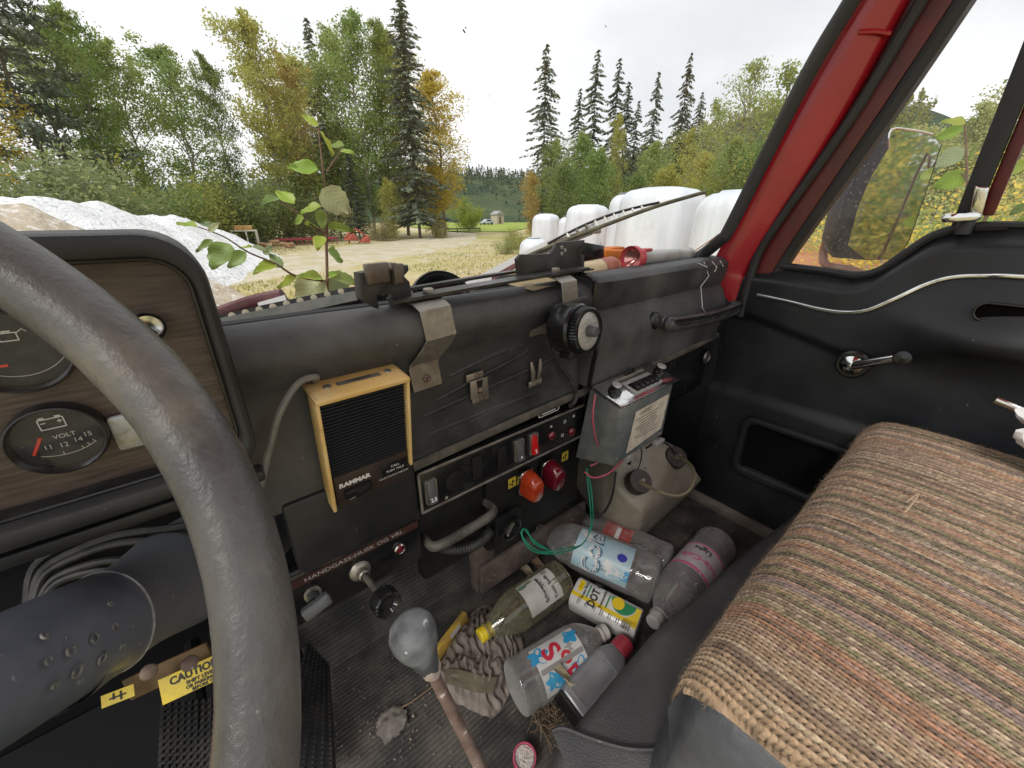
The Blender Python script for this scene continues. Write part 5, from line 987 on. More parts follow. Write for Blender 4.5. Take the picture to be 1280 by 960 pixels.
# ---------------------------------------------------------------- saplings close outside
m_stem = M("reddish_stem", (.12, .07, .04), (.2, .13, .08), sc=60, rough=.7)
def leafmesh(n_=10):
    """a toothed oval leaf, folded along its midrib, 1 unit long, lying in XY with the tip at +X"""
    b = bmesh.new(); mid = [b.verts.new((i/n_, 0, -.05*math.sin(i/n_*3)-.22*(i/n_)**2)) for i in range(n_+1)]
    for s in (-1, 1):
        ed = []
        for i in range(n_+1):
            t = i/n_; w = .40*math.sin(math.pi*min(1, t**.8))**.75*(1-.25*t)+.0; w *= 1+(.05 if i % 2 else -.04)+.04*math.sin(i*2.3+s); ed.append(b.verts.new((t+.03*(i % 2), s*w, .26*w+.10*math.sin(t*9+s)*w-.26*t*t)))
        md = [b.verts.new(((m_.co.x+e_.co.x)/2, e_.co.y*.5, e_.co.z*.35+.015*math.sin(i*1.6))) for i, (m_, e_) in enumerate(zip(mid, ed))]
        for A_, C_ in ((mid, md), (md, ed)):
            for i in range(n_):
                try: b.faces.new((A_[i], A_[i+1], C_[i+1], C_[i]) if s > 0 else (A_[i+1], A_[i], C_[i], C_[i+1]))
                except Exception: pass
    bmesh.ops.remove_doubles(b, verts=b.verts, dist=1e-5); me = bpy.data.meshes.new("leaf"); b.to_mesh(me); b.free(); me.polygons.foreach_set('use_smooth', [True]*len(me.polygons)); return me
m_bl, _t, _bs, _new, _link = _nodes("broad_leaf_veined"); _oi = _new('ShaderNodeObjectInfo'); _co = _new('ShaderNodeTexCoord').outputs['Object']
_wv = _new('ShaderNodeTexWave'); _wv.inputs['Scale'].default_value = 3.2; _wv.inputs['Distortion'].default_value = 1.2; _mpv = _new('ShaderNodeMapping'); _mpv.inputs['Rotation'].default_value = (0, 0, .0); _ab = _new('ShaderNodeVectorMath'); _ab.operation = 'ABSOLUTE'; _link(_co, _ab.inputs[0]); _mpv.inputs['Rotation'].default_value = (0, 0, .7); _link(_ab.outputs[0], _mpv.inputs[0]); _link(_mpv.outputs[0], _wv.inputs[0])
_f = ramp(_new, _link, _wv.outputs[1], .75, 1.0); _sc = _new('ShaderNodeVectorMath'); _sc.operation = 'SCALE'; _link(_oi.outputs['Color'], _sc.inputs[0]); _sc.inputs['Scale'].default_value = 1.5
_mu = _new('ShaderNodeMath'); _mu.operation = 'MULTIPLY'; _link(_f, _mu.inputs[0]); _mu.inputs[1].default_value = .5; _c = mixc(_new, _link, _mu.outputs[0], _oi.outputs['Color'], _sc.outputs[0])
_f2 = ramp(_new, _link, ntex(_new, _link, _co, 5, 5, .7), .6, .75); _mu2 = _new('ShaderNodeMath'); _mu2.operation = 'MULTIPLY'; _link(_f2, _mu2.inputs[0]); _mu2.inputs[1].default_value = .35; _c = mixc(_new, _link, _mu2.outputs[0], _c, (.30, .22, .10)); _link(_c, _bs.inputs['Base Color']); _bs.inputs['Roughness'].default_value = .45
_tl = _new('ShaderNodeBsdfTranslucent'); _link(_c, _tl.inputs[0]); _x = _new('ShaderNodeMixShader'); _x.inputs[0].default_value = .35; _link(_bs.outputs[0], _x.inputs[1]); _link(_tl.outputs[0], _x.inputs[2]); _link(_x.outputs[0], _t.nodes['Material Output'].inputs[0])
LEAF = leafmesh(); LEAF.materials.append(m_bl)
def leaf(root, a, c, col, roll=0.0, wide=1.0):
    """leaf from petiole point a to tip c; its face turned towards the light and the cab"""
    d_ = (c-a)*1.05; ln = d_.length; x = d_.normalized(); z = (Vector((-.35, -.75, .55))+Vector((roll+rnd.uniform(-.4, .4), rnd.uniform(-.2, .3), roll*.5+rnd.uniform(-.4, .4)))); z = (z-x*z.dot(x)).normalized(); y = z.cross(x)
    o = bpy.data.objects.new("leaf", LEAF); COL.objects.link(o); o.parent = root; j_ = rnd.uniform(.7, 1.15); o.color = (col[0]*j_*rnd.uniform(.9, 1.3), col[1]*j_, col[2]*j_, 1)
    o.matrix_local = Matrix(((x.x*ln, y.x*ln*wide, z.x*ln, a.x-root.location.x), (x.y*ln, y.y*ln*wide, z.y*ln, a.y-root.location.y), (x.z*ln, y.z*ln*wide, z.z*ln, a.z-root.location.z), (0, 0, 0, 1)))
gl1, gl2, gl3 = (.2, .3, .07), (.28, .42, .05), (.28, .38, .19)
def sapling(name, label, base, stems, leaves, dfn):
    t = T(name, label, "sapling", base); b = B()
    for pts, r0 in stems: pp = smooth_path([dfn(*p) if len(p) < 4 else Vector(p[:3]) for p in pts], 5); b.tube(pp, [r0*(1-.7*k/len(pp)) for k in range(len(pp))], 6)
    b.build("stem", m_stem, t)
    for x0, y0, x1, y1, col, roll, wd in leaves:
        dd_ = rnd.uniform(-.03, .03); a = dfn(x0, y0, dd_); c = dfn(x1, y1, dd_+rnd.uniform(-.03, .03)); leaf(t, a, c, col, roll, wd)
SD = 1.05
base_ = Vector((.30, 1.12, GZ)); d1 = lambda x, y, o=0: P(x, y, Y=SD+o)
sapling("hazel_sapling", "young broad leaved sapling growing up in front of the windscreen", base_,
 [([(base_.x, base_.y, base_.z, 1), (.292, 1.09, -1.4, 1), (.281, 1.06, -.6, 1), (.277, 1.052, -.35, 1), (409, 400), (409, 350), (408, 300), (408, 250), (404, 215), (398, 160)], .006), ([(409, 352), (370, 345), (345, 330), (310, 315), (280, 296), (246, 283)], .003), ([(408, 292), (390, 282), (370, 265), (350, 250)], .003), ([(408, 215), (425, 190), (430, 182)], .002)],
 [(398, 212, 360, 205, gl2, .2, .75), (402, 236, 436, 266, gl3, -.1, 1.15), (402, 258, 375, 262, gl2, .3, .8), (368, 255, 345, 236, gl2, .2, .8), (348, 247, 328, 250, gl1, 0, .7), (380, 272, 366, 278, gl2, 0, .9), (400, 262, 404, 284, gl1, .2, .8), (384, 275, 395, 288, gl2, -.2, .7),
  (408, 282, 442, 286, gl2, .3, .5), (402, 295, 396, 308, gl2, .1, .9), (409, 312, 430, 326, gl1, .2, .9), (411, 308, 418, 306, gl2, 0, .9), (400, 345, 374, 382, gl3, -.2, 1.2), (408, 350, 440, 372, gl3, .0, 1.2), (412, 345, 447, 350, gl1, .3, .9), (403, 347, 375, 342, gl2, .2, .6), (411, 346, 422, 338, gl2, 0, .7), (372, 346, 345, 358, gl2, .3, .55), (354, 334, 336, 318, gl3, 0, .9), (345, 330, 318, 336, gl2, .2, .7),
  (308, 315, 284, 332, gl1, .1, .8), (302, 311, 311, 305, gl2, 0, 1.0), (315, 308, 334, 312, gl3, .2, .6), (288, 305, 262, 330, gl1, 0, 1.1), (267, 300, 244, 312, gl1, .2, .5), (262, 290, 272, 278, gl3, .2, .7), (247, 284, 220, 276, gl2, .3, .6), (272, 284, 250, 278, gl3, .2, .6), (330, 318, 338, 308, gl3, 0, .8), (400, 165, 420, 190, gl2, .1, .6), (398, 158, 378, 142, gl2, .1, .6), (425, 190, 441, 188, gl2, .2, .7), (430, 182, 412, 180, gl1, .2, .7)], d1)
d2 = lambda x, y, o=0: P(x, y, X=1.78+o); base2 = Vector((1.78, .22, GZ))
sapling("hazel_sapling", "sapling with light green leaves between the wing mirror and the vent post", base2,
 [([(base2.x, base2.y, base2.z, 1), (1204, 330), (1210, 280), (1209, 230), (1206, 150)], .006), ([(1209, 225), (1200, 215), (1190, 212)], .003)],
 [(1207, 155, 1182, 148, gl2, .1, .9), (1205, 160, 1166, 174, gl2, .2, .7), (1206, 186, 1168, 208, gl3, -.1, 1.1), (1208, 215, 1170, 236, gl2, 0, 1.2), (1209, 200, 1224, 180, gl2, .2, .7), (1209, 245, 1226, 236, gl1, .2, .9), (1208, 255, 1190, 262, gl2, .1, .7), (1210, 250, 1240, 262, gl2, .2, .9), (1215, 275, 1278, 285, gl2, .1, .6), (1212, 290, 1180, 292, gl1, .1, .7)], d2)
d3 = lambda x, y, o=0: P(x, y, X=1.62+o); base3 = Vector((1.62, -.18, GZ))
sapling("hazel_sapling", "sapling with big yellowing leaves at the right edge beyond the door glass", base3, [([(base3.x, base3.y, base3.z, 1), (1300, 300), (1292, 200), (1285, 150)], .005)], [(1290, 275, 1258, 285, gl2, .1, .9), (1288, 205, 1252, 215, gl2, .1, 1), (1285, 255, 1262, 268, gl1, .1, .9)], d3)
# ================================================================ things on and around the dashboard
# intercom speaker
A_tl, A_tr, A_bl = Vector((.0725, .405, -.173)), Vector((.1776, .407, -.175)), Vector((.0712, .426, -.329))
it = T("intercom_speaker", "yellowed cream intercom box with a black louvred grille hung on the dashboard", "intercom", (.12, .43, -.313))
xv = Vector((1, .03, -.005)); yv = (A_tl-A_bl); mI = fr(A_bl, xv, yv); Wi, Hi = .1055, yv.length
b = B(); dl = .052
b.box((Wi/2, Hi-.003, -.020), (Wi, .006, .048), mI, .0016); b.box((.002, Hi/2, -.012), (.004, Hi, .028), mI, .0012); b.box((Wi-.002, Hi/2+.012, -.012), (.004, Hi-.024, .028), mI, .0012); b.box((Wi/2, .03, -.020), (Wi-.01, .06, .006), mI); b.build("case", m_cream, it)
b = B(); b.box((Wi/2, Hi*.62, -.012), (Wi-.011, Hi*.72, .004), mI); gs = b.build("grille_back", m_void, it)
b = B()
for k in range(24): y = Hi*.305+(Hi*.665)*k/24; b.hull([mI @ Vector(p) for p in ((.0055, y, -.008), (Wi-.0055, y, -.008), (.0055, y+.0028, -.008), (Wi-.0055, y+.0028, -.008), (.0055, y+.0022, -.003), (Wi-.0055, y+.0022, -.003), (.0055, y+.0012, -.003), (Wi-.0055, y+.0012, -.003))])
b.build("grille", M("grille_black", (.03, .031, .035), rough=.35), it)
b = B(); b.box((Wi/2+.001, Hi*.15, -.006), (Wi-.011, Hi*.30, .006), mI, .001); fp = b.build("faceplate", M("brown_faceplate", (.05, .032, .025), (.028, .022, .02), sc=30, rough=.35), it)
b = B(); text(b, "RAMMAR", mI @ Matrix.Translation((.030, Hi*.205, -.0024)), .0088, bold=.00045, sx=1.05); text(b, "CALL", mI @ Matrix.Translation((.082, Hi*.205, -.0016)), .0052); text(b, "PUSH TALK", mI @ Matrix.Translation((.082, Hi*.165, -.0016)), .0048); text(b, "SOLID STATE INTERCOM", mI @ Matrix.Translation((.080, Hi*.105, -.0024)), .0036); text(b, "OFF      ON", mI @ Matrix.Translation((.032, Hi*.045, -.0024)), .0045); b.build("lettering", m_white, fp)
b = B(); b.box((.032, Hi*.118, -.001), (.034, .012, .010), mI @ Matrix.Rotation(.0, 4, 'Z'), .002); b.box((.036, Hi*.115, .004), (.018, .010, .006), mI, .001); b.build("volume_slider", m_blackgloss, it)
b = B(); b.box((.082, Hi*.185, -.0024), (.036, .018, .0012), mI, .0004); b.build("call_button", m_blackgloss, it)
for x, z in ((.020, -.022), (.090, -.024)): b = B(); b.lathe([(.0045, 0), (.004, .0016), (.0015, .001), (.0003, .001)], mI @ Matrix.Translation((x, Hi, z)) @ Matrix.Rotation(-math.pi/2, 4, 'X'), 12); b.build("screw", m_zinc, it)
b = B(); mm = mI @ Matrix.Translation((.055, Hi+.0004, -.022)) @ Matrix.Rotation(-math.pi/2, 4, 'X'); b.box((0, 0, 0), (.05, .008, .0006), mm)
tb = b.build("top_label", m_zinc, it); b = B(); text(b, "INTERCOM", mm @ Matrix.Translation((0, 0, .0005)), .006); b.build("lettering", m_blackplate, tb)
cbl = smooth_path([mI @ Vector((.012, Hi-.002, -.04)), P(395, 471, Y=.430), P(372, 480, Y=.425), P(350, 515, Y=.42), P(338, 555, Y=.42), P(324, 615, Y=.42), P(312, 660, Y=.43)], 7)
b = B(); b.tube(cbl, .0036, 8); tag(b.build("speaker_cable", m_cable, loc=cbl[20]), "grey cable curving down from the top of the cream intercom box", "cable")
# phone mount rail: two flat bars, end holders, zinc brackets
mt = T("radio_mount", "black metal mounting frame with upright holders at both ends on top of the dashboard", "mounting frame", (.36, .47, -.09))
m_bar = M("black_painted_bar", (.018, .018, .018), (.05, .048, .045), sc=30, rough=.35, r2=.5)
b = B(); b.strip([(.185, .452, -.0925), (.345, .452, -.0865), (.528, .452, -.0805)], (0, 1, 0), .026, .004); b.build("front_bar", m_bar, mt)
b = B(); b.strip([(.195, .505, -.0925), (.345, .51, -.0865), (.52, .515, -.0815)], (0, 1, 0), .012, .004); b.build("rear_bar", m_bar, mt)
hp = [P(x, y, Y=.462) for x, y in ((449, 341), (510, 332), (507, 338), (504, 346), (514, 352), (517, 388), (497, 386), (494, 366), (470, 366), (472, 384), (452, 372))]
b = B(); mh = fr((.2, .455, -.06), (1, .22, 0), (0, 0, 1)); mi_ = mh.inverted(); poly = []
for x, y in ((449, 341), (509, 331), (510, 338), (504, 345), (511, 352), (517, 388), (494, 388), (492, 366), (470, 369), (473, 386), (452, 374)):
    v = ray(x, y); n_ = mh.to_3x3() @ Vector((0, 0, 1)); t = (mh.translation.dot(n_))/(v.dot(n_)); q = mi_ @ (v*t); poly.append((q.x, q.y))
b.prism(poly, mh, -.012, .002, .001); hl = b.build("left_holder", m_bar, mt)
def onm(m, x, y): v = ray(x, y); n_ = m.to_3x3() @ Vector((0, 0, 1)); t = m.translation.dot(n_)/v.dot(n_); q = m.inverted() @ (v*t); return q.x, q.y
a, c = onm(mh, 452, 352), onm(mh, 500, 334); b = B(); b.box(((onm(mh, 453, 340)[0]+onm(mh, 482, 350)[0])/2, onm(mh, 466, 341)[1], .006), (abs(onm(mh, 482, 345)[0]-onm(mh, 453, 345)[0]), .022, .007), mh, .0015); b.box((onm(mh, 487, 342)[0], onm(mh, 487, 341)[1], .008), (.004, .024, .011), mh, .001); b.box((onm(mh, 495, 342)[0], onm(mh, 495, 341)[1], .006), (.010, .022, .008), mh, .0015)
b.build("clip", M("brown_oxidised_steel", (.14, .12, .1), (.24, .21, .18), sc=40, rough=.4, metal=.7), hl)
mr = fr((.46, .470, -.06), (1, .05, 0), (0, 0, 1)); poly = [onm(mr, x, y) for x, y in ((648, 344), (646, 324), (651, 318), (659, 318), (689, 317), (697, 303), (731, 300), (731, 308), (725, 311), (726, 317), (731, 319), (730, 347))]
b = B(); b.prism(poly, mr, -.006, 0, .001); hr = b.build("right_holder", m_bar, mt)
for x, y in ((702, 309), (706, 313), (702, 317)): q = onm(mr, x, y); b = B(); b.lathe([(.003, .0), (.003, .0012), (.0016, .0014), (.0014, -.0005)], mr @ Matrix.Translation((*q, 0)), 14); b.build("rivet", m_alu, hr)
q = [onm(mr, x, y) for x, y in ((648, 345), (730, 345))]; b = B(); b.box(((q[0][0]+q[1][0])/2, q[0][1]-.0015, .010), (q[1][0]-q[0][0], .003, .022), mr, .001); b.build("foot", m_bar, hr)
for x, y in ((.235, -.0885), (.46, -.0803)): b = B(); b.lathe([(.0075, 0), (.0075, .004), (.006, .0055), (.0003, .0055)], frz((x, .452, y), (0, 0, 1)), 6); b.build("bolt", m_zinc, mt)
# z shaped zinc brackets
for path, w_, lab in (([(.2275, .470, -.0955), (.2275, .440, -.0975), (.230, .4275, -.104), (.2335, .4235, -.140), (.2300, .4300, -.152), (.2180, .4465, -.176), (.2170, .4475, -.182), (.2205, .4475, -.214)], .043, "bare zinc bracket bent over the dash edge above the cream intercom box"),
                      ([(.462, .470, -.086), (.462, .438, -.0885), (.4635, .4245, -.094), (.4655, .4215, -.122), (.4665, .4215, -.130)], .034, "short zinc bracket hooked over the dash edge above the knurled dial")):
    b = B(); b.strip(path, (1, 0, .05), w_, .0028); o = b.build("zinc_bracket", m_zinc, loc=path[3], sharp=25); tag(o, lab, "bracket"); mo = o.modifiers.new("bevel", 'BEVEL'); mo.width = .0006; mo.segments = 2
    if w_ > .04: q = Vector((.219, .4462, -.199)); b = B(); b.lathe([(.0062, 0), (.0058, .003), (.004, .004), (.0003, .004)], frz(q, (0, -1, .05)), 6); b.lathe([(.0035, .004), (.003, .008), (.0003, .0085)], frz(q, (0, -1, .05)), 8); b.build("screw", m_rust, o)
# knurled dial
dc = P(737, 414, Y=.352); md = frz(dc, (.10, -1, .10)); t = T("knurled_dial", "round black knurled clamp dial with a bare metal face on the dashboard", "dial", P(720, 420, Y=.42))
b = B(); b.lathe([(.0315, -.014), (.0335, -.013), (.0335, -.002), (.0320, .0005), (.0285, .0005), (.0278, -.002)], md, 96, wob=lambda a, h: 1+(.028*(1 if int(a/(2*math.pi)*96+.5) % 2 else -1) if -.0135 < h < -.0015 else 0)); b.build("knurled_ring", m_blackgloss, t, sharp=20)
b = B(); b.lathe([(.0283, -.003), (.027, -.0022), (.012, -.0018), (.0003, -.0018)], md, 40); b.build("face", m_alu, t)
b = B(); b.lathe([(.0085, -.002), (.008, .003), (.0078, .010), (.0065, .0125), (.0003, .013)], md, 20); b.build("centre_pin", M("grey_plastic_pin", (.09, .09, .095), rough=.4), t)
b = B(); b.lathe([(.0003, -.058), (.030, -.056), (.037, -.045), (.0385, -.018), (.036, -.014), (.0003, -.0135)], md, 36); b.box((-.006, -.034, -.030), (.03, .014, .022), md, .002); b.build("housing", m_blackgloss, t)
b = B(); b.hull([Vector((.432+dx, .43+dy, z)) for dx, z in ((0, -.125), (.072, -.118), (.078, -.15), (-.004, -.16)) for dy in (-.012, .012)], .004); b.build("clamp_plate", m_bar, t)
b = B(); b.strip([(.402, .4455, -.150), (.418, .4435, -.148), (.432, .440, -.147)], (0, .0, 1), .052, .003); b.build("side_bracket", m_zinc, t)
cpth = smooth_path([P(690, 432, Y=.436), P(700, 455, Y=.440), P(713, 475, Y=.438), P(720, 492, Y=.434), P(718, 502, Y=.43), P(712, 508, Y=.436)], 6); b = B(); b.tube(cpth, .0042, 8); tag(b.build("dial_cable", m_blackcable, loc=cpth[12]), "black cable hanging from the knurled dial to the switch strip", "cable")
# small clips screwed on the face
c = P(597, 484, Y=.4475); t = T("mounting_clip", "square zinc mounting clip with two screws in the middle of the dash face", "clip", c); m = fr(c, (1, 0, .03), (-.05, -.02, 1)); b = B(); b.box((-.004, .019, 0), (.030, .012, .003), m, .001); b.box((.004, -.019, 0), (.030, .012, .003), m, .001); b.box((0, 0, .004), (.032, .030, .0035), m, .0012); b.build("plate", m_zinc, t)
b = B(); b.prism([(-.006, .013), (.006, .013), (.004, .004), (.004, -.008), (-.004, -.008), (-.004, .004)], m, .0057, .0064); b.build("slot", m_black, t)
for x, y, z in ((-.001, .020, .0015), (.005, -.019, .0015), (.0, -.002, .006)): b = B(); b.lathe([(.0042, 0), (.004, .002), (.002, .003), (.0003, .003)], m @ Matrix.Translation((x, y, z)), 10); b.build("screw", m_rust, t)
c = P(669, 466, Y=.4475); t = T("fork_clip", "forked zinc spring clip on the dash face left of the dial cable", "clip", c); m = fr(c, (1, 0, .06), (-.06, -.02, 1)); b = B(); b.box((0, -.018, 0), (.030, .011, .0025), m, .001)
for s in (-1, 1): b.hull([m @ Vector(p) for p in ((s*.002, -.014, 0), (s*.009, -.014, 0), (s*.0045, .004, .004), (s*.010, .004, .004), (s*.008, .024, .001), (s*.013, .022, .001), (s*.002, -.014, .002), (s*.009, -.014, .002), (s*.0045, .004, .006), (s*.010, .004, .006), (s*.008, .024, .003), (s*.013, .022, .003))], .0006)
b.build("fork", m_zinc, t)
for s in (-1, 1): b = B(); b.lathe([(.0038, .001), (.0035, .0025), (.0015, .0032), (.0003, .003)], m @ Matrix.Translation((s*.010, -.018, 0)), 10); b.build("rivet", m_zinc, t)
# black lid standing on the dash top
c = P(553, 375, Y=.555); mL = frz(c, (-.25, -.8, .55)); b = B(); b.lathe([(.0003, -.004), (.033, -.004), (.036, .002), (.041, .006), (.044, .003), (.047, .006), (.050, .002), (.052, -.008), (.050, -.018)], mL, 48); tag(b.build("round_lid", m_blackgloss, loc=c), "round black ridged lid standing behind the mounting frame bars", "lid")
pw = smooth_path([P(445, 402, Y=.475), P(448, 392, Y=.50), P(458, 386, Y=.51), P(470, 388, Y=.50), P(480, 394, Y=.49)], 6); b = B(); b.tube(pw, .0020, 6); tag(b.build("red_wire", m_wire_red, loc=pw[10]), "loop of faded red wire under the left holder of the mounting frame", "wire")
# torch, spray can, orange box, black box, papers
a, c = P(788, 325, Y=.505), P(862, 318, Y=.520); a.z += .003; ax = (c-a).normalized(); ln = (c-a).length; mt_ = frz(a, ax)
t = T("flashlight", "grey torch with a pink red head lying on the right end of the dash top", "torch", a.lerp(c, .5)); b = B(); b.lathe([(.0165, .035), (.0155, .05), (.0152, ln*.85), (.017, ln*.88), (.017, ln*.98), (.014, ln), (.0003, ln)], mt_, 28); b.build("barrel", M("translucent_grey_plastic", (.5, .5, .49), (.36, .35, .33), sc=25, rough=.3), t)
b = B(); b.lathe([(.020, .008), (.0245, -.002), (.0255, .0), (.0255, .012), (.023, .014), (.0235, .018), (.0215, .020), (.022, .024), (.020, .027), (.0205, .031), (.0165, .036)], mt_, 32); b.build("head", M("pink_red_plastic", (.6, .09, .1), (.5, .06, .075), sc=40, rough=.3), t)
b = B(); b.lathe([(.0205, .008), (.014, .014), (.006, .022), (.0003, .024)], mt_, 28); b.build("reflector", M("pinkish_reflector", (.7, .35, .33), rough=.15, metal=.8), t); b = B(); b.lathe([(.004, .022), (.003, .014), (.0003, .011)], mt_, 12); b.build("bulb", m_lens, t)
b = B(); b.box((.0, 0, 0), (.012, .03, .006), fr(a+ax*.055+Vector((0, -.004, .0165)), ax.cross(ZV), ax), .002); b.build("switch", bpy.data.materials["pink_red_plastic"], t)
a, c = P(733, 340, Y=.50), P(766, 333, Y=.510); a = a-(c-a)*.7; ax = (c-a).normalized(); ln = (c-a).length; ms = frz(a, ax); t = T("spray_can", "small cream can with a red end lying before the orange box", "can", a.lerp(c, .5))
b = B(); b.lathe([(.0003, 0), (.019, 0), (.0195, .002), (.0195, ln*.97), (.018, ln), (.0003, ln-.002)], ms, 28); b.build("body", M("cream_can", (.68, .55, .33), (.6, .47, .27), sc=30, rough=.4), t); b = B(); b.lathe([(.0199, ln*.68), (.0199, ln*.965)], ms, 28); b.build("band", M("brick_red_print", (.36, .08, .05), (.45, .16, .1), sc=60, rough=.4), t)
b = B()
for k in range(7):
    hh = ln*(.34+.045*k); a0 = 3.6
    for s in range(5): b.lathe([(.0200, hh), (.0200, hh+.0016)], ms, 3, a0=.2+s*.33+.04*(k % 3), a1=.2+s*.33+.24)
b.build("print", M("brown_print", (.12, .06, .04), rough=.6), t)
q = [P(x, y, Y=.56) for x, y in ((756, 338), (806, 336), (805, 312), (757, 311))]; t = T("orange_box", "bright orange plastic box behind the cream can and the torch", "box", (q[0]+q[1])/2); b = B(); b.hull(q+[p+Vector((.02, .055, .0)) for p in q], .006, 3); b.build("body", M("orange_plastic", (.85, .24, .015), (.8, .2, .015), sc=20, rough=.38), t)
b = B(); a = q[3].lerp(q[2], .35); b.box((a.x, a.y+.02, a.z+.001), (.05, .03, .006), None, .002); b.build("lid_rib", bpy.data.materials["orange_plastic"], t)
q = [P(x, y, Y=.545) for x, y in ((733, 336), (755, 333), (756, 307), (731, 303))]; b = B(); b.hull(q+[p+Vector((.012, .05, .0)) for p in q], .003); t = tag(b.build("black_case", m_blackgloss, loc=(q[0]+q[1])/2), "flat black case standing behind the right black holder plate", "case")
c = P(668, 352, Y=.485); b = B(); mm = fr(c, (1, .2, .02), (-.2, 1, .1)); b.grid(lambda u, v: mm @ Vector(((u-.5)*.10, (v-.5)*.07, .003*math.sin(u*7)*v)), 12, 6); tag(b.build("paper_slip", M("tan_card", (.5, .36, .18), (.56, .44, .26), sc=20, rough=.7), loc=c, fix=False), "tan card slip lying on the dash top between the mounting bars", "paper")
# ================================================================ car radio
rx0, rx1 = .537, .725; t = T("car_radio", "old push button car radio hanging face up under the dashboard with grey steel body", "radio", (.62, .39, -.43))
b = B(); b.hull([(rx0, .355, -.431), (.703, .355, -.425), (rx0-.006, .442, -.455), (.700, .440, -.446), (rx0, .3555, -.313), (.712, .3555, -.307), (rx0, .424, -.297), (.712, .424, -.291)], .002); b.build("body", m_grey_box, t)
m = fr((rx0, .351, -.3075), (1, 0, .012), (0, .07, .017)); b = B(); b.box((.094, .0355, 0), (.190, .071, .004), m, .001); fpz = b.build("faceplate", m_chrome, t)
b = B(); b.box((.098, .029, .004), (.088, .036, .005), m, .001); b.build("raised_panel", m_alu, fpz); b = B(); b.box((.096, .060, .0026), (.10, .006, .001), m); b.build("dial_window", M("old_dial_window", (.3, .26, .2), (.2, .18, .15), sc=60, rough=.2), fpz)
for k in range(5): b = B(); b.hull([m @ Vector(p) for p in [(.060+.0155*k+dx, y, z) for dx in (0, .0125) for y, z in ((.013, .006), (.037, .006), (.015, .012), (.022, .014), (.035, .010))]], .001); b.build("push_button", m_blackgloss, t)
b = B(); b.box((.104, .063, .005), (.03, .004, .005), m, .001); b.box((.116, .065, .008), (.006, .004, .008), m, .001); b.build("lever", m_blackgloss, t)
for x in (.022, .168): b = B(); b.lathe([(.0125, .001), (.0125, .008), (.0105, .0095), (.0105, .018), (.0095, .019)], m @ Matrix.Translation((x, .036, 0)), 24); k_ = b.build("knob", m_blackgloss, t); b = B(); b.lathe([(.0098, .0186), (.0085, .0205), (.0003, .021)], m @ Matrix.Translation((x, .036, 0)), 24); b.build("cap", m_alu, k_)
b = B(); q = [Vector((.586, .3535, -.333)), Vector((.700, .3535, -.328)), Vector((.690, .3535, -.405)), Vector((.572, .3535, -.418))]; n_ = 10
b.grid(lambda u, v: q[0].lerp(q[1], u).lerp(q[3].lerp(q[2], u), v)+Vector((.003*noise.noise((u*5, v*5, 1))*(1 if v in (0, 1) or u in (0, 1) else 0), -.0006*abs(noise.noise((u*6, v*6, 2))), 0)), 14, 10); lb = b.build("paper_label", M("torn_paper", (.68, .6, .48), (.52, .44, .34), sc=35, rough=.8), t, fix=False)
b = B(); mq = fr((.632, .3526, -.372), (1, 0, .045), (-.1, 0, 1))
for k in range(8): b.box((-.004+.003*(k % 3), .022-.0062*k, .0), (.075-.012*(k % 3), .0016, .0004), mq)
text(b, "RADIO", mq @ Matrix.Translation((-.01, .032, .0003)), .012); b.build("print", M("faded_print", (.25, .2, .16), rough=.8), lb)
for k in range(8): b = B(); b.box((.548+.021*k, .3545, -.3105+.0006*k), (.007, .002, .003)); b.build("tab", m_label, t)
for x, z in ((.548, -.42), (.69, -.418), (.546, -.33)): b = B(); b.lathe([(.0035, 0), (.003, .002), (.0003, .0025)], frz((x, .3545, z), (0, -1, 0)), 10); b.build("screw", m_zinc, t)
b = B(); b.box((.682, .350, -.432), (.03, .012, .008), None, .001); b.build("plug", m_alu, t); b = B(); b.box((.594, .362, -.438), (.018, .014, .016), None, .001); b.build("plug", m_alu, t)
def wire(pts, r, m, name, label, cat="wire", n=7): pp = smooth_path(pts, n); b = B(); b.tube(pp, r, 6); return tag(b.build(name, m, loc=pp[len(pp)//2]), label, cat)
wire([P(744, 493, Y=.385), P(741, 520, Y=.378), P(744, 545, Y=.385), P(750, 565, Y=.395), P(748, 577, Y=.40), P(738, 582, Y=.41)], .0017, m_wire_red, "red_wire", "faded red wire running down the left side of the car radio")
wire([P(731, 590, Y=.42), P(742, 597, Y=.40), P(760, 592, Y=.385), P(776, 578, Y=.37), P(787, 566, Y=.36), P(783, 560, Y=.37)], .0019, m_wire_red, "pink_wire", "pink wire looping below the car radio in front of the tank")
for k in (0, 1): wire([P(733, 585, Y=.45), P(735+3*k, 605, Y=.44), P(738+3*k, 635, Y=.42), P(738+2*k, 660-3*k, Y=.42), P(728, 680, Y=.41), P(705, 686+4*k, Y=.41), P(680, 690+2*k, Y=.42), P(662, 682+4*k, Y=.43), P(652, 668, Y=.44), P(655+3*k, 661+k, Y=.445), P(668, 676+3*k, Y=.43), P(690, 690, Y=.42)], .0015, m_wire_green, "green_wire", ("green wire hanging in a loop above the cola bottle, inner strand", "green wire hanging in a loop above the cola bottle, outer strand")[k])
wire([P(795, 545, Y=.40), P(802, 565, Y=.42), P(798, 585, Y=.44), P(788, 595, Y=.45)], .0016, m_blackcable, "black_wire", "thin black wire from the radio to the tank cap")
wire([P(788, 570, Y=.37), P(786, 580, Y=.37)], .0045, m_blackgloss, "plug_connector", "small black plug dangling below the car radio", "connector", 3)
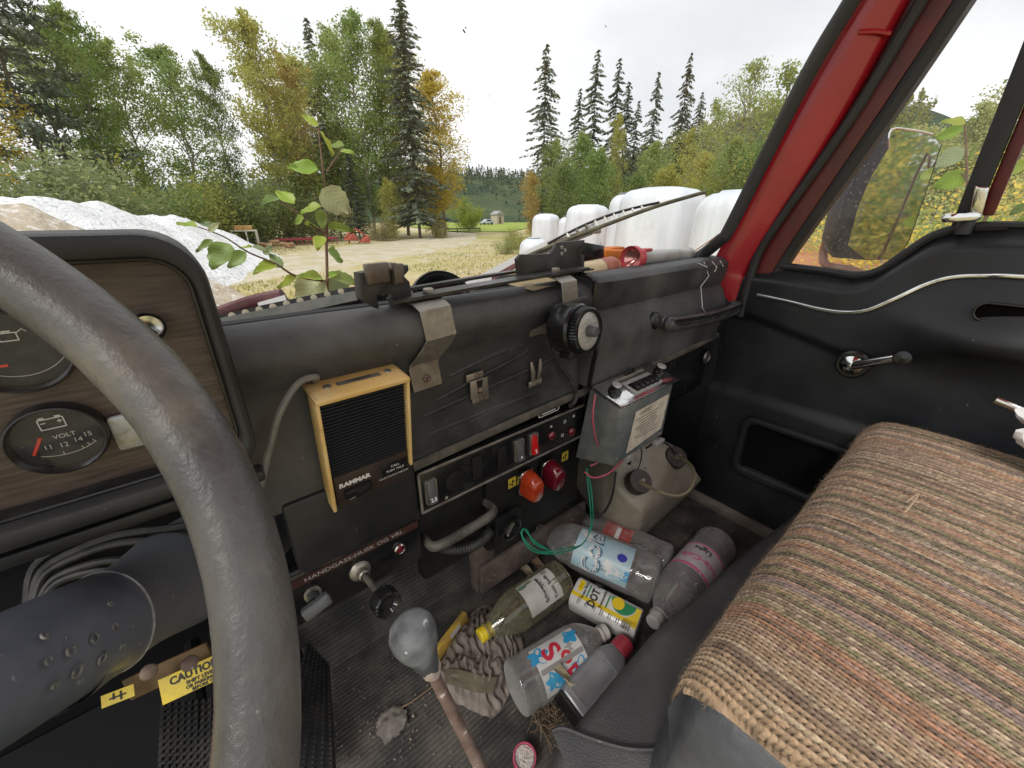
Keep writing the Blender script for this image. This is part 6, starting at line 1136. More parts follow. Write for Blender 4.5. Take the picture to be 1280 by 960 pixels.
# ================================================================ washer fluid tank
t = T("washer_tank", "dirty white plastic washer fluid tank with two brown caps on the floor by the door", "tank", (.88, .5, FZ))
pts = [P(749, 640, Z=-.74), P(757, 668, Z=-.80), P(793, 682, Z=-.80), P(868, 612, Z=-.79), P(879, 598, Z=-.70), P(868, 588, Z=-.66), P(805, 640, Z=-.66), P(770, 610, Z=-.62), P(803, 552, Z=-.56), P(822, 548, Z=-.56), P(850, 560, Z=-.58), P(768, 570, Z=-.575), (1.02, .66, FZ+.01), (.83, .70, FZ+.01), (.92, .70, -.56), P(795, 676, Z=-.815), P(766, 672, Z=-.815)]
b = B(); b.hull(pts); o = b.build("body", m_tank, t, sharp=180); mo = o.modifiers.new("round", 'REMESH'); mo.mode = 'VOXEL'; mo.voxel_size = .009; mo.use_smooth_shade = True; mo = o.modifiers.new("soft", 'SMOOTH'); mo.factor = .5; mo.iterations = 9
dg = None
tn = Vector((-.28, -.62, .72)).normalized()
for px, py, zz in ((799, 602, -.600), (844, 572, -.596)):
    c = P(px, py, Z=zz); m = frz(c, tn); b = B(); b.lathe([(.030, -.02), (.030, .004), (.028, .010), (.012, .011), (.0003, .010)], m, 32, wob=lambda a, h: 1+.015*math.sin(18*a)); cp_ = b.build("cap", m_browncap, t); b = B(); b.lathe([(.008, .010), (.0065, .016), (.004, .024), (.0003, .025)], m, 14); b.build("nipple", m_tank, cp_)
for k in range(4):
    a = P(862, 600, Z=-.66).lerp(P(868, 612, Z=-.74), k/4)
wire([P(799, 602, Z=-.575), P(820, 613, Z=-.57), P(845, 620, Z=-.575), P(862, 612, Z=-.57), P(868, 595, Z=-.56), P(862, 580, Z=-.56), P(848, 570, Z=-.575)], .0042, M("yellowed_hose", (.28, .24, .15), (.2, .17, .11), sc=30, rough=.4), "washer_hose", "yellowed clear hose linking the two brown caps of the tank", "hose")
wire([P(770, 590, Z=-.55), P(765, 620, Z=-.60), P(755, 640, Z=-.66), P(740, 647, Z=-.66), P(720, 632, Z=-.62)], .003, m_blackcable, "black_hose", "thin dark hose hanging down the left side of the tank", "hose")
wire([P(848, 568, Z=-.58), P(835, 556, Z=-.56), P(822, 552, Z=-.545), P(808, 560, Z=-.53)], .003, m_blackcable, "black_hose", "short dark hose from the rear brown cap of the tank", "hose")
# ================================================================ rubbish on the floor
def bottle(name, label, base, mouth, r, prof, m, capm=None, capl=.022, lab=None, liquid=None):
    """prof: (fraction of length, fraction of radius) from base to mouth"""
    ax = (mouth-base).normalized(); L_ = (mouth-base).length; ctr = base.lerp(mouth, .4); mm = frz(base, ax)
    to = (-ctr); e = (to-ax*to.dot(ax)).normalized(); rt = ax.cross(e)
    t = T(name, label, "bottle", base); b = B(); pp = smooth_path([(x*r, h*L_, 0) for h, x in prof], 4); b.lathe([(max(p.x, .0003), p.y) for p in pp], mm, 36, wob=lambda a, h: 1+.018*noise.noise((math.cos(a)*1.5, math.sin(a)*1.5, h*18))); b.build("bottle_body", m, t, sharp=60)
    if capm: b = B(); rc = .0145; b.lathe([(.0003, L_+.002), (rc*.9, L_+.002), (rc, L_), (rc, L_-capl), (rc*1.08, L_-capl-.002), (rc*1.08, L_-capl-.005), (rc*.8, L_-capl-.005)], mm, 40, wob=lambda a, h: 1+.025*(1 if int(a/(2*math.pi)*40+.5) % 2 else -1) if h < L_ else 1); b.build("cap", capm, t, sharp=30)
    rings = B()
    if lab:
        h0, h1, a0, a1, lm, rr = lab['h0']*L_, lab['h1']*L_, lab['a0'], lab['a1'], lab['m'], lab.get('r', 1.0)*r*1.012
        def lf(u, v):
            a = a0+(a1-a0)*u; h = h0+(h1-h0)*v; q = rr*(1+.012*noise.noise((a*2, h*20, 2))); return base+ax*h+(e*math.cos(a)+rt*math.sin(a))*q
        b = B(); b.grid(lf, 24, 8); lo_ = b.build("label", lm, t, fix=False)
        for nm, mat_, items in lab.get('art', ()):
            b = B()
            for kind, args in items:
                if kind == 't':
                    s_, h, ang, size = args[:4]; rot = args[4] if len(args) > 4 else 0; sx = args[5] if len(args) > 5 else 1
                    ma = fr(base+ax*(h*L_), rt*math.cos(ang)-e*math.sin(ang), ax)
                    tmp = B(); text(tmp, s_, Matrix.Rotation(rot, 4, 'Z'), size, sx=sx, bold=size*.03); bmesh.ops.triangulate(tmp.bm, faces=tmp.bm.faces)
                    for _ in range(2):
                        lo = [x for x in tmp.bm.edges if x.calc_length() > r*.16]
                        if lo: bmesh.ops.subdivide_edges(tmp.bm, edges=lo, cuts=1)
                    for v in tmp.bm.verts: aa = v.co.x/rr; v.co = Vector(((rr+.0007)*math.sin(aa), v.co.y, (rr+.0007)*math.cos(aa)))
                    b.merge(tmp.bm, ma)
                elif kind == 'p':                             # patch: h, angle, half sizes
                    h, ang, dh, da = args[:4]; off = args[4] if len(args) > 4 else .0004
                    vs = []
                    for k in range(20): q = 2*math.pi*k/20; w_ = 1 if len(args) < 6 else 1+.25*math.sin(q*args[5]); aa = ang+da*math.cos(q)*w_; hh = h*L_+dh*math.sin(q)*w_; vs.append(b.bm.verts.new(base+ax*hh+(e*math.cos(aa)+rt*math.sin(aa))*(rr+off)))
                    cv = b.bm.verts.new(base+ax*(h*L_)+(e*math.cos(ang)+rt*math.sin(ang))*(rr+off))
                    for k in range(20): b.bm.faces.new((cv, vs[k], vs[(k+1) % 20]))
                elif kind == 's':                             # band
                    hA, hB, aA, aB = args[:4]; off = args[4] if len(args) > 4 else .0004
                    def sf(u, v): a = aA+(aB-aA)*u; return base+ax*((hA+(hB-hA)*v)*L_)+(e*math.cos(a)+rt*math.sin(a))*(rr+off)
                    b.grid(sf, 16, 1)
            b.build(nm, mat_, lo_, fix=False)
    return t
PET = [(0, .0), (0.0, .55), (.012, .86), (.03, .98), (.07, 1.0), (.16, .97), (.20, 1.0), (.62, 1.0), (.66, .96), (.74, .90), (.84, .60), (.91, .33), (.93, .31), (.935, .36), (.95, .36), (.955, .29), (1.0, .29), (1.0, .24)]
PETs = [(0, .0), (0.0, .6), (.02, .9), (.06, 1.0), (.50, 1.0), (.60, .98), (.72, .82), (.84, .52), (.90, .36), (.925, .34), (.93, .42), (.945, .42), (.95, .33), (1.0, .33), (1.0, .27)]
m_lb = M("pale_blue_label", (.50, .66, .72), (.38, .58, .66), sc=12, rough=.35, dust=(.55, .55, .52), dsc=14, dlo=.52, dhi=.75); m_ltxt = M("label_white", (.78, .78, .76), rough=.4); m_lshadow = M("label_dark_blue", (.08, .18, .26), rough=.4); m_lblue = M("label_royal_blue", (.05, .05, .4), rough=.4); m_lred = M("label_red", (.62, .03, .06), rough=.4); m_lblk = M("label_black", (.03, .03, .03), rough=.5); m_lgrn = M("label_green", (.02, .25, .1), rough=.4); m_lsky = M("label_sky_blue", (.04, .33, .62), (.1, .45, .7), sc=30, rough=.4); m_lpink = M("label_pink", (.7, .16, .32), rough=.4); m_lyel = M("label_yellow", (.82, .6, .02), rough=.35)
bottle("plastic_bottle", "large crushed clear bottle with a pale blue cola label below the green wires", P(822, 727, Z=-.758), P(672, 662, Z=-.742), .053, PET, m_clear, None,
 lab=dict(h0=.20, h1=.63, a0=-.85, a1=1.05, m=m_lb, art=(("shadow_print", m_lshadow, (('t', ("Cola", .478, .08, .056, .12, .95)),)), ("lettering", m_ltxt, (('t', ("Cola", .490, .06, .056, .12, .95)),)), ("oval", m_lblue, (('p', (.275, .30, .011, .17, .0006)),)), ("swirl", m_ltxt, (('p', (.30, -.42, .022, .25, .0003, 3)), ('p', (.57, .72, .014, .2, .0003, 2)), ('p', (.36, -.2, .010, .2, .0003, 5)))), ("small_print", m_lsky, (('t', ("Ice", .22, -.35, .02)),)))))
bottle("plastic_bottle", "clear bottle with a small red label lying half hidden behind the cola bottle", P(838, 704, Z=-.775), P(715, 648, Z=-.78), .043, PET, m_clear, None, lab=dict(h0=.35, h1=.62, a0=-.5, a1=.9, m=M("dull_red_label", (.42, .07, .06), (.5, .3, .27), sc=40, rough=.5), art=(("stripe", m_ltxt, (('s', (.46, .50, -.3, .7)),)),)))
bottle("plastic_bottle", "tonic bottle with a yellow cap and yellowish liquid pointing at the gear lever", P(703, 722, Z=-.772), P(600, 795, Z=-.775), .043, PETs, m_clear2, m_yellow2,
 lab=dict(h0=.16, h1=.55, a0=-.75, a1=.95, m=m_label, art=(("lettering", m_lblk, (('t', ("Schweppes", .345, .10, .0125, .0)), ('t', ("Tonic Soda", .245, .0, .0115, .08)), ('s', (.31, .313, -.5, .65)))), ("green_print", M("green_grey_print", (.18, .26, .16), rough=.5), (('p', (.50, .72, .012, .12)), ('p', (.42, .78, .010, .08)))), ("barcode", M("barcode_grey", (.22, .22, .2), rough=.6), tuple(('s', (.20+.006*k, .203+.006*k, .66, .9)) for k in range(10))))))
bottle("plastic_bottle", "clear bottle with a pink and white label leaning on the vinyl base", P(897, 678, Z=-.765), P(816, 778, Z=-.752), .048, PET, m_clear, M("grey_white_cap", (.6, .58, .54), rough=.4),
 lab=dict(h0=.28, h1=.56, a0=-1.3, a1=1.3, m=M("clear_pink_label", (.62, .58, .58), (.5, .47, .47), sc=20, rough=.4), art=(("lettering", m_lpink, (('t', ("Coca-Cola", .44, -.05, .024, .05)), ('s', (.53, .555, -1.3, 1.3)), ('s', (.285, .30, -1.3, 1.3)))), ("small_print", m_lblk, (('t', ("Light", .34, .25, .020)),)))))
bottle("plastic_bottle", "empty clear bottle with a white blue and red label beside the silver oil bottle", P(641, 862, Z=-.772), P(757, 789, Z=-.77), .045, PET, m_clear, M("off_white_cap", (.62, .6, .55), rough=.45),
 lab=dict(h0=.20, h1=.64, a0=-.9, a1=1.0, m=M("white_soda_label", (.72, .72, .7), (.6, .6, .58), sc=18, rough=.4), art=(("blue_burst", m_lsky, (('p', (.25, -.5, .018, .3, .0004, 5)), ('p', (.30, .5, .016, .3, .0004, 6)), ('p', (.56, .55, .018, .3, .0004, 5)), ('p', (.58, -.55, .014, .26, .0004, 4)), ('p', (.42, .75, .02, .2, .0004, 5)))), ("lettering", m_lred, (('t', ("S", .36, -.42, .05, .2)), ('t', ("o", .48, .0, .04, .3)), ('t', ("p", .50, .55, .04, .2)))), ("clear_strip", m_clear2 if False else M("grey_gap", (.3, .29, .28), rough=.4), (('s', (.21, .63, -.02, .16, .0008)),)))))
# silver oil bottle
a, c = P(712, 888, Z=-.768), P(772, 815, Z=-.765); ax = (c-a).normalized(); up = Vector((-.25, -.35, 1)); up = (up-ax*up.dot(ax)).normalized(); mo_ = fr(a, ax, up.cross(ax)); ln = (c-a).length
t = T("oil_bottle", "flat silver grey oil bottle with a red screw cap against the vinyl seat base", "oil bottle", a); m_silver = M("silver_grey_plastic", (.24, .25, .26), (.3, .31, .32), sc=14, rough=.32, coat=.2, metal=.3, dust=(.2, .19, .17), dsc=20, dlo=.58, dhi=.8)
b = B(); b.hull([mo_ @ Vector(p) for p in [(x, y*s, z*q) for x, y, z in ((.0, .029, .021), (.012, .032, .024), (ln*.72, .032, .024), (ln*.90, .022, .019), (ln, .016, .014)) for s in (-1, 1) for q in (-1, 1)]], .007, 3); b.build("bottle_body", m_silver, t, sharp=50)
b = B(); b.ring([(x*ln*.62+ln*.40, y*.042) for x, y in ((-.5, -.5), (.5, -.5), (.5, .2), (.42, .5), (-.5, .5))], [(x*ln*.57+ln*.40, y*.034) for x, y in ((-.5, -.5), (.5, -.5), (.5, .2), (.42, .5), (-.5, .5))], mo_, .0232, .0252); b.build("label_ridge", m_silver, t)
b = B(); b.hull([mo_ @ Vector(p) for p in [(x, y*s, z*q) for x, y, z in ((-.004, .028, .020), (.002, .0302, .0222)) for s in (-1, 1) for q in (-1, 1)]], .002); b.build("base", m_black, t)
b = B(); b.lathe([(.0155, ln-.004), (.0185, ln-.002), (.0185, ln+.022), (.017, ln+.027), (.0003, ln+.027)], mo_ @ Matrix.Rotation(math.pi/2, 4, 'Y'), 44, wob=lambda a, h: 1+.02*(1 if int(a/(2*math.pi)*44+.5) % 2 else -1) if ln < h < ln+.025 else 1); b.build("cap", M("dusty_red_cap", (.45, .04, .07), (.38, .06, .08), sc=30, rough=.4), t, sharp=30)
# brake fluid can
p0, p1, p2, p3 = P(722, 714, Z=-.748), P(805, 758, Z=-.748), P(793, 794, Z=-.764), P(713, 752, Z=-.764); ctr = (p0+p1+p2+p3)/4; x_ = (p1-p0+p2-p3)/2; y_ = (p0-p3+p1-p2)/2; mc_ = fr(ctr, x_, y_); w, h = x_.length, y_.length
t = T("brake_fluid_can", "white yellow and green rectangular brake fluid can with a red cap among the bottles", "can", (ctr.x, ctr.y, FZ))
b = B(); b.prism(rrect(h, .062, .022, 6), mc_ @ Matrix.Translation((0, 0, -.031)) @ Matrix.Rotation(math.pi/2, 4, 'Y') @ Matrix.Rotation(math.pi/2, 4, 'Z'), -w/2, w/2, .003); b.build("can_body", M("white_can_paint", (.72, .72, .70), (.62, .61, .58), sc=20, rough=.28, coat=.3), t)
mf = mc_ @ Matrix.Translation((0, 0, .0006)); b = B(); b.box((0, -h*.20, 0), (w*.985, .008, .0008), mf); b.box((w*.455, 0, 0), (w*.07, h*.62, .0008), mf); b.hull([mf @ Vector(p) for p in ((w*.42, -h*.20, .0004), (w*.30, -h*.20, .0004), (w*.42, h*.1, .0004), (w*.42, -h*.20, -.0004), (w*.30, -h*.20, -.0004), (w*.42, h*.1, -.0004))])
for k in range(3): b.lathe([(.0003, .0006), (.006, .0006), (.006, 0)], mf @ Matrix.Translation((-w*.40, h*(.02+.11*k), 0)), 12)
b.build("yellow_print", m_lyel, t)
b = B(); b.box((-w*.27, h*.05, 0), (.003, h*.48, .0008), mf); b.box((w*.03, h*.05, 0), (.003, h*.48, .0008), mf); vs = [b.bm.verts.new(mf @ Vector((w*.06+w*.36*min(1, max(0, .5+.5*math.cos(q))) , h*(.30-.42*max(0, math.sin(q))), .0005))) for q in [math.pi*k/14 for k in range(15)]]; b.bm.faces.new(vs); b.build("green_print", m_lgrn, t)
b = B(); ro = Matrix.Rotation(math.pi/2, 4, 'Z'); text(b, "DOT 4", mf @ Matrix.Translation((-w*.165, h*.05, .0008)) @ ro, .0225, bold=.0009, sx=.82); text(b, "Bremsevæske", mf @ Matrix.Translation((-w*.045, h*.05, .0008)) @ ro, .0092, bold=.0002, sx=.8); text(b, "Brake Fluid", mf @ Matrix.Translation((-w*.325, h*.05, .0008)) @ ro, .0085, bold=.0002)
for k in range(7): b.box((-w*.36+.017*k, -h*.34, .0006), (.0012, .017-.004*(k % 3), .0006), mf); b.box((-w*.33+.017*k, -h*.35, .0006), (.0008, .014, .0006), mf)
for k in range(9): b.box((w*.30+.0022*k, -h*.34, .0006), (.0012 if k % 2 else .0006, .018, .0006), mf)
b.build("lettering", m_lblk, t); b = B(); b.lathe([(.0003, .0011), (.013, .0011), (.013, .0002)], mf @ Matrix.Translation((w*.17, h*.16, 0)), 16); b.build("emblem", m_lyel, t)
b = B(); b.lathe([(.014, 0), (.0155, .002), (.0155, .018), (.014, .02), (.0003, .02)], frz(mc_ @ Vector((-w/2+.001, -h*.02, -.031)), -x_), 28); b.build("cap", bpy.data.materials["dusty_red_cap"], t)
# crumpled rag
rp = [(606, 752), (648, 786), (652, 830), (632, 870), (612, 893), (566, 872), (540, 850), (556, 815), (575, 782)]; rq = [P(x, y, Z=-.805) for x, y in rp]; rc_ = sum(rq, Vector())/len(rq); rsp = smooth_path(rq, 16, True)
t = T("rag", "crumpled grey brown striped rag under the yellow capped bottle", "rag", (rc_.x, rc_.y, FZ)); b = B(); rings = []
for i in range(56):
    s = i/55; row = []
    for k, p in enumerate(rsp):
        q = rc_.lerp(p, s); n1 = noise.noise((q.x*28, q.y*28, 3)); n2 = math.sin((q.x*.85-q.y*.5)*430+n1*7); n3 = noise.noise((q.x*80, q.y*80, 7))
        z = FZ+.006+(.026*(1-s**4)+.016*n1+.0055*n2+.007*n3)*(1-s**6*.8); row.append(b.bm.verts.new((q.x+.004*n3, q.y+.004*n1, max(z, FZ+.003))))
    rings.append(row)
for A_, C_ in zip(rings, rings[1:]):
    for k in range(len(A_)): b.bm.faces.new((A_[k], A_[(k+1) % len(A_)], C_[(k+1) % len(A_)], C_[k]))
b.build("cloth", M("dirty_rag", (.16, .135, .115), (.27, .235, .20), sc=22, rough=.95, stretch=(6, 1.5, 1), bump=.4, bsc=300), t, sharp=180, fix=False)
q = [P(x, y, Z=-.782) for x, y in ((556, 836), (622, 846), (616, 868), (556, 856))]; b = B(); b.grid(lambda u, v: q[0].lerp(q[1], u).lerp(q[3].lerp(q[2], u), v)+Vector((0, 0, .004*math.sin(u*6+v)+.002*noise.noise((u*9, v*5, 1)))), 18, 6); b.build("waistband", M("olive_cloth", (.14, .12, .08), (.18, .155, .105), sc=40, rough=.95, bump=.3, bsc=400), t, fix=False)
a, c = P(543, 822, Z=-.805), P(582, 770, Z=-.80); ax = c-a; mm = fr(a.lerp(c, .5), ax, (1, .4, .5)); b = B(); b.box((0, 0, 0), (ax.length, .026, .012), mm, .001); t = T("folding_rule", "worn yellow wooden folding rule tucked against the rag", "folding rule", a); b.build("rule", M("worn_yellow_wood", (.55, .36, .06), (.35, .23, .07), sc=25, rough=.5, stretch=(1, 4, 4)), t); b = B(); b.box((.01, .005, .0062), (.03, .012, .0006), mm); b.build("worn_patch", m_label, t)
# small things: cap, dry clump, leaves, card, twigs, grit
c = P(655, 944, Z=-.80); m = frz(c+Vector((0, 0, -.012)), (-.15, -.25, 1)); t = T("screw_cap", "upturned pink screw cap filled with white grit on the floor mat", "cap", c); b = B(); b.lathe([(.0003, 0), (.017, 0), (.0185, .002), (.0185, .020), (.0165, .020), (.016, .006)], m, 36, wob=lambda a, h: 1+.015*math.sin(18*a)); b.build("cap", M("pink_cap", (.55, .07, .14), (.45, .09, .14), sc=40, rough=.4), t); b = B(); b.grid(lambda u, v: m @ Vector((.0158*u*math.cos(6.2832*v), .0158*u*math.sin(6.2832*v), .014+.003*noise.noise((u*6, v*9, 2)))), 8, 20); b.build("grit", M("white_grit", (.6, .56, .52), (.35, .32, .3), sc=300, rough=.9), t, fix=False)
c = P(490, 903, Z=FZ+.006); b = B(); b.grid(lambda u, v: c+Vector(((u-.5)*.055, (v-.5)*.05, .010*math.cos((u-.5)*3)*math.cos((v-.5)*3)+.006*noise.noise((u*5, v*5, 3)))) if (u-.5)**2+(v-.5)**2 < .26 else c+Vector(((u-.5)*.045, (v-.5)*.042, -.004)), 16, 16); tag(b.build("mud_clod", M("dry_mud", (.13, .115, .1), (.2, .18, .155), sc=60, rough=.95, bump=.5, bsc=150), loc=c, fix=False), "flattened grey clod of dried mud on the floor mat left of the gear lever", "mud clod")
for (x, y, w_, l_, lab, col) in ((676, 708, .03, .05, "dry brown leaf lying by the kick plate above the tonic bottle", (.3, .22, .14)), (662, 716, .028, .045, "pale torn card scrap left of the dry brown leaf", (.45, .38, .28)), (918, 728, .045, .05, "pale scrap of paper between the pink labelled bottle and the seat cover", (.6, .5, .4)), (708, 846, .02, .045, "folded yellowish paper slip on the soda bottle label", (.5, .45, .3))):
    c = P(x, y, Z=-.80 if y < 720 else (-.72 if x > 800 else -.735)); mm = fr(c, (1, .3, .2), (-.3, .8, .6)); b = B(); b.grid(lambda u, v: mm @ Vector(((u-.5)*w_*(1-.3*v), (v-.5)*l_, .008*math.sin(u*4+v*3)+.004*noise.noise((u*4, v*4, x)))), 8, 8); tag(b.build("dry_leaf" if "leaf" in lab else "paper_scrap", M("scrap_%d" % x, col, tuple(q*.75 for q in col), sc=50, rough=.85), loc=c, fix=False), lab, "leaf" if "leaf" in lab else "paper")
b = B(); c0 = P(685, 905, Z=FZ+.01)
for k in range(46): a = rnd.uniform(0, 6.28); p = c0+Vector((rnd.gauss(0, .012), rnd.gauss(0, .016), rnd.uniform(0, .02))); b.tube([p, p+Vector((math.cos(a)*.016, math.sin(a)*.016, rnd.uniform(-.004, .012))), p+Vector((math.cos(a+.7)*.03, math.sin(a+.7)*.03, .002))], .0008, 4, caps=False)
o = b.build("twig_litter", M("dry_twigs", (.16, .11, .07), (.28, .2, .12), sc=60, rough=.9), loc=c0); o['kind'] = 'stuff'; o['label'] = "tangle of dry twigs and rootlets against the vinyl seat base"; o['category'] = "twigs"
b = B()
for k in range(520):
    x, y = rnd.uniform(-.05, 1.0), rnd.uniform(.17, .62)
    if k < 350: x, y = rnd.gauss(.06, .07), rnd.gauss(.42, .07)
    s = rnd.uniform(.0007, .0026)*(1.6 if rnd.random() < .06 else 1); c = Vector((x, y, FZ+.0035+s*.4)); b.hull([c+Vector((rnd.uniform(-s, s), rnd.uniform(-s, s), rnd.uniform(-s, s))) for _ in range(5)])
o = b.build("grit", M("floor_grit", (.16, .13, .1), (.3, .25, .2), sc=80, rough=.95), loc=(.4, .4, FZ)); o['kind'] = 'stuff'
for pts in (((478, 893), (510, 880), (545, 855), (552, 850)), ((598, 858), (606, 840), (612, 834))): wire([P(x, y, Z=FZ+.008) for x, y in pts], .0012, bpy.data.materials["dry_twigs"], "straw", "thin dry straw on the floor mat beside the mud clod" if pts[0][0] < 500 else "short dry straw lying on the rag", "straw")
# ================================================================ passenger seat, its knitted cover, vinyl base
m_seatv = M("seat_vinyl_grain", (.062, .062, .063), (.095, .093, .09), sc=9, rough=.42, r2=.55, bump=.55, bsc=520, bdist=.003, speck=(.2, .19, .17), ssc=120, slo=.735, shi=.77)
base = T("seat_base", "low black grained vinyl seat base with a folded flap in front of the seat", "seat base", (.5, .0, FZ))
def vtop(u, v):
    x = .205+.75*u; y = .185-.36*v; e = min(1, v/.07); rr = math.sqrt(max(0, 1-(1-e)**2)); z = -.80+(.205)*rr
    ex = min(1, u/.05); z -= .05*(1-math.sqrt(max(0, 1-(1-ex)**2))); z += .004*noise.noise((x*9, y*9, 3))-.012*math.exp(-((x-.55)/.07)**2)*math.exp(-((y-.15)/.05)**2); y += .012*math.sin(u*3.1+.3)-.055*max(0, u-.30)
    return Vector((x-.012*(1-rr), y+.0, z))
b = B(); b.grid(vtop, 60, 40); b.quad((.193, .18, -.80), (.205, -.17, -.80), (.205, -.17, -.62), (.2, .1, -.62)); b.build("vinyl_top", m_seatv, base, sharp=70, fix=False)
b = B(); fl = [P(x, y, Z=-.588) for x, y in ((690, 915), (705, 912), (740, 925), (790, 938), (850, 936), (915, 928))]; b.tube(smooth_path(fl, 6), .005, 8, flat=.5); b.build("flap_edge", m_seatv, base)
b = B(); fl = smooth_path(fl, 5); b.grid(lambda u, v: (lambda p: p+Vector((-.03*v, -.11*v, -.010*v+.003*math.sin(u*8)*v)))(fl[int(u*(len(fl)-1))]), len(fl)-1, 6); b.build("flap", m_seatv, base, fix=False)
seat = T("passenger_seat", "passenger seat cushion with a striped brown knitted cover over black vinyl", "seat", (.68, -.15, -.62))
SX0, SX1 = .305, 1.075
def prof_y(s):                                             # arc from under the front edge, over the roll, to the back
    pts = [(.060, -.520), (.078, -.490), (.087, -.460), (.082, -.434), (.062, -.417), (.030, -.410), (-.02, -.408), (-.10, -.412), (-.25, -.425), (-.45, -.44)]
    return pts
SP = smooth_path([(y, z, 0) for y, z in prof_y(0)], 10); sl = [0]
for p, q in zip(SP, SP[1:]): sl.append(sl[-1]+(q-p).length)
STOT = sl[-1]; sls = np.array(sl); spy = np.array([p.x for p in SP]); spz = np.array([p.y for p in SP])
NU, NV = 1300, 540; RIBS = 164
U, V_ = np.meshgrid(np.linspace(0, 1, NU+1), np.linspace(0, 1, NV+1), indexing='ij')
sv_ = V_*.50+.03; yy = np.interp(sv_, sls, spy); zz = np.interp(sv_, sls, spz)
gy = np.gradient(yy, axis=1); gz = np.gradient(zz, axis=1); gn = np.hypot(gy, gz); ny, nz_ = gz/gn*-1, gy/gn
sgn = np.sign(nz_[NU//2, -1]); ny, nz_ = ny*sgn, nz_*sgn
xx = SX0+(SX1-SX0)*U
crown = .020*np.sin(np.pi*np.clip((xx-SX0)/(SX1-SX0)*1.05, 0, 1))+.030*np.clip((xx-.62)/.45, 0, 1)*np.clip(1-((xx-.98)/.22)**2*.35, 0, 1)
le = np.clip((xx-SX0)/.055, 0, 1); drop = .045*(1-np.sqrt(np.clip(1-(1-le)**2, 0, 1))); re = np.clip((SX1-xx)/.05, 0, 1); drop += .06*(1-np.sqrt(np.clip(1-(1-re)**2, 0, 1)))
nsm = np.array([[noise.noise((float(a)*7, float(c)*7, 2)) for c in np.linspace(-.1, .5, 40)] for a in np.linspace(.3, 1.08, 60)])
def bil(arr, u, v):
    a = u*(arr.shape[0]-1); c = v*(arr.shape[1]-1); i = np.minimum(a.astype(int), arr.shape[0]-2); j = np.minimum(c.astype(int), arr.shape[1]-2); fa, fc = a-i, c-j
    return arr[i, j]*(1-fa)*(1-fc)+arr[i+1, j]*fa*(1-fc)+arr[i, j+1]*(1-fa)*fc+arr[i+1, j+1]*fa*fc
und = bil(nsm, U, V_)*.0035
wv = np.interp(np.linspace(0, 1, NV+1), np.linspace(0, 1, 12), rng.normal(0, .10, 12)); ribf = U*RIBS+wv[None, :]*1.6+bil(nsm, U, V_)*1.8
ri = np.floor(ribf).astype(int); fr_ = ribf-ri
st = sv_/.0058+rng.uniform(0, 1, RIBS+8)[np.clip(ri+3, 0, RIBS+7)]*.5+np.abs(fr_-.5)*1.1; sti = np.floor(st).astype(int); sf = st-sti
ribh = np.sqrt(np.clip(1-((fr_-.5)*2.02)**2, 0, 1)); stit = np.sqrt(np.clip(1-((sf-.5)*2)**2, 0, 1))
H1 = rng.random((RIBS+12, 120)); H2 = rng.random((RIBS+12, 120)); ria = np.clip(ri+4, 0, RIBS+11); sta = np.clip(sti, 0, 119); hsh = H1[ria, sta]
disp = ribh*.0021+ribh*stit*.0017+(hsh-.5)*.0008*ribh+und
X_ = xx; Y_ = yy+ny*disp; Z_ = zz+nz_*disp+crown*np.clip((sv_-.02)/.10, 0, 1)-drop
vt = np.stack([X_, Y_, Z_], -1).reshape(-1, 3)-np.array(seat.location)[None, :]
idx = np.arange((NU+1)*(NV+1)).reshape(NU+1, NV+1); fq = np.stack([idx[:-1, :-1], idx[1:, :-1], idx[1:, 1:], idx[:-1, 1:]], -1).reshape(-1, 4)
me = bpy.data.meshes.new("knitted_cover"); me.vertices.add(len(vt)); me.vertices.foreach_set('co', vt.astype(np.float32).ravel()); me.loops.add(len(fq)*4); me.loops.foreach_set('vertex_index', fq.astype(np.int32).ravel()); me.polygons.add(len(fq)); me.polygons.foreach_set('loop_start', np.arange(0, len(fq)*4, 4, dtype=np.int32)); me.update(calc_edges=True); me.polygons.foreach_set('use_smooth', [True]*len(fq))
YARN = {'tan': (.45, .315, .20), 'oat': (.54, .42, .285), 'brown': (.27, .19, .135), 'dark': (.16, .13, .095), 'rust': (.46, .25, .15), 'rose': (.44, .28, .21), 'mauve': (.33, .25, .22), 'olive': (.27, .24, .13), 'gold': (.42, .32, .19)}
seq = ['tan']*5+['tan', 'oat', 'tan', 'brown', 'tan', 'tan', 'oat', 'tan', 'rust', 'rust', 'rose', 'rust', 'tan', 'olive', 'oat', 'brown', 'oat', 'brown', 'olive', 'tan', 'gold', 'mauve', 'mauve', 'rose', 'dark', 'brown', 'gold', 'olive', 'dark', 'rose', 'tan', 'rust', 'oat', 'brown', 'dark', 'olive', 'tan', 'rose', 'brown', 'rust', 'tan', 'oat', 'dark', 'olive', 'brown', 'rose', 'tan', 'rust', 'brown', 'mauve', 'oat', 'dark', 'olive', 'tan', 'rose', 'brown', 'dark', 'oat', 'rust', 'tan', 'rose', 'brown', 'oat', 'mauve', 'olive', 'dark', 'tan', 'oat', 'rose', 'brown', 'dark', 'olive', 'tan', 'rose', 'rust', 'brown', 'oat', 'tan', 'dark', 'olive', 'rose', 'brown', 'oat', 'tan', 'rust', 'dark', 'brown', 'tan', 'rose', 'oat', 'brown', 'tan', 'olive', 'dark', 'brown', 'tan']
for _k in range(90): seq.append(rnd.choice(['tan', 'tan', 'oat', 'brown', 'rose', 'olive', 'brown', 'dark', 'rust', 'oat', 'mauve', 'tan']))
seq = seq[:7]+[x for p_ in zip(['tan', 'brown', 'oat', 'tan', 'tan', 'rose', 'tan', 'brown'], seq[7:15]) for x in p_]+seq[15:]
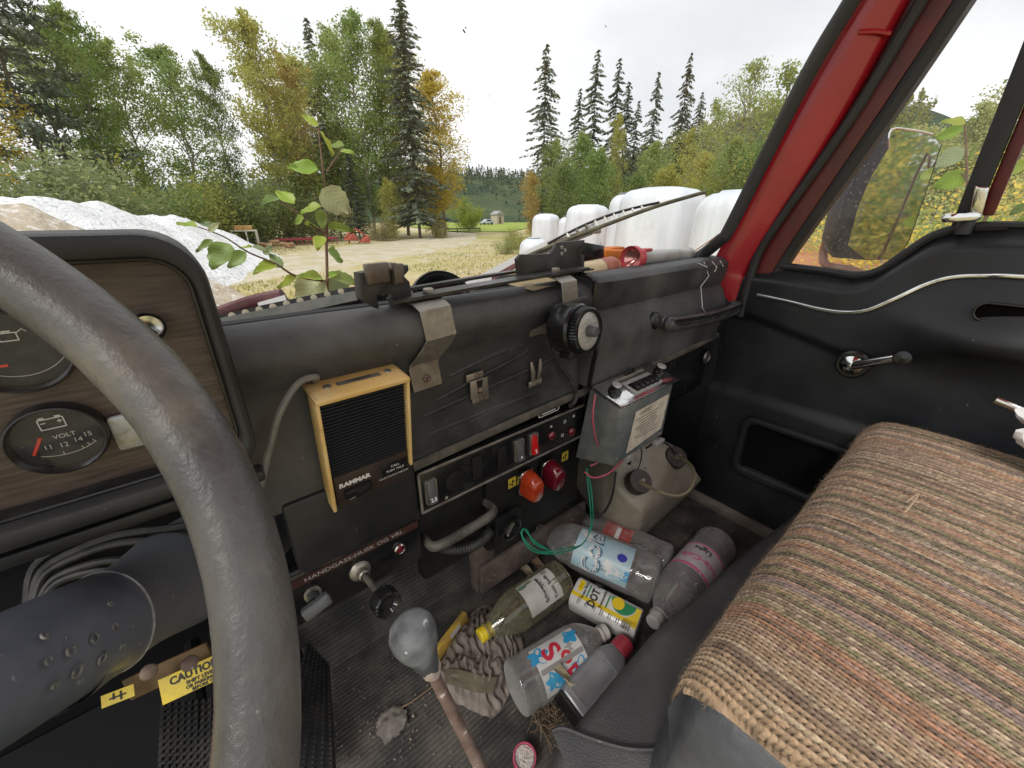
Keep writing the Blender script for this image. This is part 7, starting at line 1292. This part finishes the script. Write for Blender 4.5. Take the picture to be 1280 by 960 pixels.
pal = np.array([YARN[s] for s in seq]); alt = pal[np.roll(np.arange(len(seq)), 3)]
k_ = np.clip(ri+2, 0, len(seq)-1); colr = pal[k_]; second = pal[np.clip(k_+1, 0, len(seq)-1)]; darky = np.array([.09, .07, .05])
mixv = (hsh > .72)[..., None]; colr = np.where(mixv, colr*.5+second*.5, colr)
h2 = H2[ria, sta]; colr = colr*(.70+.5*h2[..., None])*1.14
par = np.where(ri % 2 == 0, 1.0, .55); gap_shade = np.clip((1-ribh)*2.9+.25*(ri % 2)*(1-stit)*2, 0, 1)*np.clip(.45+1.0*(1-stit), 0, 1)*np.clip(.55+H1[ria, (sta+37) % 120], 0, 1); colr = colr*(1-.97*gap_shade[..., None])  # shade in the gaps between ribs and stitches multiplied into the yarn colour
ca = me.color_attributes.new("yarn", 'FLOAT_COLOR', 'POINT'); ca.data.foreach_set('color', np.concatenate([colr, np.ones(colr.shape[:2]+(1,))], -1).astype(np.float32).ravel())
m_knit, _t, _bs, _new, _link = _nodes("wool_knit"); _at = _new('ShaderNodeAttribute'); _at.attribute_name = "yarn"; _co = _new('ShaderNodeTexCoord').outputs['Object']
_n = ntex(_new, _link, _co, 900, 3); _mr = _new('ShaderNodeMapRange'); _link(_n, _mr.inputs[0]); _mr.inputs[1].default_value = .25; _mr.inputs[2].default_value = .75; _mr.inputs[3].default_value = .6; _mr.inputs[4].default_value = 1.4
_vm = _new('ShaderNodeVectorMath'); _vm.operation = 'SCALE'; _link(_at.outputs['Color'], _vm.inputs[0]); _link(_mr.outputs[0], _vm.inputs['Scale']); _link(_vm.outputs[0], _bs.inputs['Base Color']); _bs.inputs['Roughness'].default_value = 1; _bs.inputs['Specular IOR Level'].default_value = .05; _bs.inputs['Sheen Weight'].default_value = .25
_b = _new('ShaderNodeBump'); _b.inputs['Strength'].default_value = .5; _b.inputs['Distance'].default_value = .002; _link(_n, _b.inputs['Height']); _link(_b.outputs[0], _bs.inputs['Normal']); me.materials.append(m_knit)
o = bpy.data.objects.new("knitted_cover", me); COL.objects.link(o); o.parent = seat; o['label'] = "fuzzy striped knitted wool cover in tan, brown, rust and olive"
# loose wool fibres standing off the cover
nf = 46000; iu = rng.integers(0, NU+1, nf); iv = (rng.random(nf)**1.3*NV).astype(int); q_ = np.arange(nf) < 3000; iu = np.where(q_, (rng.random(nf)**2*NU*.06).astype(int), iu); p0 = np.stack([X_[iu, iv], Y_[iu, iv], Z_[iu, iv]], -1); nn = np.stack([np.zeros(nf), ny[iu, iv], nz_[iu, iv]], -1)
nn[:, 0] -= 1.2*(1-le[iu, iv]); dr_ = unit(nn*.55+rng.normal(0, .8, (nf, 3))); ln_ = (.0025+.0075*rng.random(nf)**2.4)[:, None]; cv = np.cross(dr_, rng.normal(0, 1, (nf, 3))); sd_ = unit(cv)*.00012
p1 = p0+dr_*ln_*.5; p2 = p0+unit(dr_+rng.normal(0, .5, (nf, 3)))*ln_; vf = np.stack([p0-sd_, p0+sd_, p1+sd_*.8, p1-sd_*.8, p1-sd_*.8, p1+sd_*.8, p2+sd_*.2, p2-sd_*.2], 1).reshape(-1, 3)-np.array(seat.location)[None, :]
mf_ = quads_mesh("wool_fibres", vf, nf*2); mf_.materials.append(M("wool_fibre", (.55, .42, .27), (.3, .22, .14), sc=40, rough=1, spec=.1)); o = bpy.data.objects.new("wool_fibres", mf_); COL.objects.link(o); o.parent = seat; o['kind'] = 'stuff'
b = B(); b.tube(smooth_path([P(1133, 628, Z=-.375), P(1140, 622, Z=-.37), P(1148, 618, Z=-.37), P(1140, 630, Z=-.37), P(1130, 640, Z=-.375), P(1122, 634, Z=-.378)], 6), .0010, 5); b.build("pulled_thread", M("pale_thread", (.55, .4, .26), rough=.9), seat)
m_seat2 = M("seat_vinyl_smooth", (.05, .053, .058), (.085, .088, .092), sc=11, rough=.3, r2=.42, bump=.2, bsc=70, bdist=.004, speck=(.55, .55, .55), ssc=26, slo=.735, shi=.755)
b = B()
def cush(u, v):
    a = math.pi*.5*(1-v) if v < .5 else 0
    y = .092-.42*u; e = min(1, u/.10); ry = math.sqrt(max(0, 1-(1-e)**2)); t_ = v
    x = .345-.075*math.sin(t_*math.pi*.5)-.008*t_+.006*noise.noise((y*14, t_*3, 1)); z = -.452-.17*t_**1.3-.030*(1-ry); z += .004*noise.noise((y*16, t_*4, 5))
    return Vector((x-.006*math.sin(y*26)+.035*(1-ry)*t_, y-.02*(1-ry)*0, z))
b.grid(cush, 50, 24); b.build("side_bolster", m_seat2, seat, sharp=180, fix=False)
b = B(); b.grid(lambda u, v: Vector((.275+.80*u, .083-.012*math.sin(v*3.1)+.0, -.465-.16*v)), 20, 6); b.build("front_panel", m_seat2, seat, fix=False)
b = B(); b.box((.69, -.13, -.56), (.72, .38, .10), None, .02); b.build("cushion_core", m_black, seat)
c = P(1296, 560, Z=-.335); b = B(); mm = fr(c, (1, .1, .25), (-.1, .5, .8))
def tis(u, v): a = (u-.5)*.08; d_ = (v-.5)*.10; return mm @ Vector((a+.012*noise.noise((u*4, v*4, 1)), d_+.012*noise.noise((u*4, v*4, 5)), .016*noise.noise((u*3, v*3, 8))+.006*abs(noise.noise((u*8, v*8, 3)))+.004*math.sin(u*9+v*4)))
b.grid(tis, 40, 40); tag(b.build("tissue", M("white_tissue", (.8, .8, .79), rough=.9), loc=c, fix=False), "crumpled white tissue lying at the right edge on the knitted seat cover", "tissue")
